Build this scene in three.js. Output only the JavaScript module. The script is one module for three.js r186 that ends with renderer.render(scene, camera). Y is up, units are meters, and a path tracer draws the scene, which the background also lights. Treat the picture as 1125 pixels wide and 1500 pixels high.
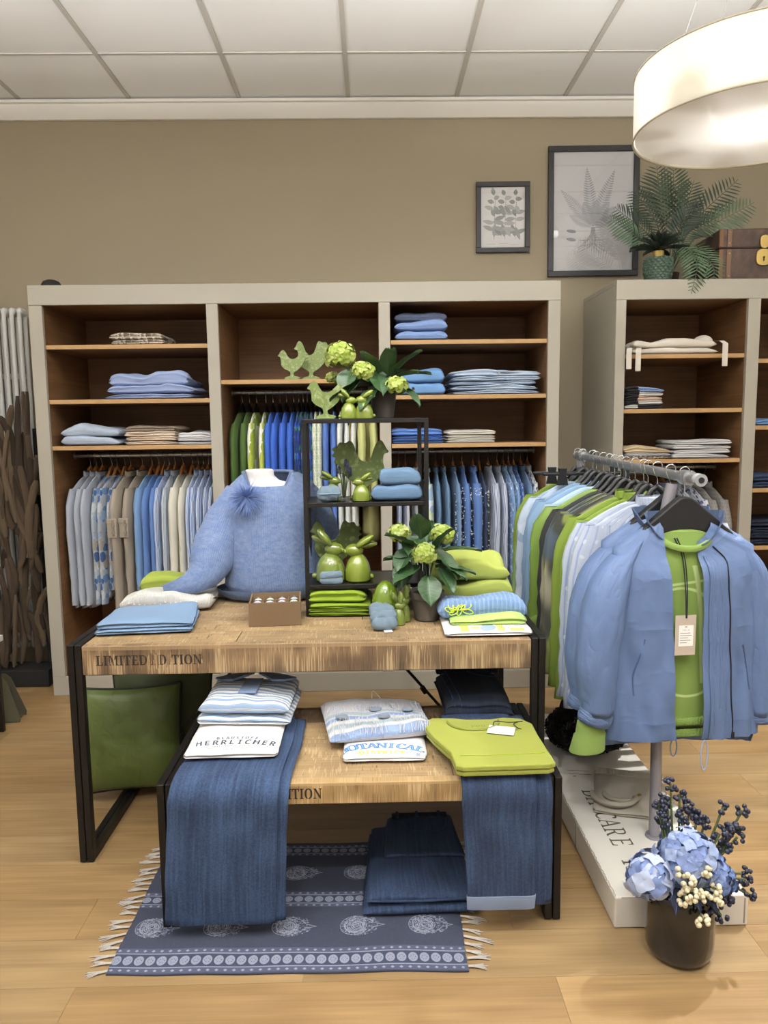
import * as THREE from 'three';
import { RoundedBoxGeometry } from 'three/addons/geometries/RoundedBoxGeometry.js';
import { mergeGeometries, mergeVertices } from 'three/addons/utils/BufferGeometryUtils.js';
import { ImprovedNoise } from 'three/addons/math/ImprovedNoise.js';
import { RectAreaLightUniformsLib } from 'three/addons/lights/RectAreaLightUniformsLib.js';

// ---------------------------------------------------------------- camera, light, exposure
const scene = new THREE.Scene();
scene.background = new THREE.Color(0x0a0a0a);
const camera = new THREE.PerspectiveCamera(2 * Math.atan(750 / 1086) * 180 / Math.PI, 0.75, 0.05, 30);
camera.rotation.order = 'YXZ';
camera.position.set(0, 1.5, 0);
camera.rotation.set(-0.1178, -0.0145, -0.0122);
const renderer = new THREE.WebGLRenderer({ antialias: true });
renderer.toneMapping = THREE.LinearToneMapping;
renderer.toneMappingExposure = 0.5;
renderer.shadowMap.enabled = true;
RectAreaLightUniformsLib.init();
const WARM = 0xfdfbf8, FILL_COLOR = 0xf6f9ff;
// unseen ceiling spotlights, placed to light wardrobes, tables and floor: position x, z, then the point aimed at, intensity, cone angle
const SPOTS = [
  [-1.55, -2.1, -1.4, 1.15, -4.1, 7, 0.60],
  [-0.35, -2.1, -0.35, 1.2, -4.1, 8, 0.60],
  [0.55, -2.1, 0.55, 1.3, -4.1, 13, 0.60],
  [1.75, -2.1, 1.75, 1.3, -4.1, 7, 0.60],
  [-0.75, -1.35, -0.6, 0.7, -2.75, 13, 0.62],
  [0.2, -1.2, 0.1, 0.7, -2.7, 13, 0.62],
  [1.25, -1.0, 0.95, 0.5, -2.4, 11, 0.62],
  [-0.4, 0.1, -0.4, 0, -1.7, 15, 0.75],
  [0.9, 0.1, 0.9, 0, -1.6, 15, 0.75],
  [2.35, -3.1, 1.35, 0, -2.75, 70, 0.50],
];
// added fill-light panels out of view (centre x, z): each takes one ceiling grid cell
const FILL_PANELS = [[-1.744, -0.571], [0.848, -0.571], [-0.448, 0.725], [2.144, 0.725], [-1.744, 2.021], [0.848, 2.021]];
const FILL_POWER = 13;

// ---------------------------------------------------------------- helpers
function rngOf(seed) { let s = seed | 0; return () => { s = (s + 0x6d2b79f5) | 0; let t = Math.imul(s ^ (s >>> 15), 1 | s); t = (t + Math.imul(t ^ (t >>> 7), 61 | t)) ^ t; return ((t ^ (t >>> 14)) >>> 0) / 4294967296; }; }
const rnd = rngOf(77);
const rr = (a, b, r = rnd) => a + (b - a) * r();
const V = (x, y, z) => new THREE.Vector3(x, y, z);
const PN = new ImprovedNoise();
const nz = (x, y, z) => PN.noise(x, y, z);
const lerp = (a, b, t) => a + (b - a) * t;
const clamp = (x, a, b) => Math.min(b, Math.max(a, x));
const sm = (a, b, x) => { const t = clamp((x - a) / (b - a), 0, 1); return t * t * (3 - 2 * t); };
const spow = (x, e) => Math.sign(x) * Math.pow(Math.abs(x), e);
const lin = (hex) => new THREE.Color(hex);
const used = {};
function numbered(n) { const k = used[n] = (used[n] ?? -1) + 1; return k ? n + '_' + String(k).padStart(3, '0') : n; }
function tag(o, label, category, group) { o.userData.label = label; o.userData.category = category; if (group) o.userData.group = group; return o; }
function thing(name, label, category, [x, y, z] = [0, 0, 0], turn = 0, group) {
  const o = new THREE.Group(); o.name = numbered(name); scene.add(o);
  o.position.set(x, y, z); o.rotation.y = turn; return tag(o, label, category, group);
}
function merge(gs) {
  if (!Array.isArray(gs)) return gs;
  if (gs.length === 1) return gs[0];
  const mixed = gs.some((g) => !g.index) && gs.some((g) => g.index);
  const out = gs.map((g) => { let h = mixed && g.index ? g.toNonIndexed() : g; for (const k of Object.keys(h.attributes)) if (!['position', 'normal', 'uv'].includes(k)) { h = h.clone(); h.deleteAttribute(k); } h.clearGroups?.(); return h; });
  return mergeGeometries(out, false);
}
function part(name, gs, mat, parent, label) {
  const m = new THREE.Mesh(merge(gs), mat); m.name = name; m.castShadow = m.receiveShadow = true;
  parent.add(m); if (label) m.userData.label = label; return m;
}
function struct(name, gs, mat) { const m = part(name, gs, mat, scene); m.userData.kind = 'structure'; return m; }
function solo(name, gs, mat, label, category, group) { const m = part(numbered(name), gs, mat, scene); return tag(m, label, category, group); }
function dup(root, pos, turn, label, group) {
  const c = root.clone(); c.name = numbered(root.name.replace(/_\d{3}$/, '')); scene.add(c);
  if (pos) c.position.set(...pos); if (turn !== undefined) c.rotation.y = turn;
  if (label) c.userData = { ...root.userData, label }; if (group) c.userData.group = group; return c;
}
function uvBox(g, ox = 0, oy = 0) {
  const p = g.attributes.position, n = g.attributes.normal, uv = g.attributes.uv;
  for (let i = 0; i < p.count; i++) {
    const ax = Math.abs(n.getX(i)), ay = Math.abs(n.getY(i)), az = Math.abs(n.getZ(i));
    if (ay >= ax && ay >= az) uv.setXY(i, p.getX(i) + ox, p.getZ(i) + oy); else if (az >= ax) uv.setXY(i, p.getX(i) + ox, p.getY(i) + oy); else uv.setXY(i, p.getZ(i) + ox, p.getY(i) + oy);
  }
  return g;
}
// box by centre, with uv in metres; r rounds its edges
function bx(w, h, d, x = 0, y = 0, z = 0, r = 0, ox = 0, oy = 0) {
  const g = r ? new RoundedBoxGeometry(w, h, d, 2, Math.min(r, w / 2.01, h / 2.01, d / 2.01)) : new THREE.BoxGeometry(w, h, d);
  uvBox(g, ox, oy); g.translate(x, y, z); return g;
}
const bb = (x0, x1, y0, y1, z0, z1, r = 0, ox = 0, oy = 0) => bx(x1 - x0, y1 - y0, z1 - z0, (x0 + x1) / 2, (y0 + y1) / 2, (z0 + z1) / 2, r, ox, oy);
function bar(a, b, w, d = w) { // square bar from a to b
  const A = V(...a), B = V(...b), L = A.distanceTo(B), g = uvBox(new THREE.BoxGeometry(w, L, d));
  const q = new THREE.Quaternion().setFromUnitVectors(V(0, 1, 0), B.clone().sub(A).normalize());
  g.applyQuaternion(q); const c = A.add(B).multiplyScalar(0.5); g.translate(c.x, c.y, c.z); return g;
}
function rod(pts, r, radial = 8, seg = 0, closed = false) {
  const c = new THREE.CatmullRomCurve3(pts.map((p) => (p.isVector3 ? p : V(...p))), closed, 'centripetal');
  return new THREE.TubeGeometry(c, seg || Math.max(2, (pts.length - 1) * 5), r, radial, closed);
}
// tube whose radius follows rf(t); capped
function taper(pts, rf, radial = 7, seg = 10, flat = 1) {
  const c = new THREE.CatmullRomCurve3(pts.map((p) => (p.isVector3 ? p : V(...p))), false, 'centripetal');
  const g = new THREE.TubeGeometry(c, seg, 1, radial, false), p = g.attributes.position, o = c.getSpacedPoints(seg);
  for (let i = 0; i <= seg; i++) { const r = rf(i / seg), q = c.getPointAt(i / seg); for (let j = 0; j <= radial; j++) { const k = i * (radial + 1) + j; p.setXYZ(k, q.x + (p.getX(k) - q.x) * r, q.y + (p.getY(k) - q.y) * r, q.z + (p.getZ(k) - q.z) * r * flat); } }
  g.computeVertexNormals(); return g;
}
function lathe(prof, seg = 32) { return new THREE.LatheGeometry(prof.map((p) => new THREE.Vector2(p[0], p[1])), seg); }
function ball(rx, ry, rz, x = 0, y = 0, z = 0, s = 16) { const g = new THREE.SphereGeometry(1, s, Math.max(6, s * 0.7 | 0)); g.scale(rx, ry, rz); g.computeVertexNormals(); g.translate(x, y, z); return g; }
function xf(g, { p = [0, 0, 0], r = [0, 0, 0], s = 1 }) { const m = new THREE.Matrix4().compose(V(...p), new THREE.Quaternion().setFromEuler(new THREE.Euler(...r)), Array.isArray(s) ? V(...s) : V(s, s, s)); return g.clone().applyMatrix4(m); }
// surface through a grid of points rows[i][j]; wrap joins j, caps closes first and last row
function grid(rows, { wrap = false, cap = false, uv = null } = {}) {
  const n = rows.length, m = rows[0].length, mm = wrap ? m + 1 : m, pos = [], uvs = [], idx = [];
  for (let i = 0; i < n; i++) for (let j = 0; j < mm; j++) { const q = rows[i][j % m]; pos.push(q.x, q.y, q.z); const t = uv ? uv(i, j) : [j / (mm - 1), i / (n - 1)]; uvs.push(t[0], t[1]); }
  for (let i = 0; i < n - 1; i++) for (let j = 0; j < mm - 1; j++) { const a = i * mm + j, b = a + 1, c = a + mm, d = c + 1; idx.push(a, c, b, b, c, d); }
  const ends = [];
  if (cap) for (const [i, flip] of [[0, 0], [n - 1, 1]]) {
    const c = V(0, 0, 0); for (const q of rows[i]) c.add(q); c.divideScalar(m); const k = pos.length / 3; pos.push(c.x, c.y, c.z); uvs.push(uvs[i * mm * 2], uvs[i * mm * 2 + 1]);
    for (let j = 0; j < mm - 1; j++) { const a = i * mm + j; flip ? idx.push(k, a + 1, a) : idx.push(k, a, a + 1); }
  }
  const g = new THREE.BufferGeometry(); g.setAttribute('position', new THREE.Float32BufferAttribute(pos, 3)); g.setAttribute('uv', new THREE.Float32BufferAttribute(uvs, 2)); g.setIndex(idx); g.computeVertexNormals();
  if (wrap) { const N = g.attributes.normal; for (let i = 0; i < n; i++) { const a = i * mm, b = a + mm - 1, v = V(N.getX(a) + N.getX(b), N.getY(a) + N.getY(b), N.getZ(a) + N.getZ(b)).normalize(); N.setXYZ(a, v.x, v.y, v.z); N.setXYZ(b, v.x, v.y, v.z); } }
  return g;
}
function extrude(pts, depth, bevel = 0, curve = true) {
  const s = pts instanceof THREE.Shape ? pts : curve ? new THREE.Shape(new THREE.SplineCurve([...pts, pts[0]].map((p) => new THREE.Vector2(...p))).getPoints(pts.length * 4)) : new THREE.Shape(pts.map((p) => new THREE.Vector2(...p)));
  const g = new THREE.ExtrudeGeometry(s, { depth, bevelEnabled: bevel > 0, bevelThickness: bevel, bevelSize: bevel, bevelSegments: 2, curveSegments: 8 }); g.translate(0, 0, -depth / 2); return g;
}

// ---------------------------------------------------------------- textures
function hash2(x, y) { let h = Math.imul(x | 0, 374761393) + Math.imul(y | 0, 668265263) | 0; h = Math.imul(h ^ (h >>> 13), 1274126177); return ((h ^ (h >>> 16)) >>> 0) / 4294967296; }
// value noise that repeats every px by py cells
function tn(x, y, px, py, s = 0) {
  const xi = Math.floor(x), yi = Math.floor(y), fx = x - xi, fy = y - yi, u = fx * fx * (3 - 2 * fx), v = fy * fy * (3 - 2 * fy);
  const w = (a, p) => ((a % p) + p) % p, h = (a, b) => hash2(w(a, px) + s * 131, w(b, py) + s * 57);
  return lerp(lerp(h(xi, yi), h(xi + 1, yi), u), lerp(h(xi, yi + 1), h(xi + 1, yi + 1), u), v);
}
function dataTex(w, h, fn, rep, color = true) { // fn(u, v) -> [r, g, b] in 0..1; rep = size of the tile in metres
  const d = new Uint8Array(w * h * 4);
  for (let j = 0; j < h; j++) for (let i = 0; i < w; i++) { const c = fn(i / w, j / h), k = (j * w + i) * 4; d[k] = clamp(c[0], 0, 1) * 255; d[k + 1] = clamp(c[1], 0, 1) * 255; d[k + 2] = clamp(c[2], 0, 1) * 255; d[k + 3] = 255; }
  const t = new THREE.DataTexture(d, w, h); t.wrapS = t.wrapT = THREE.RepeatWrapping; t.magFilter = THREE.LinearFilter; t.minFilter = THREE.LinearMipmapLinearFilter; t.generateMipmaps = true;
  if (color) t.colorSpace = THREE.SRGBColorSpace; if (rep) t.repeat.set(1 / rep[0], 1 / rep[1]); t.needsUpdate = true; return t;
}
function canvasTex(w, h, draw, rep) {
  const c = document.createElement('canvas'); c.width = w; c.height = h; draw(c.getContext('2d'), w, h);
  const t = new THREE.CanvasTexture(c); t.colorSpace = THREE.SRGBColorSpace; t.wrapS = t.wrapT = THREE.RepeatWrapping; t.anisotropy = 8; if (rep) t.repeat.set(1 / rep[0], 1 / rep[1]); return t;
}
const rgb = (hex) => { const n = parseInt(hex.slice(1), 16); return [(n >> 16) / 255, ((n >> 8) & 255) / 255, (n & 255) / 255]; };
const mixc = (a, b, t) => a.map((x, i) => lerp(x, b[i], t));
const std = (color, roughness = 0.8, o = {}) => new THREE.MeshStandardMaterial({ color, roughness, ...o });
const phys = (color, roughness = 0.5, o = {}) => new THREE.MeshPhysicalMaterial({ color, roughness, ...o });

// oak floor boards, grain along x
const oakT = dataTex(1024, 512, (u, v) => {
  const g1 = tn(u * 6, v * 90, 6, 90, 1), g2 = tn(u * 14, v * 220, 14, 220, 2), w = tn(u * 5, v * 7, 5, 7, 3), b = tn(u * 9, v * 26, 9, 26, 4);
  const k = 0.5 + 0.34 * (g1 - 0.5) + 0.22 * (g2 - 0.5) + 0.32 * (w - 0.5) + 0.45 * (b - 0.5);
  return mixc([0.50, 0.405, 0.275], [0.655, 0.55, 0.395], k);
}, [1.6, 0.8]);
// beech veneer inside the wardrobes
const veneerT = dataTex(512, 256, (u, v) => { const k = 0.5 + 0.5 * (tn(u * 4, v * 80, 4, 80, 5) - 0.5) + 0.35 * (tn(u * 6, v * 12, 6, 12, 6) - 0.5); return mixc([0.40, 0.28, 0.17], [0.53, 0.39, 0.25], k); }, [1.0, 0.5]);
// rough mango wood with saw scratches across the grain (board length along u)
function sawn(dark, light, pale, s, amount) {
  return dataTex(1024, 256, (u, v) => {
    const g = tn(u * 8, v * 60, 8, 60, s), b = tn(u * 10, v * 4, 10, 4, s + 1), sc = tn(u * 260, v * 5, 260, 5, s + 2), sc2 = tn(u * 420, v * 9, 420, 9, s + 3), m = tn(u * 22, v * 6, 22, 6, s + 4);
    let c = mixc(rgb(dark), rgb(light), clamp(0.5 + 0.7 * (g - 0.5) + 0.9 * (b - 0.5), 0, 1));
    const k = sm(0.62, 0.85, sc * 0.7 + sc2 * 0.3 + (m - 0.5) * amount); c = mixc(c, rgb(pale), k * 0.5);
    const q = sm(0.68, 0.9, sc2 * 0.75 + (0.6 - m) * amount * 0.9); return mixc(c, rgb(dark).map((x) => x * 0.6), q * 0.7);
  }, [0.8, 0.2]);
}
const scrapeT = [sawn('#7d684c', '#98805d', '#b8a481', 10, 0.5), sawn('#8a7250', '#a68c65', '#c4b08a', 20, 0.5), sawn('#5d4a35', '#786248', '#998565', 30, 0.4)];
const clothBump = dataTex(128, 128, (u, v) => { const k = 0.5 + 0.25 * Math.sin((u + v) * 2 * Math.PI * 32) + 0.3 * (tn(u * 60, v * 60, 60, 60, 41) - 0.5); return [k, k, k]; }, [0.06, 0.06], false);
const knitBump = dataTex(256, 256, (u, v) => { const r = v * 24 % 1, c = (u * 20) % 1, k = Math.abs(Math.sin(Math.PI * (c + 0.35 * Math.abs(r - 0.5)))) * (0.6 + 0.4 * Math.sin(Math.PI * r)) + 0.5 * (tn(u * 90, v * 90, 90, 90, 43) - 0.5); return [k, k, k]; }, [0.12, 0.12], false);
const fuzzBump = dataTex(256, 256, (u, v) => { const k = 0.5 * tn(u * 40, v * 40, 40, 40, 44) + 0.5 * tn(u * 90, v * 90, 90, 90, 45); return [k, k, k]; }, [0.1, 0.1], false);

const wrinkleBump = dataTex(512, 512, (u, v) => { let k = 0; for (const [f, a, s] of [[5, 0.6, 51], [11, 0.3, 52], [23, 0.12, 53]]) k += a * (1 - Math.abs(2 * tn(u * f + 1.5 * tn(u * 4, v * 4, 4, 4, s + 9), v * f * 0.8 + 1.2 * tn(u * 3, v * 3, 3, 3, s + 5), f, Math.round(f * 0.8), s) - 1)); k = Math.pow(k, 2.2); return [k, k, k]; }, [0.42, 0.42], false);
const M = {
  wall: std('#a0957f', 0.92), wallBounce: std('#e9e6df', 0.92), white: std('#e8e6e0', 0.6), ceil: std('#e4e2dc', 0.95), grid: std('#b9b4aa', 0.6), trim: std('#e4e0d6', 0.6),
  frame: std('#a7a294', 0.55), veneer: std('#ffffff', 0.6, { map: veneerT }), shelfEdge: std('#b08c5e', 0.55),
  black: phys('#14110f', 0.45, { metalness: 0.3 }), blackMatte: std('#0d0d0e', 0.75), blackPlastic: phys('#101114', 0.45), chrome: phys('#c4c6c8', 0.22, { metalness: 1 }), rail: phys('#b9bbbe', 0.35, { metalness: 0.9 }),
  greyMetal: std('#8e8c93', 0.45, { metalness: 0.35 }), hangerWood: std('#b5793f', 0.5), brass: phys('#b39a5c', 0.45, { metalness: 0.85 }),
  leaf: phys('#2f4a2c', 0.45), leafDark: phys('#22382a', 0.5), stem: std('#4e5b33', 0.7), glass: phys('#ffffff', 0.02, { transmission: 1, thickness: 0, ior: 1.5 }),
};

// ---------------------------------------------------------------- the setting
const X0 = -3.356, X1 = 3.124, Z0 = -4.7, Z1 = 2.345, CY = 3.43, CELL = 0.648;
const floor = struct('floor', bb(X0 - 0.1, X1 + 0.1, -0.12, -0.008, Z0 - 0.1, Z1 + 0.1), std('#6d5235', 0.9));
{
  const mats = [['#ffffff', 0.40], ['#fbf7f0', 0.42], ['#fffaf2', 0.38], ['#f6f0e6', 0.44]].map(([c, r]) => std(c, r, { map: oakT }));
  const W = 0.19, L = 1.3, r = rngOf(5);
  for (let i = 0; Z0 + i * W < Z1; i++) {
    const z0 = Z0 + i * W, z1 = Math.min(Z1, z0 + W); let x = X0 - ((i * 0.47) % 1) * L;
    while (x < X1) {
      const a = Math.max(X0, x), b = Math.min(X1, x + L); x += L; if (b - a < 0.02) continue;
      const g = bb(a + 0.0004, b - 0.0004, -0.008, 0, z0 + 0.0004, z1 - 0.0004, 0, r() * 1.6, r() * 0.8);
      part('floor_plank', g, mats[r() * 4 | 0], floor);
    }
  }
}
struct('wall_back', bb(X0 - 0.1, X1 + 0.1, 0, CY + 0.2, Z0 - 0.1, Z0), M.wall);
struct('wall_left', bb(X0 - 0.1, X0, 0, CY + 0.2, Z0, Z1), M.wallBounce);  // unseen side and front walls, made pale to bounce light onto ceiling and back wall
struct('wall_right', bb(X1, X1 + 0.1, 0, CY + 0.2, Z0, Z1), M.wallBounce);
struct('wall_front', bb(X0 - 0.1, X1 + 0.1, 0, CY + 0.2, Z1, Z1 + 0.1), M.wallBounce);
struct('trim_1', [bb(X0, X1, 3.318, CY - 0.004, Z0, Z0 + 0.025, 0.004), bb(X0, X1, CY - 0.022, CY - 0.004, Z0 + 0.02, Z0 + 0.05, 0.004)], M.trim);
const ceiling = struct('ceiling', bb(X0, X1, CY + 0.03, CY + 0.15, Z0, Z1), M.ceil);
{
  const rows = [Z0]; for (let z = -4.135; z < Z1 + 0.01; z += CELL) rows.push(z);
  const isPanel = (x, z) => FILL_PANELS.some((p) => Math.abs(p[0] - x) < 0.2 && Math.abs(p[1] - z) < 0.2);
  const r = rngOf(9), mats = ['#e4e2dc', '#e1dfd9', '#e6e4df'].map((c) => std(c, 0.95)), cache = {};
  for (let i = 0; i < rows.length - 1; i++) for (let c = 0; c < 10; c++) {
    const x = X0 + (c + 0.5) * CELL, z = (rows[i] + rows[i + 1]) / 2, d = rows[i + 1] - rows[i]; if (isPanel(x, z)) continue;
    const t = part('ceiling_tile', cache[d.toFixed(2)] ??= bx(CELL - 0.02, 0.018, d - 0.02, 0, 0, 0, 0.004), mats[r() * 3 | 0], ceiling); t.position.set(x, CY + 0.014, z);
  }
  const bars = []; for (let c = 1; c < 10; c++) bars.push(bx(0.024, 0.026, Z1 - Z0, X0 + c * CELL, CY + 0.012, (Z0 + Z1) / 2)); 
  part('ceiling_grid', bars, M.grid, ceiling);
  part('ceiling_grid', rows.slice(1, -1).map((z) => bx(X1 - X0, 0.024, 0.014, (X0 + X1) / 2, CY + 0.0125, z)), M.grid, ceiling);
}
// added fill-light panels and unseen ceiling spotlights
for (const [i, [x, z]] of FILL_PANELS.entries()) {
  const t = thing('added_fill_panel', 'added square fill light panel in the ceiling, out of view', 'light', [x, CY, z], 0, 'added fill light panels');
  part('panel_frame', [bx(0.62, 0.03, 0.03, 0, 0.01, 0.3), bx(0.62, 0.03, 0.03, 0, 0.01, -0.3), bx(0.03, 0.03, 0.6, 0.3, 0.01, 0), bx(0.03, 0.03, 0.6, -0.3, 0.01, 0)], M.white, t);
  part('diffuser', bx(0.57, 0.008, 0.57, 0, 0.01, 0), std('#ffffff', 0.6, { emissive: FILL_COLOR, emissiveIntensity: 3 }), t);
  const l = new THREE.RectAreaLight(FILL_COLOR, FILL_POWER, 0.57, 0.57); l.position.set(0, -0.012, 0); l.rotation.x = -Math.PI / 2; t.add(l);
}
for (const [i, [x, z, tx, ty, tz, pw, ang]] of SPOTS.entries()) {
  const t = thing('unseen_ceiling_spotlight', `unseen ceiling spotlight out of view, aimed at ${['the left wardrobe bay', 'the middle wardrobe bay', 'the right wardrobe bay', 'the right wardrobe', 'the left half of the tall table', 'the right half of the tall table', 'the garment rack', 'the floor left of centre', 'the floor right of centre', 'the floor right of the garment rack'][i]}`, 'light', [x, CY, z]);
  const d = V(tx - x, ty - CY + 0.12, tz - z).normalize(), q = new THREE.Quaternion().setFromUnitVectors(V(0, -1, 0), d);
  part('ceiling_mount', [xf(new THREE.CylinderGeometry(0.05, 0.05, 0.02, 20), { p: [0, -0.012, 0] }), rod([[0, -0.02, 0], [0, -0.12, 0]], 0.008)], M.white, t);
  const head = part('lamp_head', lathe([[0, 0.07], [0.035, 0.068], [0.042, 0.03], [0.045, -0.05], [0.041, -0.05], [0.038, 0.02], [0, 0.03]], 20), M.white, t); head.position.set(0, -0.13, 0); head.quaternion.copy(q);
  const lens = part('lens', xf(new THREE.CylinderGeometry(0.037, 0.037, 0.004, 20), { p: [0, -0.03, 0] }), std('#fff', 0.4, { emissive: WARM, emissiveIntensity: 4 }), head);
  const l = new THREE.SpotLight(WARM, pw, 0, ang, 0.75, 2); l.position.set(0, -0.13, 0).addScaledVector(d, 0.06); l.target.position.set(tx - x, ty - CY, tz - z); l.castShadow = true; l.shadow.radius = 1.6; t.add(l, l.target);
}
// pendant drum lamps: one in view, three added out of view as fill for the ceiling
for (const [px, pz, pw, label] of [[1.34, -2.69, 3, 'large round cream fabric drum lamp hanging at the upper right'], [-1.75, -1.35, 40, 'added drum lamp out of view above left, fill light for the ceiling'], [0.05, -1.15, 40, 'added drum lamp out of view above the middle, fill light for the ceiling'], [2.0, -1.3, 40, 'added drum lamp out of view above right, fill light for the ceiling']]) {
  const t = thing('pendant_drum_lamp', label, 'lamp', [px, 2.5, pz]);
  const R = 0.40, H = 0.205;
  part('lamp_shade', lathe([[R - 0.004, 0], [R, 0], [R, H], [R - 0.004, H], [R - 0.004, 0]], 72), phys('#f6f3e8', 0.9, { transmission: 0.45, thickness: 0 }), t);
  part('shade_rim', [xf(new THREE.TorusGeometry(R, 0.0035, 8, 72), { r: [Math.PI / 2, 0, 0] }), xf(new THREE.TorusGeometry(R, 0.003, 8, 72), { p: [0, H, 0], r: [Math.PI / 2, 0, 0] })], std('#b9b19d', 0.7), t);
  part('diffuser', xf(new THREE.CylinderGeometry(R - 0.006, R - 0.006, 0.003, 64), { p: [0, 0.008, 0] }), phys('#f0eeea', 0.7, { transmission: 0.4, thickness: 0 }), t);
  const bulbs = []; for (let k = 0; k < 8; k++) { const a = k * Math.PI / 4 + 0.2; const b = part('bulb', ball(0.03, 0.03, 0.03, 0, 0, 0, 12), std('#fff', 0.4, { emissive: 0xfff6ea, emissiveIntensity: 3 }), t); b.position.set(Math.cos(a) * 0.17, 0.075, Math.sin(a) * 0.17); }
  const lp = new THREE.PointLight(0xfafaff, pw, 0, 2); lp.position.set(0, 0.11, 0); lp.castShadow = true; t.add(lp);
  part('lamp_frame', [0, 1, 2].map((k) => bar([0, H - 0.01, 0], [Math.cos(k * 2.094) * R * 0.99, H - 0.01, Math.sin(k * 2.094) * R * 0.99], 0.006)), M.chrome, t);
  part('suspension_wire', [0, 1, 2].map((k) => rod([[Math.cos(k * 2.094 + 2.6) * R * 0.98, H, Math.sin(k * 2.094 + 2.6) * R * 0.98], [Math.cos(k * 2.094 + 2.6) * 0.06, CY - 2.5, Math.sin(k * 2.094 + 2.6) * 0.06]], 0.0012, 5, 1)), M.chrome, t);
  part('ceiling_rose', xf(new THREE.CylinderGeometry(0.08, 0.08, 0.03, 32), { p: [0, CY - 2.5 - 0.016, 0] }), M.white, t);
}

// ---------------------------------------------------------------- wardrobes
const FZ = -4.064, SZ = -4.075, BZ = -4.685;
function wardrobe(name, label, x0, x1, stiles, bays, top = 2.252) {
  const t = thing(name, label, 'shelving', [0, 0, 0]);
  const inner = 2.148, pl = 0.108;
  for (const [a, b] of stiles) part('stile', bb(a, b, pl, inner, FZ - 0.024, FZ, 0.002), M.frame, t);
  part('header', bb(stiles[0][0], stiles.at(-1)[1], inner + 0.001, top, FZ - 0.024, FZ, 0.002), M.frame, t);
  part('plinth', bb(stiles[0][0], stiles.at(-1)[1], 0.001, pl - 0.001, FZ - 0.024, FZ, 0.002), M.frame, t);
  part('top_board', bb(x0, x1, top - 0.022, top, BZ, FZ - 0.025), M.frame, t);
  for (const x of [x0 + 0.009, x1 - 0.009]) part('side_panel', bx(0.018, top - 0.026, BZ * -1 + FZ - 0.026, x, (top - 0.024) / 2 + 0.001, (BZ + FZ - 0.025) / 2), M.frame, t);
  const backs = [];
  bays.forEach(({ a, b, shelves, rail }, i) => {
    const L = a, Rr = b;
    part('back_panel', bb(L, Rr, pl - 0.02, inner, BZ, BZ + 0.01, 0, i * 0.3), M.veneer, t);
    for (const x of [L + 0.008, Rr - 0.008]) part('divider', bb(x - 0.008, x + 0.008, pl - 0.02, inner - 0.001, BZ + 0.011, FZ - 0.026), M.veneer, t);
    part('bay_floor', bb(L + 0.017, Rr - 0.017, pl - 0.02, pl - 0.002, BZ + 0.011, FZ - 0.026), M.veneer, t);
    part('bay_ceiling', bb(L + 0.017, Rr - 0.017, inner + 0.001, inner + 0.019, BZ + 0.011, FZ - 0.026), M.veneer, t);
    for (const y of shelves) { const s = part('shelf', bb(L + 0.017, Rr - 0.017, y - 0.023, y, BZ + 0.011, SZ - 0.018, 0, i, y), M.veneer, t); part('edge_strip', bb(L + 0.017, Rr - 0.017, y - 0.023, y, SZ - 0.018, SZ - 0.008, 0.002), M.shelfEdge, s); }
    if (rail) { const q = part('hanging_rail', xf(new THREE.CylinderGeometry(0.013, 0.013, Rr - L - 0.036, 14), { p: [(L + Rr) / 2, rail, RZ], r: [0, 0, Math.PI / 2] }), M.rail, t); for (const x of [L + 0.02, Rr - 0.02]) part('rail_socket', xf(new THREE.CylinderGeometry(0.02, 0.02, 0.006, 14), { p: [x, rail, RZ], r: [0, 0, Math.PI / 2] }), M.rail, q); }
  });
  return t;
}
const RZ = -4.38;
wardrobe('shelving_unit', 'wide taupe shelving wardrobe with three open bays behind the big table', -1.817, 1.02, [[-1.817, -1.746], [-0.877, -0.815], [0.043, 0.103], [0.955, 1.02]], [
  { a: -1.762, b: -0.862, shelves: [1.943, 1.652, 1.402], rail: 1.338 },
  { a: -0.831, b: 0.057, shelves: [1.748], rail: 1.692 },
  { a: 0.089, b: 0.971, shelves: [1.95, 1.656, 1.392], rail: 1.338 },
]);
wardrobe('shelving_unit', 'taupe shelving wardrobe at the right edge carrying the leather trunk and fern', 1.32, 2.86, [[1.32, 1.375], [2.037, 2.104], [2.8, 2.86]], [
  { a: 1.36, b: 2.052, shelves: [1.861, 1.566, 1.29], rail: 1.228 },
  { a: 2.089, b: 2.815, shelves: [1.83, 1.468, 1.12, 0.795, 0.47] },
]);

// ---------------------------------------------------------------- cloth materials
const clothCache = {};
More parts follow.
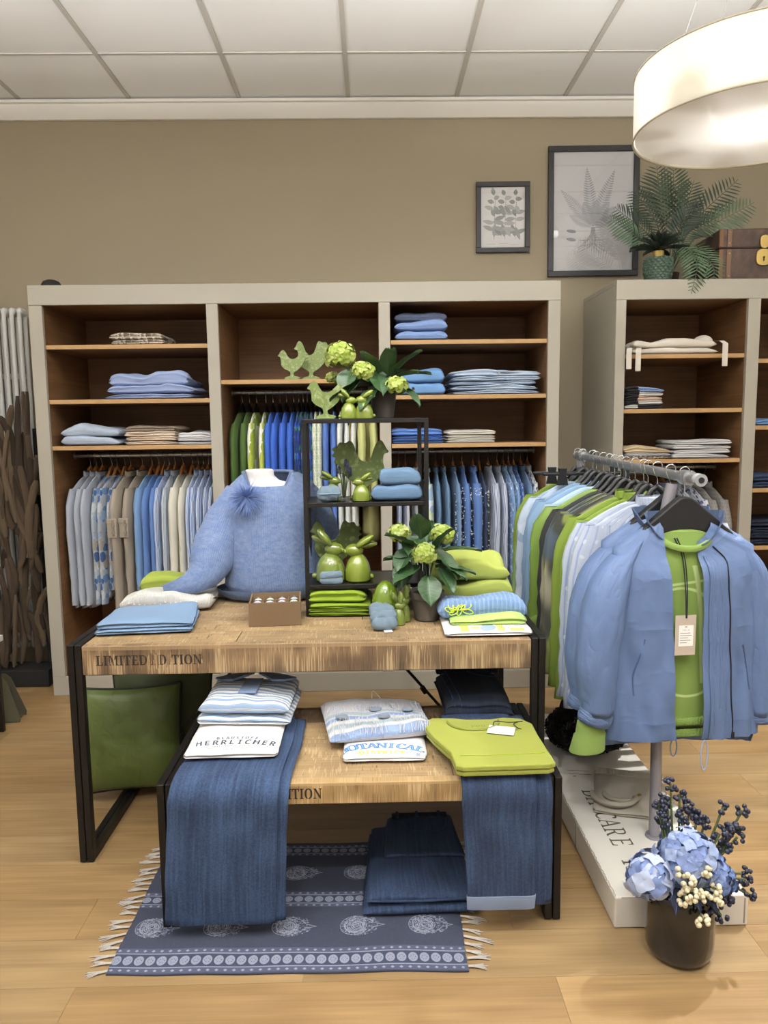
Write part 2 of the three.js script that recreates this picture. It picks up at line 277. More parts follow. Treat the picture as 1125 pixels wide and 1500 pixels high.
// kinds: plain colour, or a pattern drawn once and repeated at its real size
function cloth(c, o = {}) {
  const key = c + JSON.stringify({ ...o, map: o.map?.uuid }); if (clothCache[key]) return clothCache[key];
  return clothCache[key] = phys(c, o.rough ?? 0.88, { bumpMap: o.crease ? wrinkleBump : o.knit ? knitBump : o.fuzz ? fuzzBump : clothBump, bumpScale: o.crease ? o.crease : o.knit ? 0.0018 : o.fuzz ? 0.002 : 0.0006, sheen: o.sheen ?? 0.25, sheenRoughness: 0.6, sheenColor: new THREE.Color(c).lerp(new THREE.Color('#ffffff'), 0.3), side: THREE.DoubleSide, map: o.map ?? null });
}
const pat = (w, h, size, draw) => canvasTex(w, h, draw, size);
function blobs(base, cols, n, smin, smax, seed, shape = 'blob') {
  return (g, w, h) => {
    const r = rngOf(seed); g.fillStyle = base; g.fillRect(0, 0, w, h);
    for (let i = 0; i < n; i++) {
      const x = r() * w, y = r() * h, s = lerp(smin, smax, r()), c = cols[r() * cols.length | 0], a = r() * 6.28;
      g.fillStyle = c; for (const ox of [-w, 0, w]) for (const oy of [-h, 0, h]) {
        g.save(); g.translate(x + ox, y + oy); g.rotate(a); g.beginPath();
        if (shape === 'dot') g.arc(0, 0, s, 0, 6.3); else if (shape === 'leaf') { g.moveTo(-s, 0); g.quadraticCurveTo(0, -s * 0.5, s, 0); g.quadraticCurveTo(0, s * 0.5, -s, 0); } else { g.moveTo(s, 0); for (let k = 1; k <= 7; k++) { const q = s * (0.6 + 0.5 * hash2(i * 9 + k, seed)); g.quadraticCurveTo(Math.cos((k - 0.5) * 0.9) * q * 1.2, Math.sin((k - 0.5) * 0.9) * q * 1.2, Math.cos(k * 0.9) * q, Math.sin(k * 0.9) * q); } }
        g.fill(); g.restore();
      }
    }
  };
}
const stripes = (base, list) => (g, w, h) => { g.fillStyle = base; g.fillRect(0, 0, w, h); for (const [x, ww, c] of list) { g.fillStyle = c; g.fillRect(x * w, 0, ww * w, h); } };
const hstripes = (base, list) => (g, w, h) => { g.fillStyle = base; g.fillRect(0, 0, w, h); for (const [y, hh, c] of list) { g.fillStyle = c; g.fillRect(0, y * h, w, hh * h); } };
const P = {
  leopard: pat(256, 256, [0.12, 0.12], (g, w, h) => { blobs('#d9d0c2', ['#8d8072', '#6f6355'], 60, 12, 24, 3)(g, w, h); blobs0(g, w, h, ['#cfc4b4'], 50, 5, 10, 3); }),
  floral: pat(256, 512, [0.28, 0.5], blobs('#a3abb4', ['#4a6a99', '#6488b4', '#8ba1bd', '#9c948a', '#bcc2c8', '#3a5787'], 80, 10, 30, 5)),
  fineBlue: pat(128, 16, [0.026, 0.02], stripes('#e6ebf3', [[0.05, 0.28, '#5f7fb6'], [0.55, 0.28, '#5f7fb6']])),
  midBlue: pat(128, 16, [0.04, 0.02], stripes('#dfe6ef', [[0.1, 0.3, '#6e88bd'], [0.6, 0.22, '#86a0cc']])),
  greyStripe: pat(128, 16, [0.06, 0.02], stripes('#c3cbd6', [[0.2, 0.12, '#6f819f'], [0.7, 0.08, '#8795ad']])),
  greenWhite: pat(256, 512, [0.22, 0.44], blobs('#e8e9dc', ['#a3b638', '#8fa62c', '#b7c653'], 22, 26, 56, 7)),
  blueGreen: pat(256, 512, [0.2, 0.4], blobs('#16306f', ['#2a58c4', '#3f8f5d', '#71b46a', '#101c46', '#2146a8'], 90, 8, 26, 8)),
  lightPrint: pat(128, 128, [0.05, 0.05], blobs('#dfe3d2', ['#9fae88', '#b8c2a4', '#8b9a78'], 46, 4, 9, 9)),
  snake: pat(128, 128, [0.05, 0.05], blobs('#e6e8e4', ['#a9b3ad', '#c3cac2'], 46, 5, 9, 10, 'leaf')),
  camo: pat(256, 256, [0.3, 0.3], blobs('#cdd5de', ['#aebfd2', '#e3e8ec', '#8fa9c6', '#c6cfae'], 30, 22, 50, 12)),
  navyPrint: pat(128, 128, [0.09, 0.09], blobs('#3f5d97', ['#a9bfe0', '#7d99cc', '#28427a'], 40, 4, 9, 13)),
  denimFlower: pat(128, 128, [0.12, 0.12], blobs('#7d9cc4', ['#a9c0dc', '#d7e2ee', '#6687b5'], 26, 5, 12, 14)),
  inkLines: pat(128, 256, [0.14, 0.28], (g, w, h) => { g.fillStyle = '#d5dbe8'; g.fillRect(0, 0, w, h); g.strokeStyle = '#5a6a94'; for (let i = 0; i < 9; i++) { g.lineWidth = 2 + hash2(i, 2) * 4; g.beginPath(); const x = i * 15 + 4; g.moveTo(x, 0); g.bezierCurveTo(x + 18, h * 0.3, x - 18, h * 0.7, x, h); g.stroke(); } }),
  tweed: pat(64, 64, [0.02, 0.02], (g, w, h) => { g.fillStyle = '#8d8a86'; g.fillRect(0, 0, w, h); for (let i = 0; i < 64; i++) { g.fillStyle = ['#4c4a49', '#c9c5be', '#6d6a67', '#ddd8cf'][hash2(i, 4) * 4 | 0]; g.fillRect((i % 8) * 8, (i / 8 | 0) * 8, 5, 6); } }),
  dots: pat(128, 128, [0.1, 0.1], blobs('#e4e6ea', ['#2d3a5a', '#53648c', '#9aa7c0'], 22, 6, 14, 16, 'dot')),
  tiedye: dataTex(256, 512, (u, v) => { const a = tn(u * 4, v * 6, 4, 6, 61), b = tn(u * 9, v * 8, 9, 8, 62); let c = mixc([0.20, 0.21, 0.18], [0.64, 0.62, 0.53], sm(0.35, 0.7, a * 0.75 + b * 0.25)); c = mixc(c, [0.70, 0.75, 0.34], sm(0.62, 0.8, b) * 0.55); return mixc(c, [0.33, 0.40, 0.50], sm(0.66, 0.85, tn(u * 5, v * 5, 5, 5, 63)) * 0.6); }, [0.35, 0.6]),
  meshStripe: pat(128, 256, [0.06, 0.18], (g, w, h) => { stripes('#aeb7c4', [[0.1, 0.07, '#98a6c8'], [0.3, 0.05, '#a5b2d0'], [0.52, 0.08, '#8b9bc2'], [0.75, 0.06, '#b0bcd6']])(g, w, h); blobs0(g, w, h, ['#c4cad2'], 4, 8, 14, 22); }),
  greySlub: pat(128, 128, [0.3, 0.3], blobs('#b9c6d8', ['#a4b6d0', '#c9d4e2', '#93a8c8'], 40, 8, 24, 23)),
};
function blobs0(g, w, h, cols, n, a, b, seed) { const r = rngOf(seed * 31); for (let i = 0; i < n; i++) { g.fillStyle = cols[r() * cols.length | 0]; g.beginPath(); g.ellipse(r() * w, r() * h, lerp(a, b, r()), lerp(a, b, r()) * 0.7, r() * 3, 0, 6.3); g.fill(); } }
const denimT = (base, fade, seed) => dataTex(512, 1024, (u, v) => {
  const tw = Math.sin((u * 512 + v * 1024) * Math.PI / 2), n = tn(u * 128, v * 256, 128, 256, seed), m = tn(u * 6, v * 10, 6, 10, seed + 1), cl = tn(u * 90, v * 9, 90, 9, seed + 2);
  let c = mixc(rgb(base), rgb(fade), clamp(0.45 + 0.5 * (m - 0.5) + 0.45 * (n - 0.5) + 0.55 * (cl - 0.5) + 0.05 * tw, 0, 1)); return c;
}, [0.4, 0.8]);
const DEN = { mid: denimT('#1f2f4a', '#3d5374', 71), dark: denimT('#111827', '#243146', 74), deep: denimT('#1b2840', '#364a69', 77) };
const denim = (k) => (clothCache['denim' + k] ??= phys('#ffffff', 0.9, { map: DEN[k], bumpMap: clothBump, bumpScale: 0.0008, side: THREE.DoubleSide }));
const stitchM = std('#8ca3c4', 0.8);

// ---------------------------------------------------------------- folded cloth
// a folded garment: w wide (x), h thick, d deep (z), lying on y = 0; the fold faces +z; uv in metres from its back left corner
function foldG(w, d, h, o = {}) {
  const { seed = 1, wave = 0.18, slits = 1, soft = 0.5, taperX = 0, nx = 26, m = 40, sag = 0, jag = 0.006 } = o, rows = [], UV = [];
  for (let i = 0; i <= nx; i++) {
    const t = i / nx * 2 - 1, e = Math.pow(Math.max(0, 1 - Math.pow(Math.abs(t), 9)), 0.42), row = [], ru = [];
    for (let j = 0; j < m; j++) {
      const a = j / m * 2 * Math.PI, cz = spow(Math.cos(a), 0.3), sy = spow(Math.sin(a), soft);
      let z = -cz * d / 2, y = h / 2 + sy * h / 2 * lerp(0.35, 1, e), x = t * w / 2;
      const top = (sy + 1) / 2, zz = z / d;
      if (slits) { const fr = y / h; for (let s = 1; s <= slits; s++) { const q = Math.exp(-Math.pow((fr - s / (slits + 1)) / 0.10, 2)); z -= Math.sign(z) * q * 0.012 * (Math.abs(cz) > 0.5 ? 1 : 0); x -= Math.sign(t) * q * 0.010 * sm(0.85, 1, Math.abs(t)); } }
      y += top * h * wave * (2.2 * nz(x * 5 + seed * 7, zz * 1.3, seed) + 0.9 * nz(x * 13, zz * 3 + seed, seed * 3)) ;
      y -= top * sag * h * (t * t);
      y -= top * h * 0.25 * Math.pow(Math.abs(t), 5);
      const lay = Math.floor(y / h * (slits + 1));
      z += jag * nz(x * 9, lay * 3.1 + seed, 2); x += jag * 1.4 * nz(z * 9, lay * 2.7 + seed, 5);
      x *= 1 + taperX * (z / d);
      row.push(V(x, Math.max(0.0005, y), z));
      ru.push([i / nx * w, -(Math.sin(a) >= 0 ? (z + d / 2) : d + (h + 0) + (d / 2 - z) * 0.2 + 0.0)]);
    }
    rows.push(row); UV.push(ru);
  }
  return grid(rows, { wrap: true, cap: true, uv: (i, j) => UV[i][j % m] });
}
const foldGeo = {};
function fold(name, label, cat, w, d, h, mat, pos, turn, o = {}, group) {
  const k = JSON.stringify([w, d, h, o]);
  const t = thing(name, label, cat, pos, turn, group);
  part('folded_cloth', foldGeo[k] ??= foldG(w, d, h, o), mat, t);
  return t;
}
// a pile: list of [material, thickness, labelWord]; every garment is a thing of its own
function pile(name, cat, w, d, pos, turn, layers, group, o = {}) {
  let y = pos[1]; const out = [];
  layers.forEach(([mat, h, label, oo], i) => {
    const jx = (hash2(i, w * 1000 + pos[0] * 77) - 0.5) * 0.012, jz = (hash2(i + 7, pos[0] * 91) - 0.5) * 0.008, ww = (oo?.w ?? w), dd = oo?.d ?? d;
    out.push(fold(oo?.name ?? name, label, cat, ww, dd, h, mat, [pos[0] + jx + (oo?.x ?? 0), y, pos[2] + jz + (oo?.z ?? 0)], turn + (hash2(i, 5) - 0.5) * 0.03 + (oo?.turn ?? 0), { seed: i + 1 + Math.round(Math.abs(pos[0]) * 50), ...o, ...oo?.f }, group));
    y += h * 0.96;
  });
  return out;
}

// ---------------------------------------------------------------- hanging garments
// hanger along local x, hook over the rail at y = 0; body hangs to y = -len
function garmentBody(p) {
  const { len = 0.6, hw = 0.21, hem = 0.23, thick = 0.03, slope = 0.075, seed = 1, fold = 0.010, neck = 0.075, y0 = -0.115 } = p, rows = [], n = 40, UV = [];
  const ys = [0, 0.01, 0.025, 0.045, slope * 0.8, slope, slope + 0.03, slope + 0.07]; for (let k = 1; k <= 12; k++) ys.push(slope + 0.07 + (len - slope - 0.07) * k / 12);
  ys.forEach((s, i) => {
    const t = s / len, w = s < slope ? lerp(neck, hw, Math.pow(s / slope, 0.8)) : lerp(hw, hem, sm(slope, len, s)), th = thick * lerp(0.45, 1, sm(0, slope * 1.6, s)), row = [], ru = [];
    for (let j = 0; j < n; j++) {
      const a = j / n * 2 * Math.PI, c = spow(Math.cos(a), 0.8), sn = spow(Math.sin(a), 0.75);
      const f = fold * sm(0.05, 0.9, t) * (Math.sin(a * 5 + seed + 1.2 * nz(a, t * 2, seed)) * 0.7 + 1.2 * nz(c * 3 + seed, t * 3, sn * 2));
      row.push(V(c * w * (1 + 0.03 * nz(t * 4, seed, a)), y0 - s + (i === ys.length - 1 ? 0.006 * Math.sin(a * 3 + seed) : 0), sn * th + f)); ru.push([j / n * (hw + hem) * 2, -s]);
    }
    rows.push(row); UV.push(ru);
  });
  const top = rows[0].map((q) => V(q.x * 0.7, q.y - 0.012, q.z * 0.4)); rows.unshift(top); UV.unshift(UV[0]);
  const inner = rows.at(-1).map((q) => V(q.x * 0.97, q.y + 0.05, q.z * 0.6)); rows.push(inner); UV.push(UV.at(-1));
  return grid(rows, { wrap: true, uv: (i, j) => (j === n ? [(hw + hem) * 2, UV[i][0][1]] : UV[i][j]) });
}
function garmentSleeve(p, side) {
  const { hw = 0.21, slope = 0.075, sl = 0.5, sw = 0.045, st = 0.02, out = 0.03, seed = 1, cuff = 0.03, y0 = -0.115, dz = 0 } = p, rows = [], n = 20, N = 14, UV = [];
  for (let i = 0; i <= N; i++) {
    const t = i / N, r = rngOf(seed);
    const cx = side * (hw - 0.035 + sm(0, 0.2, t) * 0.025 + out * t + 0.006 * nz(t * 4, seed, 3)), cy = y0 - slope + 0.012 - sl * t, cz = dz * t + 0.006 * nz(t * 5 + seed, 2, 1), w = lerp(sw * 1.15, cuff, sm(0.2, 1, t)) * (t < 0.08 ? 0.75 + t * 3 : 1), th = lerp(st * 1.1, st * 0.8, t) * (t < 0.08 ? 0.75 + t * 3 : 1), row = [], ru = [];
    for (let j = 0; j < n; j++) { const a = j / n * 2 * Math.PI, wr = 1 + 0.16 * nz(Math.cos(a) * 1.2 + seed, t * 9, Math.sin(a)) + 0.05 * Math.sin(t * 40 + Math.cos(a) * 3 + seed) * sm(0.3, 0.8, t); row.push(V(cx + Math.cos(a) * w * wr, cy, cz + Math.sin(a) * th * wr)); ru.push([j / n * 0.24, -sl * t]); }
    rows.push(row); UV.push(ru);
  }
  rows.push(rows.at(-1).map((q, j) => V(lerp(q.x, side * (hw + out), 0.25), q.y + 0.03, q.z * 0.6))); UV.push(UV.at(-1));
  return grid(rows, { wrap: true, uv: (i, j) => UV[i][j % n] });
}
const collarG = (p, s = 1) => { const rows = []; for (let i = 0; i <= 4; i++) { const row = []; for (let j = 0; j < 20; j++) { const a = j / 20 * 2 * Math.PI; row.push(V(Math.cos(a) * (0.078 - i * 0.002) * s, (p.y0 ?? -0.115) - 0.012 + [0, 0.02, 0.042, 0.03, 0.008][i], Math.sin(a) * (p.thick ?? 0.03) * [0.7, 0.75, 0.7, 1.0, 1.15][i])); } rows.push(row); } return grid(rows, { wrap: true }); };
const hookG = (h = 0.08) => { const pts = []; for (let k = 0; k <= 10; k++) { const a = -0.5 + k / 10 * 3.9; pts.push([Math.cos(a) * 0.017, 0.004 + Math.sin(a) * 0.017, 0]); } pts.push([-0.012, -0.02, 0]); return rod([...pts.slice(0, 10), [-0.008, -0.022, 0], [0, -0.036, 0], [0, -h, 0]], 0.0017, 5, 26); };
const hangerG = (w, drop, r) => { const pts = [[-w, -0.19, 0], [-w * 0.62, -0.158, 0], [-w * 0.25, -0.108, 0], [0, -0.068, 0], [w * 0.25, -0.108, 0], [w * 0.62, -0.158, 0], [w, -0.19, 0]]; return taper(pts, (t) => r * (1 - 0.4 * Math.pow(Math.abs(2 * t - 1), 3)), 8, 22, 0.6); };
const HG = { hook: hookG(), wood: hangerG(0.155, 0, 0.012), black: hangerG(0.155, 0, 0.013) };
const gGeo = {};
function garment(name, label, cat, p, mat, pos, turn, group, hangerMat = M.hangerWood, sleeveMat = mat) {
  const t = thing(name, label, cat, pos, turn, group), k = JSON.stringify(p);
  const g = gGeo[k] ??= { body: garmentBody(p), sl: p.sl === 0 ? null : [garmentSleeve(p, 1), garmentSleeve(p, -1)], col: p.collar ? collarG(p) : null };
  part('body', g.body, mat, t);
  if (g.sl) { part('sleeve', g.sl[0], sleeveMat, t); part('sleeve', g.sl[1], sleeveMat, t); }
  if (g.col) part('collar', g.col, mat, t);
  const h = part('hanger', HG.wood, hangerMat, t); part('hook', HG.hook, M.chrome, h);
  return t;
}

// ---------------------------------------------------------------- folded goods on the wardrobe shelves
const shelfZ = (d) => SZ - 0.03 - d / 2;
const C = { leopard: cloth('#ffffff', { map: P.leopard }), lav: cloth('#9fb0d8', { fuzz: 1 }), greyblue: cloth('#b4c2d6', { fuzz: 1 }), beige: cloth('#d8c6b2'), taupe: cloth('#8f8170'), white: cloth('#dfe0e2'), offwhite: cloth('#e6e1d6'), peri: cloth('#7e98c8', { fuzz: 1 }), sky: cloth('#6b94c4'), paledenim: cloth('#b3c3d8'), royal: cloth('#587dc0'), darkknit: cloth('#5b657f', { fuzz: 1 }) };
const inBay = (names, i) => names[i % names.length];
pile('folded_tee', 'folded clothes', 0.29, 0.3, [-1.265, 1.944, shelfZ(0.3)], 0.02, [[C.leopard, 0.026, 'beige leopard print folded top, lower one on the left top shelf'], [C.leopard, 0.042, 'beige leopard print folded top, upper one on the left top shelf']], null, { wave: 0.12 });
pile('folded_trousers', 'trousers', 0.48, 0.34, [-1.21, 1.653, shelfZ(0.34)], 0, [[C.lav, 0.032, 'pale lavender blue folded trousers, bottom of the stack on the second left shelf'], [C.lav, 0.04, 'pale lavender blue folded trousers, middle of the stack on the second left shelf', { x: 0.01, f: { wave: 0.35 } }], [C.lav, 0.055, 'lavender blue folded trousers with bunched waist, top of the second left shelf', { w: 0.44, f: { wave: 0.4 } }]], null, { slits: 1, wave: 0.25 });
pile('folded_sweater', 'sweater', 0.32, 0.3, [-1.55, 1.403, shelfZ(0.3)], 0.03, [[C.greyblue, 0.05, 'pale grey-blue folded sweater, lower of two at the left end of the third shelf'], [C.greyblue, 0.056, 'pale grey-blue folded sweater, upper of two at the left end of the third shelf']], null, { wave: 0.22, slits: 0 });
pile('folded_shirt', 'folded clothes', 0.29, 0.3, [-1.215, 1.403, shelfZ(0.3)], -0.02, [0, 1, 2, 3].map((i) => [i === 3 ? C.taupe : C.beige, i > 1 ? 0.03 : 0.023, ['beige folded shirt, lowest of the pile in the middle of the third left shelf', 'beige folded shirt, second from bottom in the middle of the third left shelf', 'beige folded shirt, just under the grey-brown one on the third left shelf', 'grey-brown folded shirt topping the beige pile on the third left shelf'][i]]), null, { wave: 0.2, jag: 0.01 });
pile('folded_shirt', 'folded clothes', 0.20, 0.28, [-0.97, 1.403, shelfZ(0.28)], 0, [0, 1, 2].map((i) => [C.white, i === 2 ? 0.032 : 0.018, ['white folded top, lowest of three beside the beige shirts', 'white folded top, middle of three beside the beige shirts', 'white folded top, uppermost of three beside the beige shirts'][i]]), null, { wave: 0.25 });
pile('folded_sweater', 'sweater', 0.29, 0.3, [0.275, 1.951, shelfZ(0.3)], 0, [[C.peri, 0.053, 'periwinkle blue folded sweater, lowest of three on the right top shelf'], [C.peri, 0.058, 'periwinkle blue folded sweater, middle of three on the right top shelf'], [C.darkknit, 0.05, 'dark slate blue folded sweater, uppermost of three on the right top shelf', { z: -0.06 }]], null, { wave: 0.2, slits: 0 });
{ // two sky blue jackets, button on the lower one
  const p = pile('folded_jacket', 'jacket', 0.25, 0.3, [0.28, 1.657, shelfZ(0.3)], 0, [[C.sky, 0.068, 'sky blue folded jacket with dark button, lower of two behind the hydrangea'], [C.sky, 0.07, 'sky blue folded jacket, upper of two behind the hydrangea']], null, { wave: 0.2, slits: 0 });
  part('button', xf(new THREE.CylinderGeometry(0.009, 0.009, 0.005, 16), { p: [-0.055, 0.034, 0.149], r: [Math.PI / 2, 0, 0] }), M.black, p[0], 'dark round button');
}
{
  const L = ['lowest', 'second from bottom', 'middle', 'second from top', 'uppermost'];
  const p = pile('folded_trousers', 'trousers', 0.49, 0.34, [0.675, 1.657, shelfZ(0.34)], 0.01, L.map((q, i) => [C.paledenim, [0.024, 0.03, 0.022, 0.024, 0.036][i], `pale blue denim folded trousers, ${q} of the five on the right middle shelf`, { x: 0 }]), null, { wave: 0.22, jag: 0.014 });
  for (const i of [1, 4]) part('button', xf(new THREE.CylinderGeometry(0.006, 0.006, 0.004, 12), { p: [0.02, 0.016, 0.17], r: [Math.PI / 2, 0, 0] }), M.rail, p[i]);
  pile('folded_tee', 'folded clothes', 0.29, 0.3, [0.25, 1.393, shelfZ(0.3)], 0, [0, 1, 2, 3].map((i) => [C.royal, i === 3 ? 0.04 : 0.014, `cornflower blue folded top, ${['lowest', 'second from bottom', 'third from bottom', 'uppermost'][i]} of four on the shelf above the denim shirts`]), null, { wave: 0.2 });
  pile('folded_shirt', 'folded clothes', 0.275, 0.3, [0.55, 1.393, shelfZ(0.3)], 0, [0, 1, 2, 3].map((i) => [C.offwhite, i === 3 ? 0.026 : 0.015, `cream folded shirt, ${['lowest', 'second from bottom', 'third from bottom', 'uppermost'][i]} of four beside the cornflower blue tops`]), null, { wave: 0.15 });
}
{ // right wardrobe
  const linen = cloth('#d9d2c6');
  const p = pile('folded_trousers', 'trousers', 0.48, 0.32, [1.655, 1.862, shelfZ(0.3)], 0, [[linen, 0.034, 'cream linen trousers with tie bands, lower of two on the right wardrobe top shelf'], [linen, 0.04, 'cream linen trousers with tie bands, upper of two on the right wardrobe top shelf', { w: 0.46 }]], null, { wave: 0.3, slits: 0 });
  p.forEach((t, k) => {
    part('knot', [ball(0.05, 0.035, 0.06, k ? 0.19 : -0.2, 0.04, 0.07, 14)], linen, t);
    const sx = k ? 1 : -1;
    for (const [dx, L] of k ? [[0, 0.12]] : [[-0.02, 0.1], [0.03, 0.11]]) { const b = []; for (let i = 0; i <= 8; i++) { const q = i / 8, x = sx * (0.215 + dx * sx) + sx * 0.035 * sm(0, 0.4, q), y = q < 0.3 ? 0.04 - q * 0.03 : 0.03 - (q - 0.3) * L * 1.6, z = 0.10 + 0.115 * sm(0, 0.35, q); b.push([V(x - 0.014, y, z), V(x + 0.014, y, z + 0.002), V(x + 0.014, y - 0.001, z + 0.005), V(x - 0.014, y - 0.001, z + 0.003)]); } part('tie_band', grid(b, { wrap: true, cap: true }), linen, t); }
  });
  const tee = ['#28282c', '#e2e1df', '#d7b9a6', '#e5e4e2', '#8fabdc'];
  pile('folded_shirt', 'folded clothes', 0.215, 0.28, [1.50, 1.567, shelfZ(0.28)], 0, ['black and white print folded tee, lowest of the mixed stack in the right wardrobe', 'white folded tee with black edge, second from bottom in the mixed stack', 'blush pink folded tee, in the middle of the mixed stack', 'white folded tee, second from top in the mixed stack', 'light blue folded tee topping the mixed stack in the right wardrobe'].map((l, i) => [cloth('#ffffff', { map: pat(128, 128, [0.215, 0.3], (g, w, h) => { g.fillStyle = tee[i]; g.fillRect(0, 0, w, h); g.fillStyle = i ? '#222328' : '#dedddb'; g.fillRect(0, 0, w * 0.36, h); g.fillStyle = '#e4e2de'; g.fillRect(w * 0.02, h * 0.1, w * 0.2, h * 0.5); }) }), 0.024, l]), null, { wave: 0.25, jag: 0.01 });
  pile('folded_shirt', 'folded clothes', 0.27, 0.28, [1.53, 1.291, shelfZ(0.28)], 0.02, [[cloth('#ffffff', { map: P.leopard }), 0.016, 'brown spotted white folded top, lowest of the small pile left of the white sweaters'], [cloth('#cfd2d8'), 0.018, 'pale grey folded top in the middle of the pile left of the white sweaters'], [cloth('#cbb996'), 0.03, 'sand beige folded top on the pile left of the white sweaters']], null, { wave: 0.3 });
  pile('folded_sweater', 'sweater', 0.33, 0.3, [1.835, 1.291, shelfZ(0.3)], 0, [0, 1, 2, 3].map((i) => [C.white, 0.026, `white folded sweater, ${['lowest', 'second from bottom', 'third from bottom', 'uppermost'][i]} of four in the right wardrobe`]), null, { wave: 0.22 });
  for (const [y, n, k, w] of [[1.469, 1, 'light', 0.3], [1.121, 2, 'deep', 0.36], [0.796, 4, 'dark', 0.36], [0.471, 3, 'deep', 0.36]]) pile('folded_jeans', 'jeans', w, 0.32, [2.12 + w / 2, y, shelfZ(0.32)], 0, Array.from({ length: n }, (_, i) => [k === 'light' ? C.sky : denim(k), 0.036, `${k === 'light' ? 'light blue' : k === 'dark' ? 'dark indigo' : 'blue'} folded jeans, ${n === 1 ? 'alone' : ['lowest', 'second from bottom', 'third from bottom', 'uppermost'][i === n - 1 ? 3 : i]} on the ${{ 1.469: 'second', 1.121: 'third', 0.796: 'fourth', 0.471: 'fifth' }[y]} shelf at the right edge`]), null, { wave: 0.2 });
}

// ---------------------------------------------------------------- clothes on the wardrobe rails (front edge towards the room)
const ord = (i) => ['first', 'second', 'third', 'fourth', 'fifth', 'sixth'][i];
function rail(y, list) {
  list.forEach(([x, name, cat, label, mat, p, dz = 0, sm_], i) => garment(name, label, cat, { seed: (i % 4) + 1, ...p }, mat, [x, y, RZ + dz], Math.PI / 2 + x * 0.11 + (hash2(i, 3 + y * 9) - 0.5) * 0.10, null, y > 1.6 ? M.blackPlastic : M.hangerWood, sm_ ?? mat));
}
const blz = { len: 0.74, hw: 0.2, hem: 0.225, thick: 0.018, sl: 0.66, sw: 0.055, st: 0.019, collar: 1 }, shirt = { len: 0.68, hw: 0.19, hem: 0.215, thick: 0.015, sl: 0.58, sw: 0.045, st: 0.014, collar: 1 }, knit = { len: 0.66, hw: 0.185, hem: 0.2, thick: 0.018, sl: 0.58, sw: 0.045, st: 0.018 };
const gb = cloth('#a9b0bc'), flo = cloth('#ffffff', { map: P.floral }), cargo = cloth('#978d80', { rough: 0.7 }), b1 = cloth('#7496c0'), b2 = cloth('#5c7db4'), fs = cloth('#ffffff', { map: P.fineBlue }), ms = cloth('#ffffff', { map: P.midBlue }), cream = cloth('#d9d6c8'), gs = cloth('#ffffff', { map: P.greyStripe });
const s3 = ['first', 'second', 'third'];
rail(1.338, [
  [-1.655, 'blazer', 'jacket', 'pale grey-blue blazer, leftmost in the left bay', gb, blz], [-1.622, 'blazer', 'jacket', 'pale grey-blue blazer, second from left in the left bay', gb, blz], [-1.588, 'blazer', 'jacket', 'pale grey-blue blazer, third from left beside the blue floral blouses', gb, blz],
  [-1.53, 'blouse', 'blouse', 'blue and grey floral blouse next to the grey-blue blazers', flo, { ...knit, len: 0.72, sl: 0.66 }], [-1.5, 'blouse', 'blouse', 'blue and grey floral blouse, middle one of three in the left bay', flo, { ...knit, len: 0.72, sl: 0.66 }, 0, flo], [-1.46, 'blouse', 'blouse', 'blue floral blouse tucked against the beige cargo jackets', flo, { ...knit, len: 0.5 }, -0.02],
  [-1.415, 'cargo_jacket', 'jacket', 'beige cargo jacket with sleeve pocket, left one of two', cargo, { ...blz, len: 0.72, sl: 0.68, st: 0.027, thick: 0.022, sw: 0.06 }, 0.015], [-1.352, 'cargo_jacket', 'jacket', 'beige cargo jacket with sleeve pocket, right one of two', cargo, { ...blz, len: 0.7, sl: 0.62, st: 0.022, thick: 0.022 }],
  [-1.295, 'sweater', 'sweater', 'light blue sweater with white shoulder right of the cargo jackets', b1, { ...knit, st: 0.022 }], [-1.255, 'shirt', 'shirt', 'mid blue blouse, left one of two in the left bay', b2, knit], [-1.225, 'shirt', 'shirt', 'mid blue blouse, right one of two in the left bay', b2, knit],
  [-1.195, 'shirt', 'shirt', 'fine blue striped shirt beside the mid blue blouses', fs, shirt], [-1.16, 'shirt', 'shirt', 'grey-blue striped shirt beside the cream blouse', gs, shirt], [-1.115, 'blouse', 'blouse', 'cream blouse with long sleeve, left one of two', cream, { ...knit, st: 0.024 }], [-1.06, 'blouse', 'blouse', 'cream blouse, right one of two next to the striped shirts', cream, knit],
  ...[0, 1, 2, 3, 4].map((i) => [-1.025 + i * 0.03 + (i === 4 ? 0.015 : 0), 'shirt', 'shirt', `blue and white striped shirt, ${ord(i)} from left of the five by the first partition`, i % 2 ? fs : ms, shirt]),
]);
scene.children.filter((o) => /^cargo_jacket/.test(o.name)).forEach((o) => { // sleeve pocket with strap
  const pk = part('pocket', [bx(0.055, 0.10, 0.008, 0, 0, 0, 0.003), bx(0.06, 0.03, 0.011, 0, 0.045, 0.001, 0.004)], cargo, o); pk.position.set(-0.262, -0.40, 0); pk.rotation.y = -Math.PI / 2;
  part('strap', [bx(0.012, 0.09, 0.012, 0.01, 0.005, 0.004, 0.003), bx(0.02, 0.012, 0.014, 0.01, 0.02, 0.004, 0.003), bx(0.02, 0.012, 0.014, 0.01, -0.02, 0.004, 0.003)], cloth('#7f7668'), pk);
});
const green = cloth('#47622a', { fuzz: 1 }), gw = cloth('#ffffff', { map: P.greenWhite }), rb = cloth('#3660b8'), bg = cloth('#ffffff', { map: P.blueGreen }), lp2 = cloth('#ffffff', { map: P.lightPrint }), pv = cloth('#5374b8'), sn = cloth('#ffffff', { map: P.snake }), py = cloth('#c3c684'), yl = cloth('#d8b95f'), ol = cloth('#8b8654');
const mid = { len: 0.72, hw: 0.18, hem: 0.2, thick: 0.015, sl: 0.6, sw: 0.045, st: 0.016 };
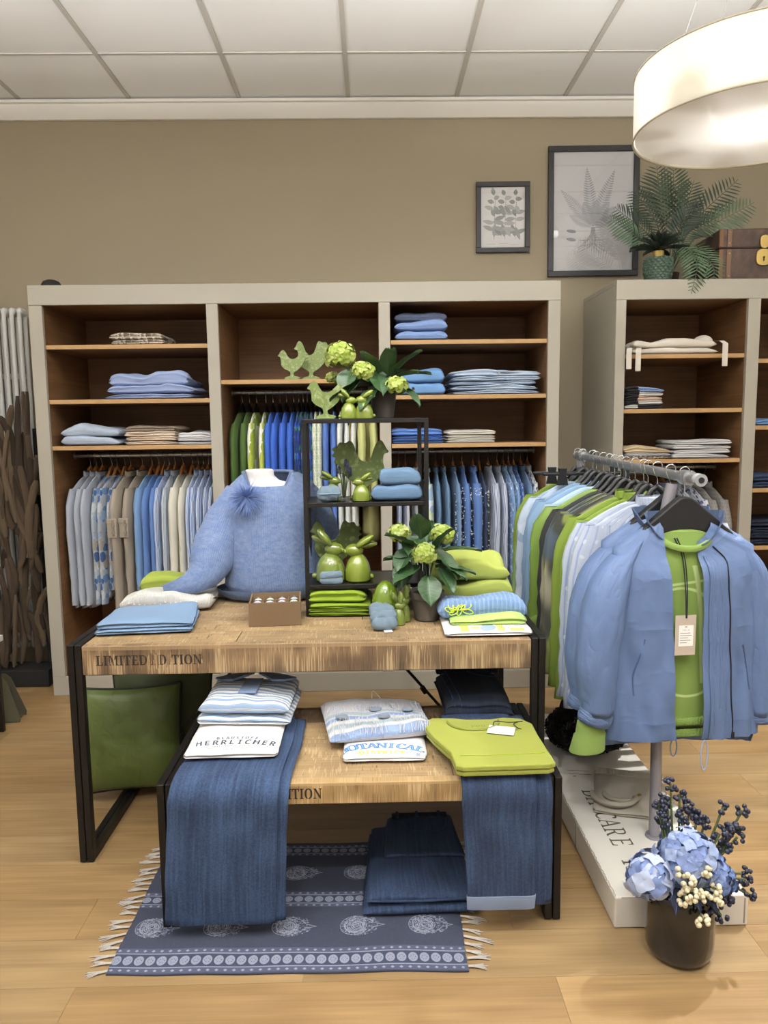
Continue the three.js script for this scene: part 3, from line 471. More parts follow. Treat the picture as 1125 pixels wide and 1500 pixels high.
rail(1.692, [
  ...[0, 1].map((i) => [-0.755 + i * 0.042, 'sweater', 'sweater', `moss green sweater, ${['left', 'right'][i]} one of two in the middle bay`, green, { ...mid, st: 0.02, thick: 0.02 }]),
  ...[0, 1].map((i) => [-0.672 + i * 0.055, 'blouse', 'blouse', `green and white print blouse, ${['left', 'right'][i]} one of two in the middle bay`, gw, mid]),
  ...[0, 1, 2, 3].map((i) => [-0.576 + i * 0.04, 'dress', 'dress', `royal blue dress, ${ord(i)} from left in the middle bay`, rb, { ...mid, len: 0.8, st: 0.019, sl: 0.66 }]),
  ...[0, 1, 2, 3].map((i) => [-0.425 + i * 0.025, 'blouse', 'blouse', `blue and green print blouse, ${ord(i)} from left behind the black display stand`, bg, { ...mid, st: 0.012 }]),
  ...[0, 1].map((i) => [-0.325 + i * 0.026, 'blouse', 'blouse', `pale green mottled blouse, ${['left', 'right'][i]} one of two behind the display stand`, lp2, mid]),
  ...[0, 1].map((i) => [-0.262 + i * 0.042, 'dress', 'dress', `periwinkle blue dress, ${['left', 'right'][i]} one of two behind the display stand`, pv, { ...mid, len: 0.9, sl: 0.7 }]),
  ...[0, 1, 2].map((i) => [-0.178 + [0, 0.035, 0.08][i], 'blouse', 'blouse', `white snakeskin print blouse, ${['left', 'middle', 'right'][i]} one of three behind the display stand`, sn, { ...mid, st: 0.014 }]),
  ...[0, 1].map((i) => [-0.052 + i * 0.052, 'shirt', 'shirt', `pale yellow shirt, ${['left', 'right'][i]} one of two hanging in the middle bay`, py, { ...mid, len: i ? 0.52 : 0.54, sl: 0.44, st: 0.022, cuff: 0.04 }, 0.02]),
  [-0.135, 'trousers', 'trousers', 'golden yellow trousers hanging low in the middle bay', yl, { ...mid, len: 0.74, sl: 0, hem: 0.12, hw: 0.12 }, 0.04], [-0.01, 'trousers', 'trousers', 'olive trousers hanging behind the pale yellow shirts', ol, { ...mid, len: 0.74, sl: 0, thick: 0.05, hem: 0.15, hw: 0.15 }, 0.0],
]);
const camo = cloth('#ffffff', { map: P.camo }), dn = cloth('#62809f'), dn2 = cloth('#6f8cae'), pearl = cloth('#5676ac'), ink = cloth('#ffffff', { map: P.inkLines }), dnf = cloth('#ffffff', { map: P.denimFlower }), nav = cloth('#ffffff', { map: P.navyPrint }), dk = cloth('#2e3c5a'), wht = cloth('#dedfe4'), dts = cloth('#ffffff', { map: P.dots });
const sh2 = { ...shirt, len: 0.7 };
rail(1.338, [
  [0.15, 'shirt', 'shirt', 'blue striped shirt, leftmost in the right bay behind the display stand', fs, sh2], [0.19, 'trousers', 'trousers', 'white trousers hanging behind the display stand, left pair', wht, { ...sh2, sl: 0, len: 0.75 }, 0.02], [0.255, 'trousers', 'trousers', 'white trousers hanging behind the display stand, right pair', wht, { ...sh2, sl: 0, len: 0.75 }, 0.02],
  [0.32, 'jacket', 'jacket', 'white and pale blue patterned jacket with folded collar', camo, { ...blz, st: 0.024 }, 0.01],
  [0.372, 'shirt', 'shirt', 'faded denim shirt, left one of two beside the patterned jacket', dn, sh2], [0.415, 'shirt', 'shirt', 'faded denim shirt, right one of two beside the patterned jacket', dn, sh2], [0.475, 'shirt', 'shirt', 'plain blue denim shirt left of the pearl-studded ones', dn2, sh2],
  [0.525, 'shirt', 'shirt', 'blue shirt studded with pearls, narrower one with collar', pearl, { ...sh2, st: 0.018 }, 0.01], [0.59, 'shirt', 'shirt', 'blue shirt studded with pearls, wider one nearer the front', pearl, { ...sh2, st: 0.026, thick: 0.022 }, 0.015], [0.632, 'shirt', 'shirt', 'dark navy shirt hanging behind the pearl-studded one', dk, { ...sh2, collar: 0 }, -0.03],
  [0.682, 'shirt', 'shirt', 'white shirt with navy ink lines, left one of two', ink, { ...sh2, st: 0.02 }], [0.735, 'shirt', 'shirt', 'white shirt with navy ink lines, right one of two', ink, { ...sh2, st: 0.015 }], [0.772, 'shirt', 'shirt', 'pale denim shirt with flower print, left one of two', dnf, sh2], [0.802, 'shirt', 'shirt', 'pale denim shirt with flower print, right one of two', dnf, sh2], [0.832, 'shirt', 'shirt', 'navy printed shirt beside the flower print shirts', nav, sh2], [0.88, 'shirt', 'shirt', 'plain blue shirt behind the garment rack end', dn2, sh2, -0.02], [0.915, 'blouse', 'blouse', 'white blouse with dark dots, last in the right bay', dts, sh2],
]);
scene.children.filter((o) => /studded/.test(o.userData.label ?? '')).forEach((o, q) => { // pearls sewn on the sleeve
  const r = rngOf(50 + q), gs2 = []; for (let i = 0; i < 70; i++) { const t = r(), a = r() * 3.1 - 1.55; gs2.push(ball(0.0035, 0.0035, 0.0035, -(0.18 - 0.01 + 0.03 * t) - Math.cos(a) * lerp(0.046, 0.036, t), -0.2 - t * 0.42, Math.sin(a) * (q ? 0.026 : 0.018), 6)); }
  const m = part('pearls', gs2, std('#eef0f4', 0.3), o); m.userData.kind = 'stuff';
});
const tw = cloth('#ffffff', { map: P.tweed });
rail(1.228, [
  [1.72, 'shirt', 'shirt', 'blue striped blouse, leftmost on the right wardrobe rail', fs, sh2], [1.79, 'blouse', 'blouse', 'black and white dotted blouse on the right wardrobe rail', dts, sh2], [1.85, 'blazer', 'jacket', 'grey and white patterned jacket on the right wardrobe rail', cloth('#ffffff', { map: P.dots, sheen: 0 }), blz], [1.905, 'blazer', 'jacket', 'grey tweed jacket, left one of two on the right wardrobe rail', tw, { ...blz, st: 0.026, thick: 0.024 }], [1.975, 'blazer', 'jacket', 'grey tweed jacket, right one of two on the right wardrobe rail', tw, { ...blz, st: 0.028, thick: 0.024 }],
]);

// ---------------------------------------------------------------- the two display tables
// painted board: scraped wood with saw lines across it, lettering optional; w x h metres
function fasciaTex(W, H, wm, cols, seed, text) {
  return canvasTex(W, H, (g, w, h) => {
    const im = g.createImageData(w, h), [dark, mid_, pale] = cols.map(rgb), pxm = w / wm;
    for (let y = 0; y < h; y++) for (let x = 0; x < w; x++) {
      const X = x / pxm, Y = y / pxm, a = tn(X * 420, Y * 14, 9999, 99, seed), b = tn(X * 900, Y * 22, 9999, 99, seed + 1), m = tn(X * 26, Y * 12, 999, 99, seed + 2), q = tn(X * 7, Y * 30, 999, 99, seed + 3);
      let c = mixc(dark, mid_, clamp(0.5 + 1.1 * (q - 0.5) + 0.8 * (m - 0.5), 0, 1)); c = mixc(c, pale, 0.85 * sm(0.52, 0.8, a * 0.65 + b * 0.35 + (m - 0.5) * 0.5)); c = mixc(c, dark.map((v) => v * 0.55), 0.7 * sm(0.6, 0.85, b * 0.6 + (1 - m) * 0.35));
      if (y < h * 0.14) c = mixc(c, mixc(mid_, pale, 0.4), 0.75);
      const k = (y * w + x) * 4; im.data[k] = c[0] * 255; im.data[k + 1] = c[1] * 255; im.data[k + 2] = c[2] * 255; im.data[k + 3] = 255;
    }
    g.putImageData(im, 0, 0);
    if (text) {
      const [t, xm, hm, yc, wear] = text; g.fillStyle = '#140c08'; g.font = `bold ${hm * 1.38 * pxm}px serif`; g.textBaseline = 'alphabetic';
      const wdt = g.measureText(t).width, target = text[5] * pxm; g.save(); g.translate(xm * pxm, yc * h + hm * pxm / 2); g.scale(target / wdt, 1); g.globalAlpha = 0.92; g.fillText(t, 0, 0); g.restore();
      const r = rngOf(seed); for (let i = 0; i < wear; i++) { g.globalAlpha = 0.85; g.fillStyle = r() > 0.5 ? cols[1] : cols[2]; g.fillRect((xm + r() * text[5]) * pxm, (yc - 0.3 + r() * 0.5) * h, 1 + r() * 4, h * (0.1 + r() * 0.3)); }
      for (const [fx, fw] of text[6] ?? []) { g.globalAlpha = 0.9; for (let i = 0; i < 26; i++) { g.fillStyle = r() > 0.5 ? cols[1] : r() > 0.4 ? cols[0] : cols[2]; g.fillRect((xm + text[5] * (fx + r() * fw)) * pxm, (yc - 0.28 + r() * 0.12) * h, 2 + r() * 3, h * (0.2 + r() * 0.3)); } }
      g.globalAlpha = 1;
    }
  });
}
function faceUV(g, x0, y0, w, h) { const p = g.attributes.position, uv = g.attributes.uv; for (let i = 0; i < p.count; i++) uv.setXY(i, (p.getX(i) - x0) / w, (p.getY(i) - y0) / h); return g; }
const woodM = scrapeT.map((t) => std('#ffffff', 0.75, { map: t, bumpMap: t, bumpScale: 0.0015 }));
function table(label, x0, x1, top, ap, z1, z0, boards, fasTex, brace) {
  const t = thing('display_table', label, 'table', [(x0 + x1) / 2, 0, (z0 + z1) / 2]), cx = (x0 + x1) / 2, cz = (z0 + z1) / 2, w = x1 - x0, d = z1 - z0, r = rngOf(boards * 7 + 1);
  const bd = (d - 0.032) / boards;
  for (let i = 0; i < boards; i++) { // top boards, some pieced from two lengths
    const za = -d / 2 + i * bd, cut = lerp(-0.3, 0.3, r()) * w;
    for (const [a, b] of i % 2 ? [[-w / 2, cut], [cut, w / 2]] : [[-w / 2, w / 2]]) { const hh = 0.03 - r() * 0.0012; part('top_board', bb(a + 0.0008, b - 0.0008, top - 0.03, top - 0.03 + hh, za + 0.0008, za + bd - 0.0008, 0.0015, r() * 3, r() * 3), woodM[i === 0 ? 2 : [1, 1, 0][r() * 3 | 0]], t); }
  }
  part('fascia_board', faceUV(bx(w, ap, 0.032, 0, top - ap / 2, d / 2 - 0.016, 0.003), -w / 2, top - ap, w, ap), std('#ffffff', 0.75, { map: fasTex }), t);
  part('fascia_board', bx(w, ap - 0.031, 0.03, 0, top - 0.0305 - (ap - 0.031) / 2, -d / 2 + 0.015), woodM[0], t);
  for (const s of [-1, 1]) {
    part('side_board', bx(0.03, ap - 0.031, d - 0.066, s * (w / 2 - 0.016), top - 0.0305 - (ap - 0.031) / 2, 0), woodM[0], t);
    for (const k of [0, 1]) { // two welded square-tube loops at each end
      const x = s * (w / 2 + 0.0125 + k * 0.0255), b = 0.022, dd = d + 0.004;
      const f = part('leg_frame', [bb(x - b / 2, x + b / 2, 0.004, top + 0.004, dd / 2 - 0.03, dd / 2, 0.002), bb(x - b / 2, x + b / 2, 0.004, top + 0.004, -dd / 2, -dd / 2 + 0.03, 0.002), bb(x - b / 2, x + b / 2, top - 0.02, top + 0.004, -dd / 2 + 0.03, dd / 2 - 0.03), bb(x - b / 2, x + b / 2, 0.004, 0.034, -dd / 2 + 0.03, dd / 2 - 0.03)], M.black, t);
      if (!k) part('spacer_bolt', [0.16, 0.42, 0.68].map((q) => xf(new THREE.CylinderGeometry(0.006, 0.006, 0.008, 8), { p: [x + s * 0.0127, top * q, dd / 2 - 0.015], r: [0, 0, Math.PI / 2] })), M.black, f);
      for (const z of [dd / 2 - 0.015, -dd / 2 + 0.015]) part('foot', xf(new THREE.CylinderGeometry(0.009, 0.009, 0.004, 10), { p: [x, 0.002, z] }), M.blackMatte, f);
    }
    if (brace) { const b = part('brace_rod', [rod([[s * (w / 2 + 0.01), 0.03, -0.06], [s * brace, top - ap + 0.002, -0.06]], 0.006, 8, 1)], M.black, t); part('turnbuckle', xf(new THREE.CylinderGeometry(0.011, 0.011, 0.03, 10), { p: [s * lerp(w / 2, brace, 0.62), lerp(0.03, top - ap, 0.62), -0.06], r: [0, 0, s * 0.55] }), M.black, b); }
  }
  return t;
}
table('tall wooden display table with black double frames and stencilled lettering on its edge', -0.985, 0.528, 0.772, 0.1, -2.43, -3.25, 6, fasciaTex(2048, 136, 1.513, ['#5d4a35', '#866b4b', '#b09a77'], 81, ['LIMITED EDITION', 0.045, 0.034, 0.5, 22, 0.356, [[0.51, 0.09], [0.66, 0.05]]]), 0.22);
table('low wooden nesting table in front with jeans hanging over its front edge', -0.6, 0.50, 0.452, 0.066, -2.08, -2.67, 4, fasciaTex(2048, 122, 1.1, ['#8d7148', '#a88a5d', '#c4ac80'], 85, ['LIMITED EDITION', 0.125, 0.032, 0.5, 20, 0.312]), 0);

// ---------------------------------------------------------------- goods on the low table
const TL = 0.456, TH = 0.7765;
function textPrint(W, H, base, draw) { return canvasTex(W, H, (g, w, h) => { g.fillStyle = base; g.fillRect(0, 0, w, h); draw(g, w, h); }); }
function printed(w, d, W, H, base, draw) { const t = textPrint(W, H, base, draw); t.repeat.set(1 / w, 1 / d); return cloth('#ffffff', { map: t }); }
// jeans draped over the front edge: one leg is a thick folded ribbon along a path in y, z
function drape(path, w0, w1, th, x, o = {}) {
  const c = new THREE.CatmullRomCurve3(path.map(([y, z, dx]) => V(dx ?? 0, y, z)), false, 'centripetal'), N = 46, m = 34, rows = [], pts = c.getSpacedPoints(N), L = c.getLength();
  for (let i = 0; i <= N; i++) {
    const t = i / N, p = pts[i], q = pts[Math.min(N, i + 1)].clone().sub(pts[Math.max(0, i - 1)]).normalize(), nrm = V(0, q.z, -q.y).multiplyScalar(-1), w = lerp(w0, w1, t), row = [];
    for (let j = 0; j < m; j++) { const a = j / m * 2 * Math.PI, cx = spow(Math.cos(a), 0.45), sn = spow(Math.sin(a), 0.7), wv = (0.006 * nz(cx * 2 + (o.seed ?? 1), t * 7, 3) + 0.004 * nz(cx * 5, t * 18, o.seed ?? 1)) * (sn > 0 ? 1 : 0.4); row.push(V(p.x + cx * w / 2 + 0.004 * nz(t * 8, o.seed ?? 1, sn), p.y, p.z).addScaledVector(nrm, sn * th / 2 + wv * (o.wr ?? 1))); }
    rows.push(row);
  }
  const us = [0]; for (let j = 0; j < m; j++) us.push(us[j] + rows[2][j].distanceTo(rows[2][(j + 1) % m])); return { g: grid(rows, { wrap: true, cap: true, uv: (i, j) => [us[j], -i / N * L] }), rows, N, m };
}
function jeansDrape(label, x, path, w0, w1, th, mat, o) {
  const t = thing('draped_jeans', label, 'jeans', [x, 0, 0]);
  const D = drape(path, w0, w1, th, x, o), off = (j, up, ww) => { const c = []; for (let i = (o.s0 ?? 12); i <= D.N - 1; i += 2) { const p = D.rows[i][Math.round(j * D.m)].clone(); c.push(p.add(up)); } return c; };
  part('leg', D.g, mat, t);
  if (o.under) { const U = drape(path.map(([y, z, dx]) => [y - 0.011 * sm(0.3, 0.44, y), z - 0.011, (dx ?? 0) + o.under]), w0 * 0.96, w1 * 0.95, th * 0.8, x, { ...o, seed: 9 }); part('leg', U.g, mat, t); }
  for (const j of o.seams ?? [0.06, 0.44]) part('seam', taper(off(j, V(0, 0.001, 0.002)), () => 0.0028, 5, 40, 1), o.seamMat ?? mat, t);
  if (o.cuff) part('rolled_cuff', (() => { const a = D.rows[D.N - 2], b = D.rows[D.N]; const ce = V(0, 0, 0); a.forEach((p) => ce.add(p)); ce.divideScalar(a.length); return grid([a, a.map((p) => p.clone().sub(ce).multiplyScalar(1.02).add(ce).add(V(0, 0, Math.sign(p.z - ce.z) * 0.004))), b.map((p, j) => p.clone().add(V(0, -0.002, Math.sign(a[j].z - ce.z) * 0.005))), b.map((p) => p.clone().add(V(0, 0.002, 0)))], { wrap: true, cap: true }); })(), cloth('#7c89a0'), t, 'pale rolled hem');
  return t;
}
jeansDrape('mid-blue wide-leg jeans draped over the left front of the low table', -0.43, [[TL + 0.023, -2.5, 0.0], [TL + 0.023, -2.25, -0.0], [TL + 0.021, -2.12, -0.01], [TL + 0.010, -2.06, -0.012], [0.437, -2.038, -0.015], [0.36, -2.036, -0.02], [0.2, -2.03, -0.03], [0.05, -2.028, -0.035]], 0.31, 0.325, 0.016, denim('mid'), { seed: 2, under: 0.035, seams: [0.045, 0.455], wr: 1.2, s0: 18, seamMat: cloth('#3d5274') });
jeansDrape('blue straight jeans with rolled cuffs draped over the right front of the low table', 0.355, [[TL + 0.023, -2.5, -0.01], [TL + 0.023, -2.25, 0.0], [TL + 0.021, -2.12, 0.0], [TL + 0.010, -2.06, 0.0], [0.437, -2.038, 0.0], [0.34, -2.036, 0.0], [0.2, -2.03, 0.005], [0.085, -2.028, 0.005]], 0.24, 0.2, 0.018, denim('deep'), { seed: 4, under: 0.055, udy: 0.02, seams: [0.05, 0.45], cuff: true, s0: 18, seamMat: cloth('#2c4060') });
// dark folded jeans at the back right
{
  const t = fold('folded_jeans', 'dark indigo folded jeans with seams at the back right of the low table', 'jeans', 0.25, 0.36, 0.075, denim('dark'), [0.36, TL, -2.67], 0.02, { seed: 6, slits: 2, wave: 0.12 });
  part('side_seam', [-0.075, -0.1].map((x) => rod([[x - 0.01, 0.078, -0.15], [x, 0.082, 0], [x + 0.01, 0.076, 0.12], [x + 0.012, 0.06, 0.178]], 0.003, 6)), denim('mid'), t);
  part('waistband', bx(0.24, 0.016, 0.035, 0, 0.075, -0.155, 0.006), denim('dark'), t); part('pocket_seam', rod([[0.0, 0.083, -0.13], [0.03, 0.085, -0.08], [0.12, 0.079, -0.06]], 0.0022, 5), denim('mid'), t);
}
// left stack: white printed tee under two striped polo shirts
fold('folded_tee', 'white folded tee with dark arched lettering under the striped polo shirts', 'shirt', 0.29, 0.3, 0.022, printed(0.29, 0.3, 768, 800, '#e9e6e4', (g, w, h) => {
  g.fillStyle = '#3c4458'; g.textAlign = 'center';
  const arc = (txt, fs, y, rad, sp, wt = 'bold', op = 1, sx = 0.72) => { g.globalAlpha = op; g.font = `${wt} ${fs}px sans-serif`; const n = txt.length; [...txt].forEach((ch, i) => { const a = (i - (n - 1) / 2) * sp; g.save(); g.translate(w * 0.52 + Math.sin(a) * rad, y + rad - Math.cos(a) * rad); g.rotate(a); g.scale(sx, 1); g.fillText(ch, 0, 0); g.restore(); }); g.globalAlpha = 1; };
  arc('BLAUSTOFF', 66, h * 0.66, 900, 0.044, 'bold'); arc('HERRLICHER', 124, h * 0.795, 1700, 0.0385); arc('HIGH PERFORMANCE DENIM TEXTILE', 36, h * 0.85, 1700, 0.0108, 'normal', 0.85); arc('MAY · STUDIO IN MUNICH', 30, h * 0.885, 1700, 0.0115, 'normal', 0.8); arc('SINCE 2003', 36, h * 0.925, 1200, 0.019, 'normal', 0.85);
}), [-0.45, TL + 0.034, -2.312], 0.02, { seed: 3, slits: 1, wave: 0.1, soft: 0.6 });
{
  const pm = cloth('#ffffff', { map: pat(16, 256, [0.05, 0.05], hstripes('#e9e9e6', [[0.0, 0.26, '#8ba3c4'], [0.5, 0.2, '#93a9c6']])) }), pc = cloth('#7a8cab');
  for (const k of [0, 1]) {
    const t = fold('folded_polo_shirt', ['blue and white striped polo shirt, lower of two on the low table', 'striped polo shirt with blue collar and placket, upper of two on the low table'][k], 'shirt', k ? 0.30 : 0.315, 0.28, k ? 0.05 : 0.034, pm, [-0.435, TL + 0.057 + k * 0.031, -2.497 - k * 0.012], -0.05 + k * 0.01, { seed: 8 + k, slits: k ? 0 : 1, wave: 0.24, soft: 0.7 });
    if (k) {
      part('placket', bx(0.062, 0.006, 0.14, 0.0, 0.055, -0.0, 0.002), pc, t, 'plain blue placket');
      for (const s of [-1, 1]) { const g = extrude([[0, 0], [s * 0.075, 0.015], [s * 0.135, -0.012], [s * 0.10, -0.065], [s * 0.06, -0.075]], 0.004, 0.002, false); part('collar', xf(g, { p: [s * 0.01, 0.066, -0.10], r: [-Math.PI / 2 - 0.1, s * 0.12, 0] }), pc, t, 'plain blue collar'); }
    }
  }
}
// middle: printed tee and fringed sweater
fold('folded_tee', 'white folded tee with blue arched lettering under the fringed sweater', 'shirt', 0.265, 0.28, 0.02, printed(0.265, 0.28, 768, 800, '#ecebea', (g, w, h) => {
  g.textAlign = 'center'; const arc = (txt, fs, y, rad, sp, fill, stroke) => { g.font = `bold ${fs}px serif`; const n = txt.length;[...txt].forEach((ch, i) => { const a = (i - (n - 1) / 2) * sp; g.save(); g.translate(w * 0.47 + Math.sin(a) * rad, y + rad - Math.cos(a) * rad); g.rotate(a); g.fillStyle = fill; g.fillText(ch, 0, 0); if (stroke) { g.lineWidth = 6; g.strokeStyle = stroke; g.strokeText(ch, 0, 0); } g.restore(); }); };
  arc('BOTANICAL', 150, h * 0.78, 1000, 0.086, '#6ea3d6', '#1f4f8e'); arc('DISTRICT', 78, h * 0.915, 2400, 0.022, '#d5da7a', '#bfc95e');
  g.strokeStyle = '#7e86a8'; g.lineWidth = 2; for (let i = 0; i < 14; i++) { g.beginPath(); g.moveTo(w * 0.85 + i * 4, h * 0.98); g.quadraticCurveTo(w * 0.9, h * 0.9, w * 0.86 + i * 7, h * 0.84 + (i % 3) * 12); g.stroke(); }
}), [0.026, TL, -2.335], -0.0, { seed: 11, wave: 0.08, soft: 0.6 });
{
  const m = cloth('#ffffff', { knit: 1, map: pat(16, 512, [0.36, 0.34], hstripes('#cdccd0', [[0.38, 0.05, '#a9b8c0'], [0.46, 0.06, '#8ea6cf'], [0.54, 0.05, '#e4e4e2'], [0.61, 0.06, '#a9bcc2'], [0.69, 0.06, '#e2e3e4'], [0.76, 0.12, '#98aed4'], [0.90, 0.10, '#c3bcc0']])) });
  const t = fold('folded_sweater', 'grey, white and blue striped knit sweater with fringes on the low table', 'sweater', 0.35, 0.29, 0.04, m, [-0.0, TL + 0.019, -2.45], 0.13, { seed: 13, wave: 0.32, slits: 0, taperX: -0.06 });
  const r = rngOf(14); const fr = []; for (let i = 0; i < 150; i++) { const row = i % 3, x = lerp(-0.16, 0.16, r()), z = [0.12, 0.055, -0.05][row] + (r() - 0.5) * 0.02, y = 0.046 + 0.006 * r(); if (row === 1 && x > -0.02 && x < 0.05) continue; fr.push(rod([[x, y, z], [x + (r() - 0.5) * 0.008, y + 0.006, z + 0.012], [x + (r() - 0.5) * 0.016, y - 0.004 - (row === 0 ? 0.012 : 0), z + 0.03]], 0.0011, 4, 3)); }
  part('fringe', fr, cloth('#d6dbe6'), t).userData.kind = 'stuff';
  for (const [x, z] of [[-0.12, 0.03], [0.0, -0.02], [0.11, 0.0], [0.02, 0.05]]) part('tuft', (() => { const g = ball(0.022, 0.006, 0.016, x, 0.047, z, 14), p = g.attributes.position; for (let i = 0; i < p.count; i++) p.setXYZ(i, p.getX(i) + 0.003 * nz(p.getX(i) * 300, p.getY(i) * 300, 1), p.getY(i) + 0.004 * nz(p.getX(i) * 300, 3, p.getZ(i) * 300), p.getZ(i)); return g; })(), cloth('#a9b4c6', { fuzz: 1 }), t);
  part('thread_loop', rod([[0.0, 0.05, -0.11], [0.005, 0.07, -0.13], [0.02, 0.062, -0.12], [0.03, 0.05, -0.11]], 0.0013, 5), cloth('#e6e4de'), t);
}
// right: neon tee with hang tag
{
  const neon = cloth('#90963f');
  const sh = new THREE.Shape([[-0.17, 0.165], [-0.15, 0.185], [-0.075, 0.178], [-0.04, 0.165], [0.04, 0.162], [0.085, 0.172], [0.14, 0.16], [0.165, 0.12], [0.162, 0.03], [0.165, -0.155], [0.15, -0.165], [-0.10, -0.165], [-0.115, -0.155], [-0.118, -0.07], [-0.16, 0.05], [-0.175, 0.11]].map((p) => new THREE.Vector2(...p)));
  const t = thing('folded_tee', 'neon yellow-green folded tee with white hang tag on the blue jeans', 'shirt', [0.345, TL + 0.049, -2.205], 0.03);
  const lay = (s, y, h, seed) => { const g = new THREE.ExtrudeGeometry(sh, { depth: h, bevelEnabled: true, bevelThickness: 0.005, bevelSize: 0.006, bevelSegments: 4, curveSegments: 6, steps: 1 }); g.rotateX(-Math.PI / 2); g.scale(s, 1, s); g.translate(0, y, 0); return g; };
  part('folded_cloth', [lay(0.985, -0.016, 0.006), lay(1, 0.0, 0.008)], neon, t);
  const neck = []; for (let k = 0; k <= 14; k++) { const a = Math.PI * k / 14; neck.push([-Math.cos(a) * 0.085 - 0.02, 0.0155, -0.15 + Math.sin(a) * 0.075]); }
  part('neckband', taper(neck, () => 0.0045, 6, 30, 1), cloth('#858b38'), t);
  part('neck_inside', (() => { const s2 = new THREE.Shape(neck.map((p) => new THREE.Vector2(p[0], -p[2]))); const g = new THREE.ExtrudeGeometry(s2, { depth: 0.0014, bevelEnabled: false }); g.rotateX(-Math.PI / 2); g.translate(0, 0.0136, 0); const p = g.attributes.position, uv = g.attributes.uv; for (let i = 0; i < p.count; i++) uv.setXY(i, (p.getX(i) + 0.105) / 0.17, 1 - (p.getZ(i) + 0.15) / 0.08); return g; })(), cloth('#ffffff', { map: textPrint(340, 160, '#8a903a', (g, w, h) => { g.fillStyle = '#6d7a2a'; g.font = 'italic bold 54px serif'; g.textAlign = 'center'; g.fillText('you', w * 0.55, h * 0.62); g.font = '20px sans-serif'; g.fillText('M · S · S', w * 0.55, h * 0.84); }) }), t);
  part('hem_stitch', rod([[-0.1, 0.0145, 0.10], [0.05, 0.0145, 0.104], [0.155, 0.0145, 0.10]], 0.0008, 4), cloth('#b9d13c'), t);
  const tg = thing('hang_tag', 'white hang tag with black cord lying on the neon tee', 'tag', [0.40, TL + 0.0665, -2.27], -0.30);
  part('card', faceUV2(bx(0.085, 0.0014, 0.062, 0, 0, 0), 0.085, 0.062), std('#fff', 0.6, { map: textPrint(256, 188, '#eceae4', (g, w, h) => { g.fillStyle = '#77736c'; g.font = 'bold 26px serif'; g.textAlign = 'center'; g.fillText('MAJA', w * 0.56, h * 0.82); g.fillRect(w * 0.1, h * 0.12, w * 0.8, 2); }) }), tg);
  part('cord', [rod([[-0.03, 0.002, -0.025], [-0.028, 0.008, -0.045], [0.02, 0.008, -0.05], [0.06, 0.006, -0.075]], 0.0016, 5), rod([[0.045, 0.002, -0.075], [0.035, 0.008, -0.04], [0.05, 0.004, -0.022], [0.062, 0.002, -0.02]], 0.0016, 5)], M.blackMatte, tg);
}
function faceUV2(g, w, d) { const p = g.attributes.position, uv = g.attributes.uv; for (let i = 0; i < p.count; i++) uv.setXY(i, p.getX(i) / w + 0.5, 0.5 - p.getZ(i) / d); return g; }

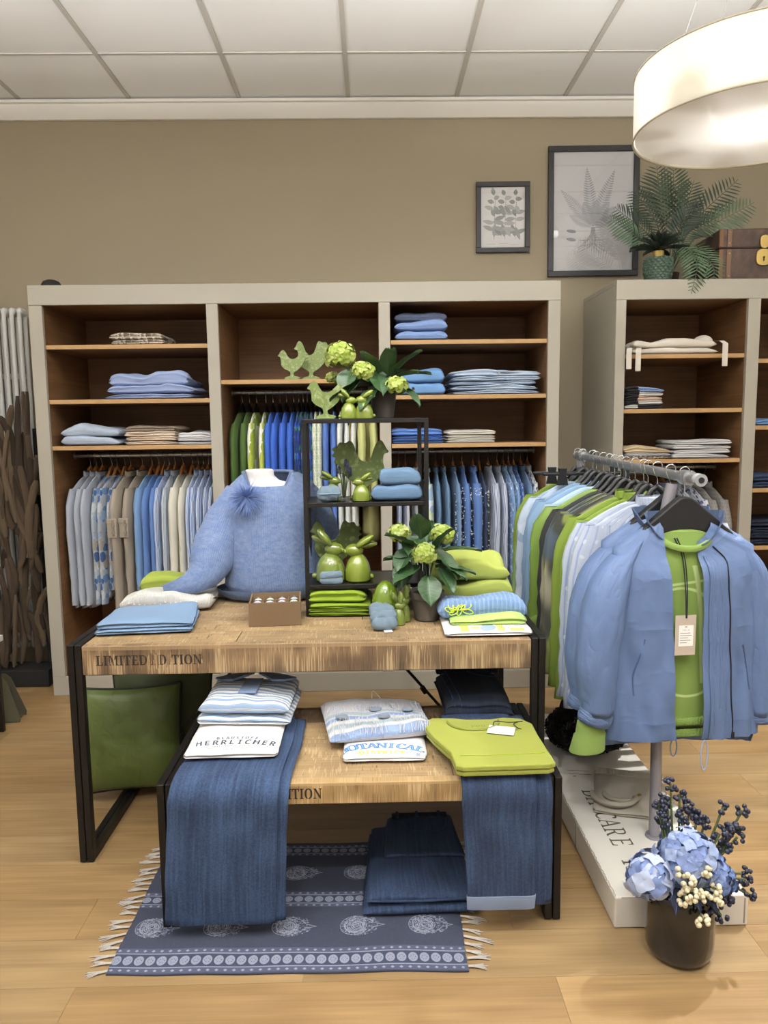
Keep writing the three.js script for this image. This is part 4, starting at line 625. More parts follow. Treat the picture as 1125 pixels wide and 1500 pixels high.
// ---------------------------------------------------------------- goods on the tall table
{
  const lb = cloth('#7a95b4'), wk = cloth('#d0cec8', { knit: 1 }), ng = cloth('#8f9e40'), lime = cloth('#7c941f'), neon = cloth('#9ca74f');
  fold('folded_tee', 'light blue folded tee, lower of two at the left end of the tall table', 'shirt', 0.33, 0.3, 0.018, lb, [-0.83, TH, -2.70], 0.10, { seed: 3, wave: 0.1, taperX: 0.06 });
  fold('folded_tee', 'light blue folded tee, upper of two at the left end of the tall table', 'shirt', 0.325, 0.29, 0.026, lb, [-0.83, TH + 0.017, -2.705], 0.13, { seed: 5, wave: 0.18, taperX: 0.06 });
  const k = fold('folded_sweater', 'white pointelle knit sweater with small pearls under the blue sweater sleeve', 'sweater', 0.36, 0.26, 0.06, wk, [-0.83, TH, -3.0], 0.05, { seed: 7, wave: 0.3, slits: 0 });
  { const r = rngOf(4), q = []; for (let i = 0; i < 14; i++) q.push(ball(0.003, 0.003, 0.003, -0.14 + i * 0.02, 0.03 + 0.008 * r(), 0.131, 6)); part('pearls', q, std('#f2f0ea', 0.3), k).userData.kind = 'stuff'; }
  fold('folded_tee', 'yellow-green folded tee behind the white sweater on the tall table', 'shirt', 0.23, 0.14, 0.10, ng, [-0.885, TH, -3.165], 0.0, { seed: 9, wave: 0.1, slits: 1 });
  pile('folded_tee', 'shirt', 0.238, 0.28, [-0.134, TH, -2.895], 0, ['lowest', 'second from bottom', 'third from bottom', 'uppermost'].map((q, i) => [lime, i === 3 ? 0.05 : 0.016, `vivid lime folded tee, ${q} of four under the black display stand`, i === 3 ? { w: 0.225, z: -0.015 } : {}]), null, { wave: 0.12, slits: 1, jag: 0.012 });
  pile('folded_sweater', 'sweater', 0.30, 0.26, [0.38, TH, -2.895], -0.02, [[neon, 0.055, 'neon green folded sweater, lowest of three behind the blue ribbed knit', { x: -0.01 }], [neon, 0.075, 'neon green folded sweater, middle of three behind the blue ribbed knit'], [neon, 0.085, 'neon green folded sweater, uppermost of three behind the blue ribbed knit', { x: -0.015, f: { wave: 0.3, slits: 0 } }]], null, { wave: 0.22, slits: 0 });
  const rk = cloth('#ffffff', { knit: 1, map: pat(64, 16, [0.016, 0.01], stripes('#6f8cb4', [[0.1, 0.35, '#829cc0']])) });
  const b = fold('folded_sweater', 'blue ribbed knit with yellow-green flower outline on the tall table', 'sweater', 0.32, 0.15, 0.068, rk, [0.388, TH + 0.022, -2.668], -0.03, { seed: 12, wave: 0.2, slits: 0, soft: 0.7 });
  const fl = []; const petals = []; for (let k = 0; k < 6; k++) { const a = k * 1.047 + 0.3; petals.push([-0.098 + Math.cos(a) * 0.021, 0.042 + Math.sin(a) * 0.013, 0.016, 0.0075, a * 0.8]); } for (const [cx, cy, rx, ry, ro] of [...petals, [-0.058, 0.048, 0.020, 0.008, 0.35], [-0.052, 0.032, 0.019, 0.008, -0.25], [-0.098, 0.042, 0.006, 0.005, 0]]) { const p = []; for (let i = 0; i < 14; i++) { const a = i / 14 * 6.283, x = Math.cos(a) * rx, y = Math.sin(a) * ry; const X = cx + x * Math.cos(ro) - y * Math.sin(ro), Y = cy + x * Math.sin(ro) + y * Math.cos(ro); p.push([X, Y, 0.0815 - 0.85 * Math.max(0, Y - 0.043)]); } fl.push(rod(p, 0.0019, 5, 40, true)); }
  part('flower_outline', fl, cloth('#c9e23a'), b);
  const w = fold('folded_tee', 'white folded tee with lime print at the right front corner of the tall table', 'shirt', 0.30, 0.30, 0.018, printed(0.30, 0.30, 768, 768, '#e8e6e4', (g, W, H) => {
    g.fillStyle = '#cfe06c'; for (const [x, y, a, c] of [[0.18, 0.62, 0.1, 0.34], [0.3, 0.62, 0.13, 0.08], [0.3, 0.78, 0.13, 0.08], [0.6, 0.66, 0.08, 0.3], [0.72, 0.64, 0.14, 0.09], [0.74, 0.86, 0.16, 0.1]]) g.fillRect(x * W, y * H, a * W, c * H);
    g.fillStyle = '#e5c9b4'; g.fillRect(W * 0.4, H * 0.72, W * 0.1, H * 0.24); g.fillStyle = '#8ea2bd'; g.beginPath(); g.ellipse(W * 0.5, H * 0.83, W * 0.09, H * 0.13, 0.3, 0, 6.3); g.fill(); g.fillStyle = '#4a4f57'; g.fillRect(W * 0.44, H * 0.7, W * 0.13, H * 0.03);
    g.fillStyle = '#2a2b2e'; g.font = 'bold 40px sans-serif'; g.fillText('THIS IS MY', W * 0.62, H * 0.80); g.fillText('LIFE', W * 0.64, H * 0.88);
  }), [0.39, TH, -2.605], 0.02, { seed: 15, wave: 0.08, taperX: 0.05 });
  fold('folded_tee', 'light green folded tee with small arched lettering on top of the white printed tee', 'shirt', 0.27, 0.16, 0.028, printed(0.27, 0.2, 640, 480, '#a3be68', (g, W, H) => { g.fillStyle = '#7d8a4a'; g.textAlign = 'center'; g.font = '34px sans-serif'; const s = 'UNIQUE ESQUE';[...s].forEach((ch, i) => { const a = (i - s.length / 2) * 0.075; g.save(); g.translate(W * 0.5 + Math.sin(a) * 500, H * 0.38 + 500 - Math.cos(a) * 500); g.rotate(a); g.fillText(ch, 0, 0); g.restore(); }); }), [0.40, TH + 0.016, -2.615], -0.02, { seed: 16, wave: 0.3, slits: 1 });
}
// wooden box of decorative balls
{
  const t = thing('divided_box', 'small brown wooden box with sixteen compartments of glass balls', 'box', [-0.372, TH - 0.003, -2.735], 0.09), m = std('#6b563c', 0.7), W = 0.188, D = 0.17, H = 0.085;
  part('wall', bx(W, H, 0.006, 0, H / 2, D / 2), m, t); part('wall', bx(W, H, 0.006, 0, H / 2, -D / 2), m, t); for (const s of [-1, 1]) part('wall', bx(0.006, H, D - 0.007, s * (W / 2 - 0.003), H / 2, 0), m, t);
  part('base', bx(W - 0.013, 0.004, D - 0.007, 0, 0.003, 0), m, t);
  for (let i = -1; i <= 1; i++) { part('divider', bx(0.003, H * 0.72, D - 0.008, i * W / 4, H * 0.44, 0), m, t); part('divider', bx(W - 0.014, H * 0.7, 0.003, 0, H * 0.44, i * D / 4), m, t); }
  t.updateMatrixWorld(); const cols = ['#e7ece6', '#c9d8ea', '#d7d3e2', '#cfe0c2'].map((c) => phys(c, 0.15, { clearcoat: 1 })), g = ball(0.0185, 0.0185, 0.0185, 0, 0, 0, 18), cap = xf(new THREE.CylinderGeometry(0.004, 0.004, 0.004, 10), { p: [0, 0.0195, 0] });
  for (let i = 0; i < 4; i++) for (let j = 0; j < 4; j++) { const p = V((i - 1.5) * W / 4 * 0.97, 0.052, (j - 1.5) * D / 4 * 0.97).applyMatrix4(t.matrixWorld), q = thing('glass_ball', `small pale glass ball in the divided box, ${['back', 'second', 'third', 'front'][j]} row, ${['leftmost', 'second from left', 'third from left', 'rightmost'][i]}`, 'ornament', [p.x, p.y, p.z], 0, 'glass balls in the divided box'); part('ball', g, cols[(i * 3 + j * 2 + (i * j) % 3) % 4], q); part('cap', cap, M.rail, q); }
}
// bust with the blue sweater
{
  const bust = thing('mannequin_bust', 'white headless mannequin bust with flat cut neck wearing the blue sweater', 'mannequin', [-0.44, TH, -3.12], 0.08); bust.scale.set(1.07, 0.955, 0.95);
  const ring = (y, cx, hw, hd, cz = 0, n = 36, e = 1) => Array.from({ length: n }, (_, j) => { const a = j / n * 2 * Math.PI; return V(cx + spow(Math.cos(a), e) * hw, y, cz + spow(Math.sin(a), e) * hd); });
  part('torso', grid([ring(0.002, 0, 0.10, 0.07), ring(0.10, 0, 0.12, 0.08), ring(0.30, 0, 0.14, 0.095), ring(0.42, 0, 0.15, 0.09, 0.01), ring(0.475, 0, 0.14, 0.07), ring(0.505, -0.005, 0.095, 0.055), ring(0.52, -0.02, 0.062, 0.05), ring(0.54, -0.03, 0.054, 0.05, 0.0), ring(0.563, -0.033, 0.055, 0.052, 0.002), ring(0.568, -0.033, 0.05, 0.047, 0.002)], { wrap: true, cap: true }), phys('#e9e8e5', 0.35), bust);
  const kn = cloth('#8494b3', { knit: 1, sheen: 0.6 });
  kn.map = dataTex(256, 256, (u, v) => { const k = 0.5 * tn(u * 50, v * 50, 50, 50, 91) + 0.5 * tn(u * 16, v * 20, 16, 20, 92); return mixc([0.72, 0.79, 0.90], [1, 1, 1], k); }, [0.25, 0.25]);
  const sw = thing('knit_sweater', 'fluffy light blue knit sweater with feather pompom on the white bust', 'sweater', [-0.44, TH, -3.12], 0.06); sw.scale.set(1.07, 0.955, 0.95);
  const S = [[0.004, 0.02, 0.16, 0.11], [0.03, 0.02, 0.185, 0.135], [0.07, 0.02, 0.20, 0.148], [0.16, 0.015, 0.195, 0.15], [0.28, 0.01, 0.182, 0.148], [0.38, 0.01, 0.182, 0.142], [0.45, 0.012, 0.182, 0.125], [0.50, 0.015, 0.165, 0.10], [0.53, 0.015, 0.138, 0.082], [0.55, 0.012, 0.112, 0.074], [0.555, 0.0, 0.096, 0.068]];
  const R = []; for (let q = 0; q < S.length - 1; q++) for (let k = 0; k < 4; k++) { const t = k / 4, a = S[q], b = S[q + 1]; R.push(a.map((x, i) => lerp(x, b[i], t))); } R.push(S.at(-1));
  const rows = R.map(([y, cx, hw, hd]) => ring(y, cx, hw, hd, 0, 56, 0.88).map((p) => { const a = Math.atan2(p.z / hd, (p.x - cx) / hw), f = 0.022 * sm(0.48, 0.2, y) * nz(a * 2.2, y * 4, 3) + 0.006 * nz(a * 6, y * 12, 5); const vneck = y > 0.44 && Math.sin(a) > 0.15 ? sm(0.5, 0.545, y) * Math.max(0, 1 - Math.pow((p.x - 0.0) / 0.092, 2)) * -0.14 : 0; return V(p.x * (1 + f * 2.5), p.y + vneck, p.z * (1 + f * 3) + 0.01 * sm(0.5, 0.2, y)); }));
  part('body', grid(rows, { wrap: true, uv: (i, j) => [j / 56 * 1.1, R[i][0]] }), kn, sw);
  part('hem_rib', xf(grid([ring(0.002, 0, 0.165, 0.108, 0.008, 90), ring(0.012, 0, 0.188, 0.128, 0.008, 90), ring(0.03, 0, 0.206, 0.14, 0.008, 90), ring(0.05, 0, 0.212, 0.146, 0.008, 90)].map((r, i) => r.map((p, j) => V(p.x * (1 + 0.012 * (j % 2)), p.y, p.z * (1 + 0.02 * (j % 2))))), { wrap: true }), {}), kn, sw);
  const sleeve = (pts, rad, nm) => { const c = new THREE.CatmullRomCurve3(pts.map((p) => V(...p))), N = 26, n = 28, rr2 = [], fr = c.computeFrenetFrames(N); for (let i = 0; i <= N; i++) { const t = i / N, p = c.getPointAt(t), tan = c.getTangentAt(t), side = V(0, 0, 1).cross(tan).normalize(), up = tan.clone().cross(side).normalize(), k = t * (rad.length - 1), a = Math.floor(Math.min(k, rad.length - 2)), [w, h] = [0, 1].map((q) => lerp(rad[a][q], rad[a + 1][q], k - a)); rr2.push(Array.from({ length: n }, (_, j) => { const g = j / n * 2 * Math.PI, f = 1 + 0.09 * nz(Math.cos(g) * 2, t * 6, 2 + Math.sin(g)) + 0.05 * nz(t * 16, Math.cos(g) * 3, 5), q = p.clone().addScaledVector(side, Math.cos(g) * w * f).addScaledVector(up, Math.sin(g) * h * f); q.y = Math.max(q.y, 0.0025 + (q.y < 0.0025 ? 0 : 0)); return q; })); } return part(nm, grid(rr2, { wrap: true, cap: true, uv: (i, j) => [j / n * 0.4, i / N * 0.6] }), kn, sw); };
  sleeve([[-0.115, 0.48, 0.0], [-0.155, 0.38, 0.02], [-0.20, 0.25, 0.07], [-0.235, 0.145, 0.13], [-0.30, 0.10, 0.18], [-0.385, 0.086, 0.20]], [[0.05, 0.055], [0.076, 0.075], [0.088, 0.085], [0.086, 0.075], [0.05, 0.042], [0.018, 0.014]], 'sleeve');
  sleeve([[0.13, 0.47, 0.0], [0.185, 0.34, -0.01], [0.215, 0.20, -0.015], [0.23, 0.05, -0.015]], [[0.06, 0.06], [0.075, 0.075], [0.07, 0.07], [0.045, 0.05]], 'sleeve');
  const nb = []; for (let k = 0; k <= 40; k++) { const p = rows.at(-1)[Math.round(k / 40 * 56) % 56]; nb.push(p); } part('neckband', rod(nb.slice(0, 40), 0.0075, 8, 80, true), kn, sw);
  const r = rngOf(21), fe = []; for (let i = 0; i < 520; i++) { const d = V(r() * 2 - 1, r() * 2 - 1, r() * 1.6 - 0.3).normalize(), L = 0.055 + 0.045 * r(), e = d.clone().multiplyScalar(L); e.y -= 0.012 * r(); fe.push(taper([[0, 0, 0], d.clone().multiplyScalar(L * 0.55).toArray(), e.toArray()], (t) => 0.0017 * (1.1 - t), 4, 3)); }
  const pp = part('feather_pompom', fe, cloth('#86a0d6', { sheen: 0.6 }), sw, 'spiky blue feather pompom'); pp.userData.kind = 'stuff'; pp.position.set(-0.075, 0.455, 0.125);
}

// ---------------------------------------------------------------- black display stand and the Easter decoration
const STURN = 0.04, ST = { x0: -0.268, x1: 0.206, z1: -2.775, z0: -3.04, top: 1.522, mid: 1.208, low: 0.893 };
{
  const t = thing('display_stand', 'black metal three-tier display stand on the tall table', 'shelf stand', [(ST.x0 + ST.x1) / 2, TH - 0.004, (ST.z0 + ST.z1) / 2 - 0.01], STURN);
  const w = ST.x1 - ST.x0, d = ST.z1 - ST.z0, H = ST.top - TH + 0.004, b = 0.016;
  for (const sx of [-1, 1]) for (const sz of [-1, 1]) part('post', bx(b, H - b, b, sx * (w - b) / 2, (H - b) / 2, sz * (d - b) / 2, 0.0015), M.black, t);
  for (const y of [H, ST.mid - TH + 0.004, ST.low - TH + 0.004]) {
    const c = (sx, sz, L, ax) => (ax === 'x' ? bx(L, b, b, 0, y - b / 2, sz * (d - b) / 2, 0.0015) : bx(b, b, L, sx * (w - b) / 2, y - b / 2, 0, 0.0015));
    const top = y === H;
    part('rim', [c(0, 1, top ? w : w - 2 * b, 'x'), c(0, -1, top ? w : w - 2 * b, 'x'), c(1, 0, d - 2 * b), c(-1, 0, d - 2 * b)], M.black, t);
    part('shelf_plate', bx(w - 2 * b, 0.004, d - 2 * b, 0, y - 0.003, 0), phys('#1a1917', 0.3, { metalness: 0.5 }), t);
  }
}
const ZM = (ST.z0 + ST.z1) / 2;
// flat painted wooden hens cut from board; outline in units of height, x to the right, beak at -x
const HEN = [[-0.40, 0.86], [-0.44, 0.80], [-0.36, 0.76], [-0.34, 0.62], [-0.36, 0.48], [-0.28, 0.34], [-0.14, 0.25], [-0.05, 0.18], [-0.07, 0.07], [-0.18, 0.05], [-0.19, 0.0], [0.19, 0.0], [0.18, 0.05], [0.07, 0.08], [0.06, 0.18], [0.20, 0.27], [0.34, 0.40], [0.43, 0.56], [0.52, 0.62], [0.50, 0.70], [0.56, 0.74], [0.52, 0.80], [0.56, 0.87], [0.47, 0.90], [0.42, 0.97], [0.32, 0.96], [0.24, 1.0], [0.18, 0.93], [0.14, 0.80], [0.06, 0.66], [-0.06, 0.63], [-0.14, 0.72], [-0.18, 0.84], [-0.24, 0.96], [-0.31, 1.0], [-0.36, 0.94]];
const HENS = [[-0.44, 0.86], [-0.48, 0.80], [-0.40, 0.75], [-0.37, 0.6], [-0.36, 0.47], [-0.26, 0.35], [-0.12, 0.28], [-0.05, 0.2], [-0.07, 0.09], [-0.2, 0.05], [-0.21, 0.0], [0.25, 0.0], [0.24, 0.05], [0.08, 0.09], [0.06, 0.2], [0.18, 0.28], [0.34, 0.42], [0.44, 0.58], [0.50, 0.70], [0.60, 0.72], [0.52, 0.80], [0.58, 0.88], [0.46, 0.86], [0.40, 0.92], [0.30, 0.84], [0.18, 0.73], [0.04, 0.68], [-0.08, 0.72], [-0.16, 0.82], [-0.22, 0.94], [-0.30, 1.0], [-0.38, 0.95]];
function henTex(base, dot, seed) { return canvasTex(256, 256, (g, w, h) => { g.fillStyle = base; g.fillRect(0, 0, w, h); const r = rngOf(seed); for (let i = 0; i < 60; i++) { g.globalAlpha = 0.12; g.fillStyle = r() > 0.5 ? '#ffffff' : '#3c4a1a'; g.beginPath(); g.ellipse(r() * w, r() * h, 8 + r() * 20, 5 + r() * 9, r() * 3, 0, 6.3); g.fill(); } g.globalAlpha = 0.75; g.strokeStyle = dot; g.fillStyle = dot; for (let i = 0; i < 26; i++) { const x = (i % 6) * 43 + 20 * ((i / 6 | 0) % 2), y = (i / 6 | 0) * 52 + 20; if (seed % 2) { g.beginPath(); g.arc(x, y, 4.5, 0, 6.3); g.fill(); } else for (let k = 0; k < 4; k++) { g.lineWidth = 2.5; g.beginPath(); g.moveTo(x, y); g.lineTo(x + 11 * Math.cos(k * 1.57 + i), y + 11 * Math.sin(k * 1.57 + i)); g.stroke(); } } }, [0.16, 0.16]); }
function hen(label, h, flip, mat, pos, turn, out = HEN, wide = 1) {
  const t = thing('wooden_hen', label, 'ornament', pos, turn);
  part('cutout', extrude(out.map(([x, y]) => [x * h * flip * wide, y * h + 0.006]), 0.009, 0.0012), mat, t);
  part('stand_plate', bx(h * 0.5 * wide, 0.008, 0.045, 0.0, 0.004, 0.0, 0.002), mat, t);
  return t;
}
const henL = std('#fff', 0.6, { map: henTex('#7f8f56', '#b4bc94', 1) }), henM = std('#fff', 0.6, { map: henTex('#66753b', '#98a270', 2) }), henD = std('#fff', 0.65, { map: henTex('#4c5a28', '#7c8852', 4) });
hen('light green dotted wooden rooster cut-out with big tail on the wardrobe middle shelf', 0.205, 1, henL, [-0.335, 1.749, -4.19], 0.03, HEN, 0.98);
hen('light green dotted wooden hen cut-out, smaller one in front of the rooster', 0.152, 1, henL, [-0.435, 1.749, -4.13], -0.04, HENS, 1.0);
hen('green wooden hen cut-out standing on top of the black stand', 0.138, 1, henM, [-0.178, ST.top, -2.87], 0.05, HENS, 1.0);
hen('large olive wooden hen cut-out facing right on the middle tier', 0.222, -1, henD, [-0.035, ST.mid, -2.94], 0.06, HEN, 1.0);
hen('large olive wooden hen cut-out behind the ceramic rabbits on the lowest tier', 0.215, 1, henD, [-0.165, ST.low, -2.975], -0.05, HEN, 0.95);
// glazed ceramic rabbits
const glaze = phys('#74832d', 0.16, { clearcoat: 1, clearcoatRoughness: 0.08 }), glaze2 = phys('#68772f', 0.18, { clearcoat: 0.9, clearcoatRoughness: 0.1 }), glazeEgg = phys('#617a1a', 0.14, { clearcoat: 1, clearcoatRoughness: 0.06 });
const ears = (s, dir, tilt) => [-1, 1].map((k) => xf(ball(0.030, 0.0105, 0.015, 0.028, 0, 0, 14), { s, p: [dir * -0.006 * s, 0.010 * s, k * 0.012 * s], r: [0, dir > 0 ? Math.PI : 0, 0.35 + k * 0.25 + tilt] }));
function rabbit(label, h, r, dir, pos, turn, mat, o = {}) {
  const t = thing('ceramic_rabbit', label, 'ornament', pos, turn), bh = h * 0.72, prof = [[0, 0]]; for (let k = 0; k <= 20; k++) { const q = k / 20; prof.push([r * (0.93 + 0.12 * q - 0.16 * q * q) * Math.pow(Math.max(0, 1 - Math.pow(q, 2.6)), 0.5), bh * q]); }
  part('body', lathe(prof, 36), mat, t);
  const hs = h * 0.19, hd = part('head', [ball(hs * 1.25, hs * 0.92, hs, 0, 0, 0, 20), ball(hs * 0.5, hs * 0.4, hs * 0.5, dir * hs * 1.0, -hs * 0.15, 0, 12)], mat, t); hd.position.set(dir * r * 0.25, bh + hs * 0.35, 0);
  for (const e of ears(h / 0.105, dir, o.tilt ?? 0)) part('ear', e, mat, hd);
  part('tail', ball(r * 0.22, r * 0.2, r * 0.2, -dir * r * 0.97, r * 0.28, 0, 12), mat, t);
  return t;
}
rabbit('small glossy green ceramic rabbit, left one of the snuggling pair on top of the stand', 0.088, 0.034, 1, [-0.088, ST.top, -2.845], 0.0, glaze, { tilt: 0.25 });
rabbit('small glossy green ceramic rabbit, right one of the snuggling pair on top of the stand', 0.09, 0.038, -1, [-0.03, ST.top, -2.845], 0.0, glaze);
rabbit('glossy green ceramic rabbit beside the olive hen on the middle tier', 0.092, 0.036, -1, [-0.045, ST.mid, -2.845], 0.1, glaze);
rabbit('green ceramic rabbit behind the blue fluffy sock roll on the middle tier', 0.096, 0.034, 1, [-0.158, ST.mid, -2.885], 0.0, glaze2);
rabbit('large green ceramic rabbit, left one of the pair on the lowest tier', 0.158, 0.062, 1, [-0.172, ST.low, -2.875], 0.0, glaze2, { tilt: 0.3 });
rabbit('large green ceramic rabbit, right one of the pair on the lowest tier', 0.152, 0.054, -1, [-0.064, ST.low, -2.865], 0.0, glaze);
const mG = phys('#6c7a34', 0.3, { clearcoat: 0.5 });
rabbit('tiny olive green rabbit figure, front one of two by the flower pot', 0.088, 0.025, 1, [0.088, TH - 0.004, -2.645], 0.5, mG, { tilt: 1.0 });
rabbit('tiny olive green rabbit figure, rear one of two by the flower pot', 0.098, 0.022, -1, [0.113, TH - 0.004, -2.69], 0.4, mG, { tilt: 1.0 });
{
  const t = thing('ceramic_egg', 'big glossy lime green ceramic egg on the tall table', 'ornament', [0.043, TH - 0.004, -2.715]), prof = [[0, 0], [0.036, 0.0]]; for (let k = 0; k <= 26; k++) { const q = k / 26, a = q * Math.PI * 0.86 - 1.14; prof.push([0.057 * Math.cos(a) * (1 - 0.10 * q), 0.052 + (a < 0 ? 0.056 : 0.097) * Math.sin(a)]); } prof.push([0, 0.15]);
  part('shell', lathe(prof.filter((p) => p[1] >= 0), 48), glazeEgg, t);
}
// fluffy sock rolls
const fluff = cloth('#859cad', { fuzz: 1, sheen: 0.6 });
function rollG(L, r, seed) { const g = new THREE.CapsuleGeometry(r, L - 2 * r, 10, 22, 16); g.rotateZ(Math.PI / 2); const p = g.attributes.position; for (let i = 0; i < p.count; i++) { const x = p.getX(i), y = p.getY(i), z = p.getZ(i), f = 1 + 0.16 * nz(x * 40 + seed, y * 50, z * 50) + 0.1 * nz(x * 120, y * 130 + seed, z * 120); p.setXYZ(i, x, y * f, z * f); } g.computeVertexNormals(); return g; }
{
  const a = thing('fluffy_socks', 'pale blue fluffy socks rolled up in front of the rabbit on the middle tier', 'socks', [-0.168, ST.mid, -2.825], 0.05); part('sock', xf(rollG(0.095, 0.031, 1), { p: [0, 0.031, 0], r: [0, 0, 0.12], s: [1, 0.95, 1] }), fluff, a); part('seam', rod([[-0.04, 0.032, 0.03], [0, 0.034, 0.034], [0.04, 0.034, 0.03]], 0.002, 5), cloth('#8fb0c8'), a);
  const b = thing('fluffy_socks', 'pale blue fluffy socks rolled up in front of the large rabbits on the lowest tier', 'socks', [-0.165, ST.low, -2.803], 0.0); for (const y of [0.013, 0.034]) part('sock', xf(rollG(0.09, 0.0155, y * 99), { p: [0, y, 0], r: [0, 0, y > 0.02 ? 0.06 : 0] }), fluff, b);
  const c = thing('fluffy_socks', 'bundle of pale blue fluffy socks in front of the green egg', 'socks', [0.028, TH - 0.004, -2.62], 0.12); for (const [i, [y, z, L]] of [[0.018, 0.05, 0.094], [0.038, 0.028, 0.098], [0.045, -0.012, 0.095], [0.05, -0.055, 0.086]].entries()) part('sock', xf(rollG(L, 0.0225, i * 5), { p: [0, y + 0.006, z], r: [0, 0, 0.04 * i] }), fluff, c);
  part('sock', xf(rollG(0.085, 0.018, 41), { p: [0, 0.018, -0.02] }), fluff, c); part('label_band', bx(0.03, 0.003, 0.05, 0.01, 0.002, 0.06, 0.001), M.white, c);
}
// folded jeans on the middle tier
pile('folded_jeans', 'jeans', 0.185, 0.18, [0.098, ST.mid, -2.915], 0.0, [[cloth('#5c7896'), 0.062, 'washed blue folded jeans, lower of two on the black stand', { w: 0.195, x: -0.01 }], [cloth('#607c98'), 0.055, 'washed blue folded jeans, upper of two on the black stand', { x: 0.012, w: 0.16 }]], null, { wave: 0.2, slits: 0 });
// grape hyacinths in a glass
{
  const t = thing('grape_hyacinths', 'bunch of thin dark grape hyacinths in a small glass beside the hen', 'flowers', [-0.115, ST.mid, -2.93]), r = rngOf(8), st = [], fl = [];
  part('glass', lathe([[0, 0.001], [0.018, 0.001], [0.02, 0.06], [0.0185, 0.06], [0.0165, 0.004], [0, 0.004]], 24), M.glass, t);
  for (let i = 0; i < 12; i++) { const a = r() * 6.28, q = 0.012 + 0.03 * r(), h = 0.09 + 0.07 * r(), e = [Math.cos(a) * q, h, Math.sin(a) * q]; part('stem', rod([[Math.cos(a) * 0.006, 0.006, Math.sin(a) * 0.006], [e[0] * 0.4, h * 0.6, e[2] * 0.4], e], 0.0012, 4), M.stem, t); if (i < 7) { for (let k = 0; k < 22; k++) { const y = k / 22, b = k * 2.4; fl.push(ball(0.0032, 0.0036, 0.0032, e[0] + Math.cos(b) * 0.006 * (1 - y * 0.6), e[1] + y * 0.03, e[2] + Math.sin(b) * 0.006 * (1 - y * 0.6), 5)); } } }
  part('flower_bells', fl, std('#2f3350', 0.6), t).userData.kind = 'stuff';
}
// hydrangeas: florets of four petals on a ball
function petalG(s) { const rows = []; for (let i = 0; i <= 4; i++) { const t = i / 4, w = s * 0.54 * Math.sin(Math.PI * Math.min(0.93, 0.12 + t * 0.85)), row = []; for (let j = -2; j <= 2; j++) row.push(V(t * s, 0.16 * s * Math.sin(t * 3) - 0.14 * s * t * t + 0.12 * s * Math.abs(j / 2) * t, w * j / 2)); rows.push(row); } return grid(rows); }
function floretG(s) { const p = petalG(s); return merge([0, 1, 2, 3].map((k) => xf(p, { r: [0, k * Math.PI / 2, 0], p: [0, (k % 2) * 0.0006, 0] }))); }
function headG(R, n, s, seed, squash = 0.85, odd = -1) { const r = rngOf(seed), out = [], f = floretG(s); for (let i = 0; i < n; i++) { const y = 1 - (i + 0.5) / n * 1.75, a = i * 2.39996, q = Math.sqrt(Math.max(0, 1 - y * y)), d = V(Math.cos(a) * q, y, Math.sin(a) * q), rad = R * (0.80 + 0.26 * r()); const skip = odd >= 0 && i % 2 !== odd; const m = new THREE.Matrix4().compose(d.clone().multiplyScalar(rad).multiply(V(1, squash, 1)), new THREE.Quaternion().setFromUnitVectors(V(0, 1, 0), d.clone().add(V(rr(-0.2, 0.2, r), rr(-0.2, 0.2, r), rr(-0.2, 0.2, r))).normalize()).multiply(new THREE.Quaternion().setFromAxisAngle(V(0, 1, 0), r() * 6)), V(1, 1, 1).multiplyScalar(0.8 + 0.45 * r())); if (!skip) out.push(f.clone().applyMatrix4(m)); } return merge(out); }
function leafG(L, W, curl = 0.25, fold = 0.12, seed = 1) { const rows = []; for (let i = 0; i <= 12; i++) { const t = i / 12, w = W * Math.pow(Math.sin(Math.PI * Math.min(0.985, 0.02 + t * 0.96)), 0.8) * (1 - 0.25 * t), row = []; for (let j = -4; j <= 4; j++) { const q = j / 4; row.push(V(q * w / 2, -curl * L * t * t + fold * W * Math.abs(q) + 0.02 * W * Math.sin(t * 22) * Math.abs(q) + 0.03 * W * nz(t * 4, q * 2, seed), t * L)); } rows.push(row); } return grid(rows, { uv: (i, j) => [j / 8, i / 12] }); }
const leafT = canvasTex(128, 256, (g, w, h) => { g.fillStyle = '#2f4a2a'; g.fillRect(0, 0, w, h); g.strokeStyle = '#4d6a45'; g.lineWidth = 3; g.beginPath(); g.moveTo(w / 2, 0); g.lineTo(w / 2, h); g.stroke(); g.lineWidth = 1.6; for (let i = 0; i < 9; i++) for (const s of [-1, 1]) { g.beginPath(); g.moveTo(w / 2, h - i * 28); g.quadraticCurveTo(w / 2 + s * 30, h - i * 28 - 18, w / 2 + s * 62, h - i * 28 - 46); g.stroke(); } });
const leafM = phys('#ffffff', 0.42, { map: leafT, side: THREE.DoubleSide, transmission: 0.0 });
const petM3 = phys('#8fa33c', 0.75, { side: THREE.DoubleSide, transmission: 0.2, thickness: 0 }), petM = phys('#b9c76c', 0.75, { side: THREE.DoubleSide, transmission: 0.25, thickness: 0 }), petM2 = phys('#bcc67c', 0.75, { side: THREE.DoubleSide, transmission: 0.25, thickness: 0 });
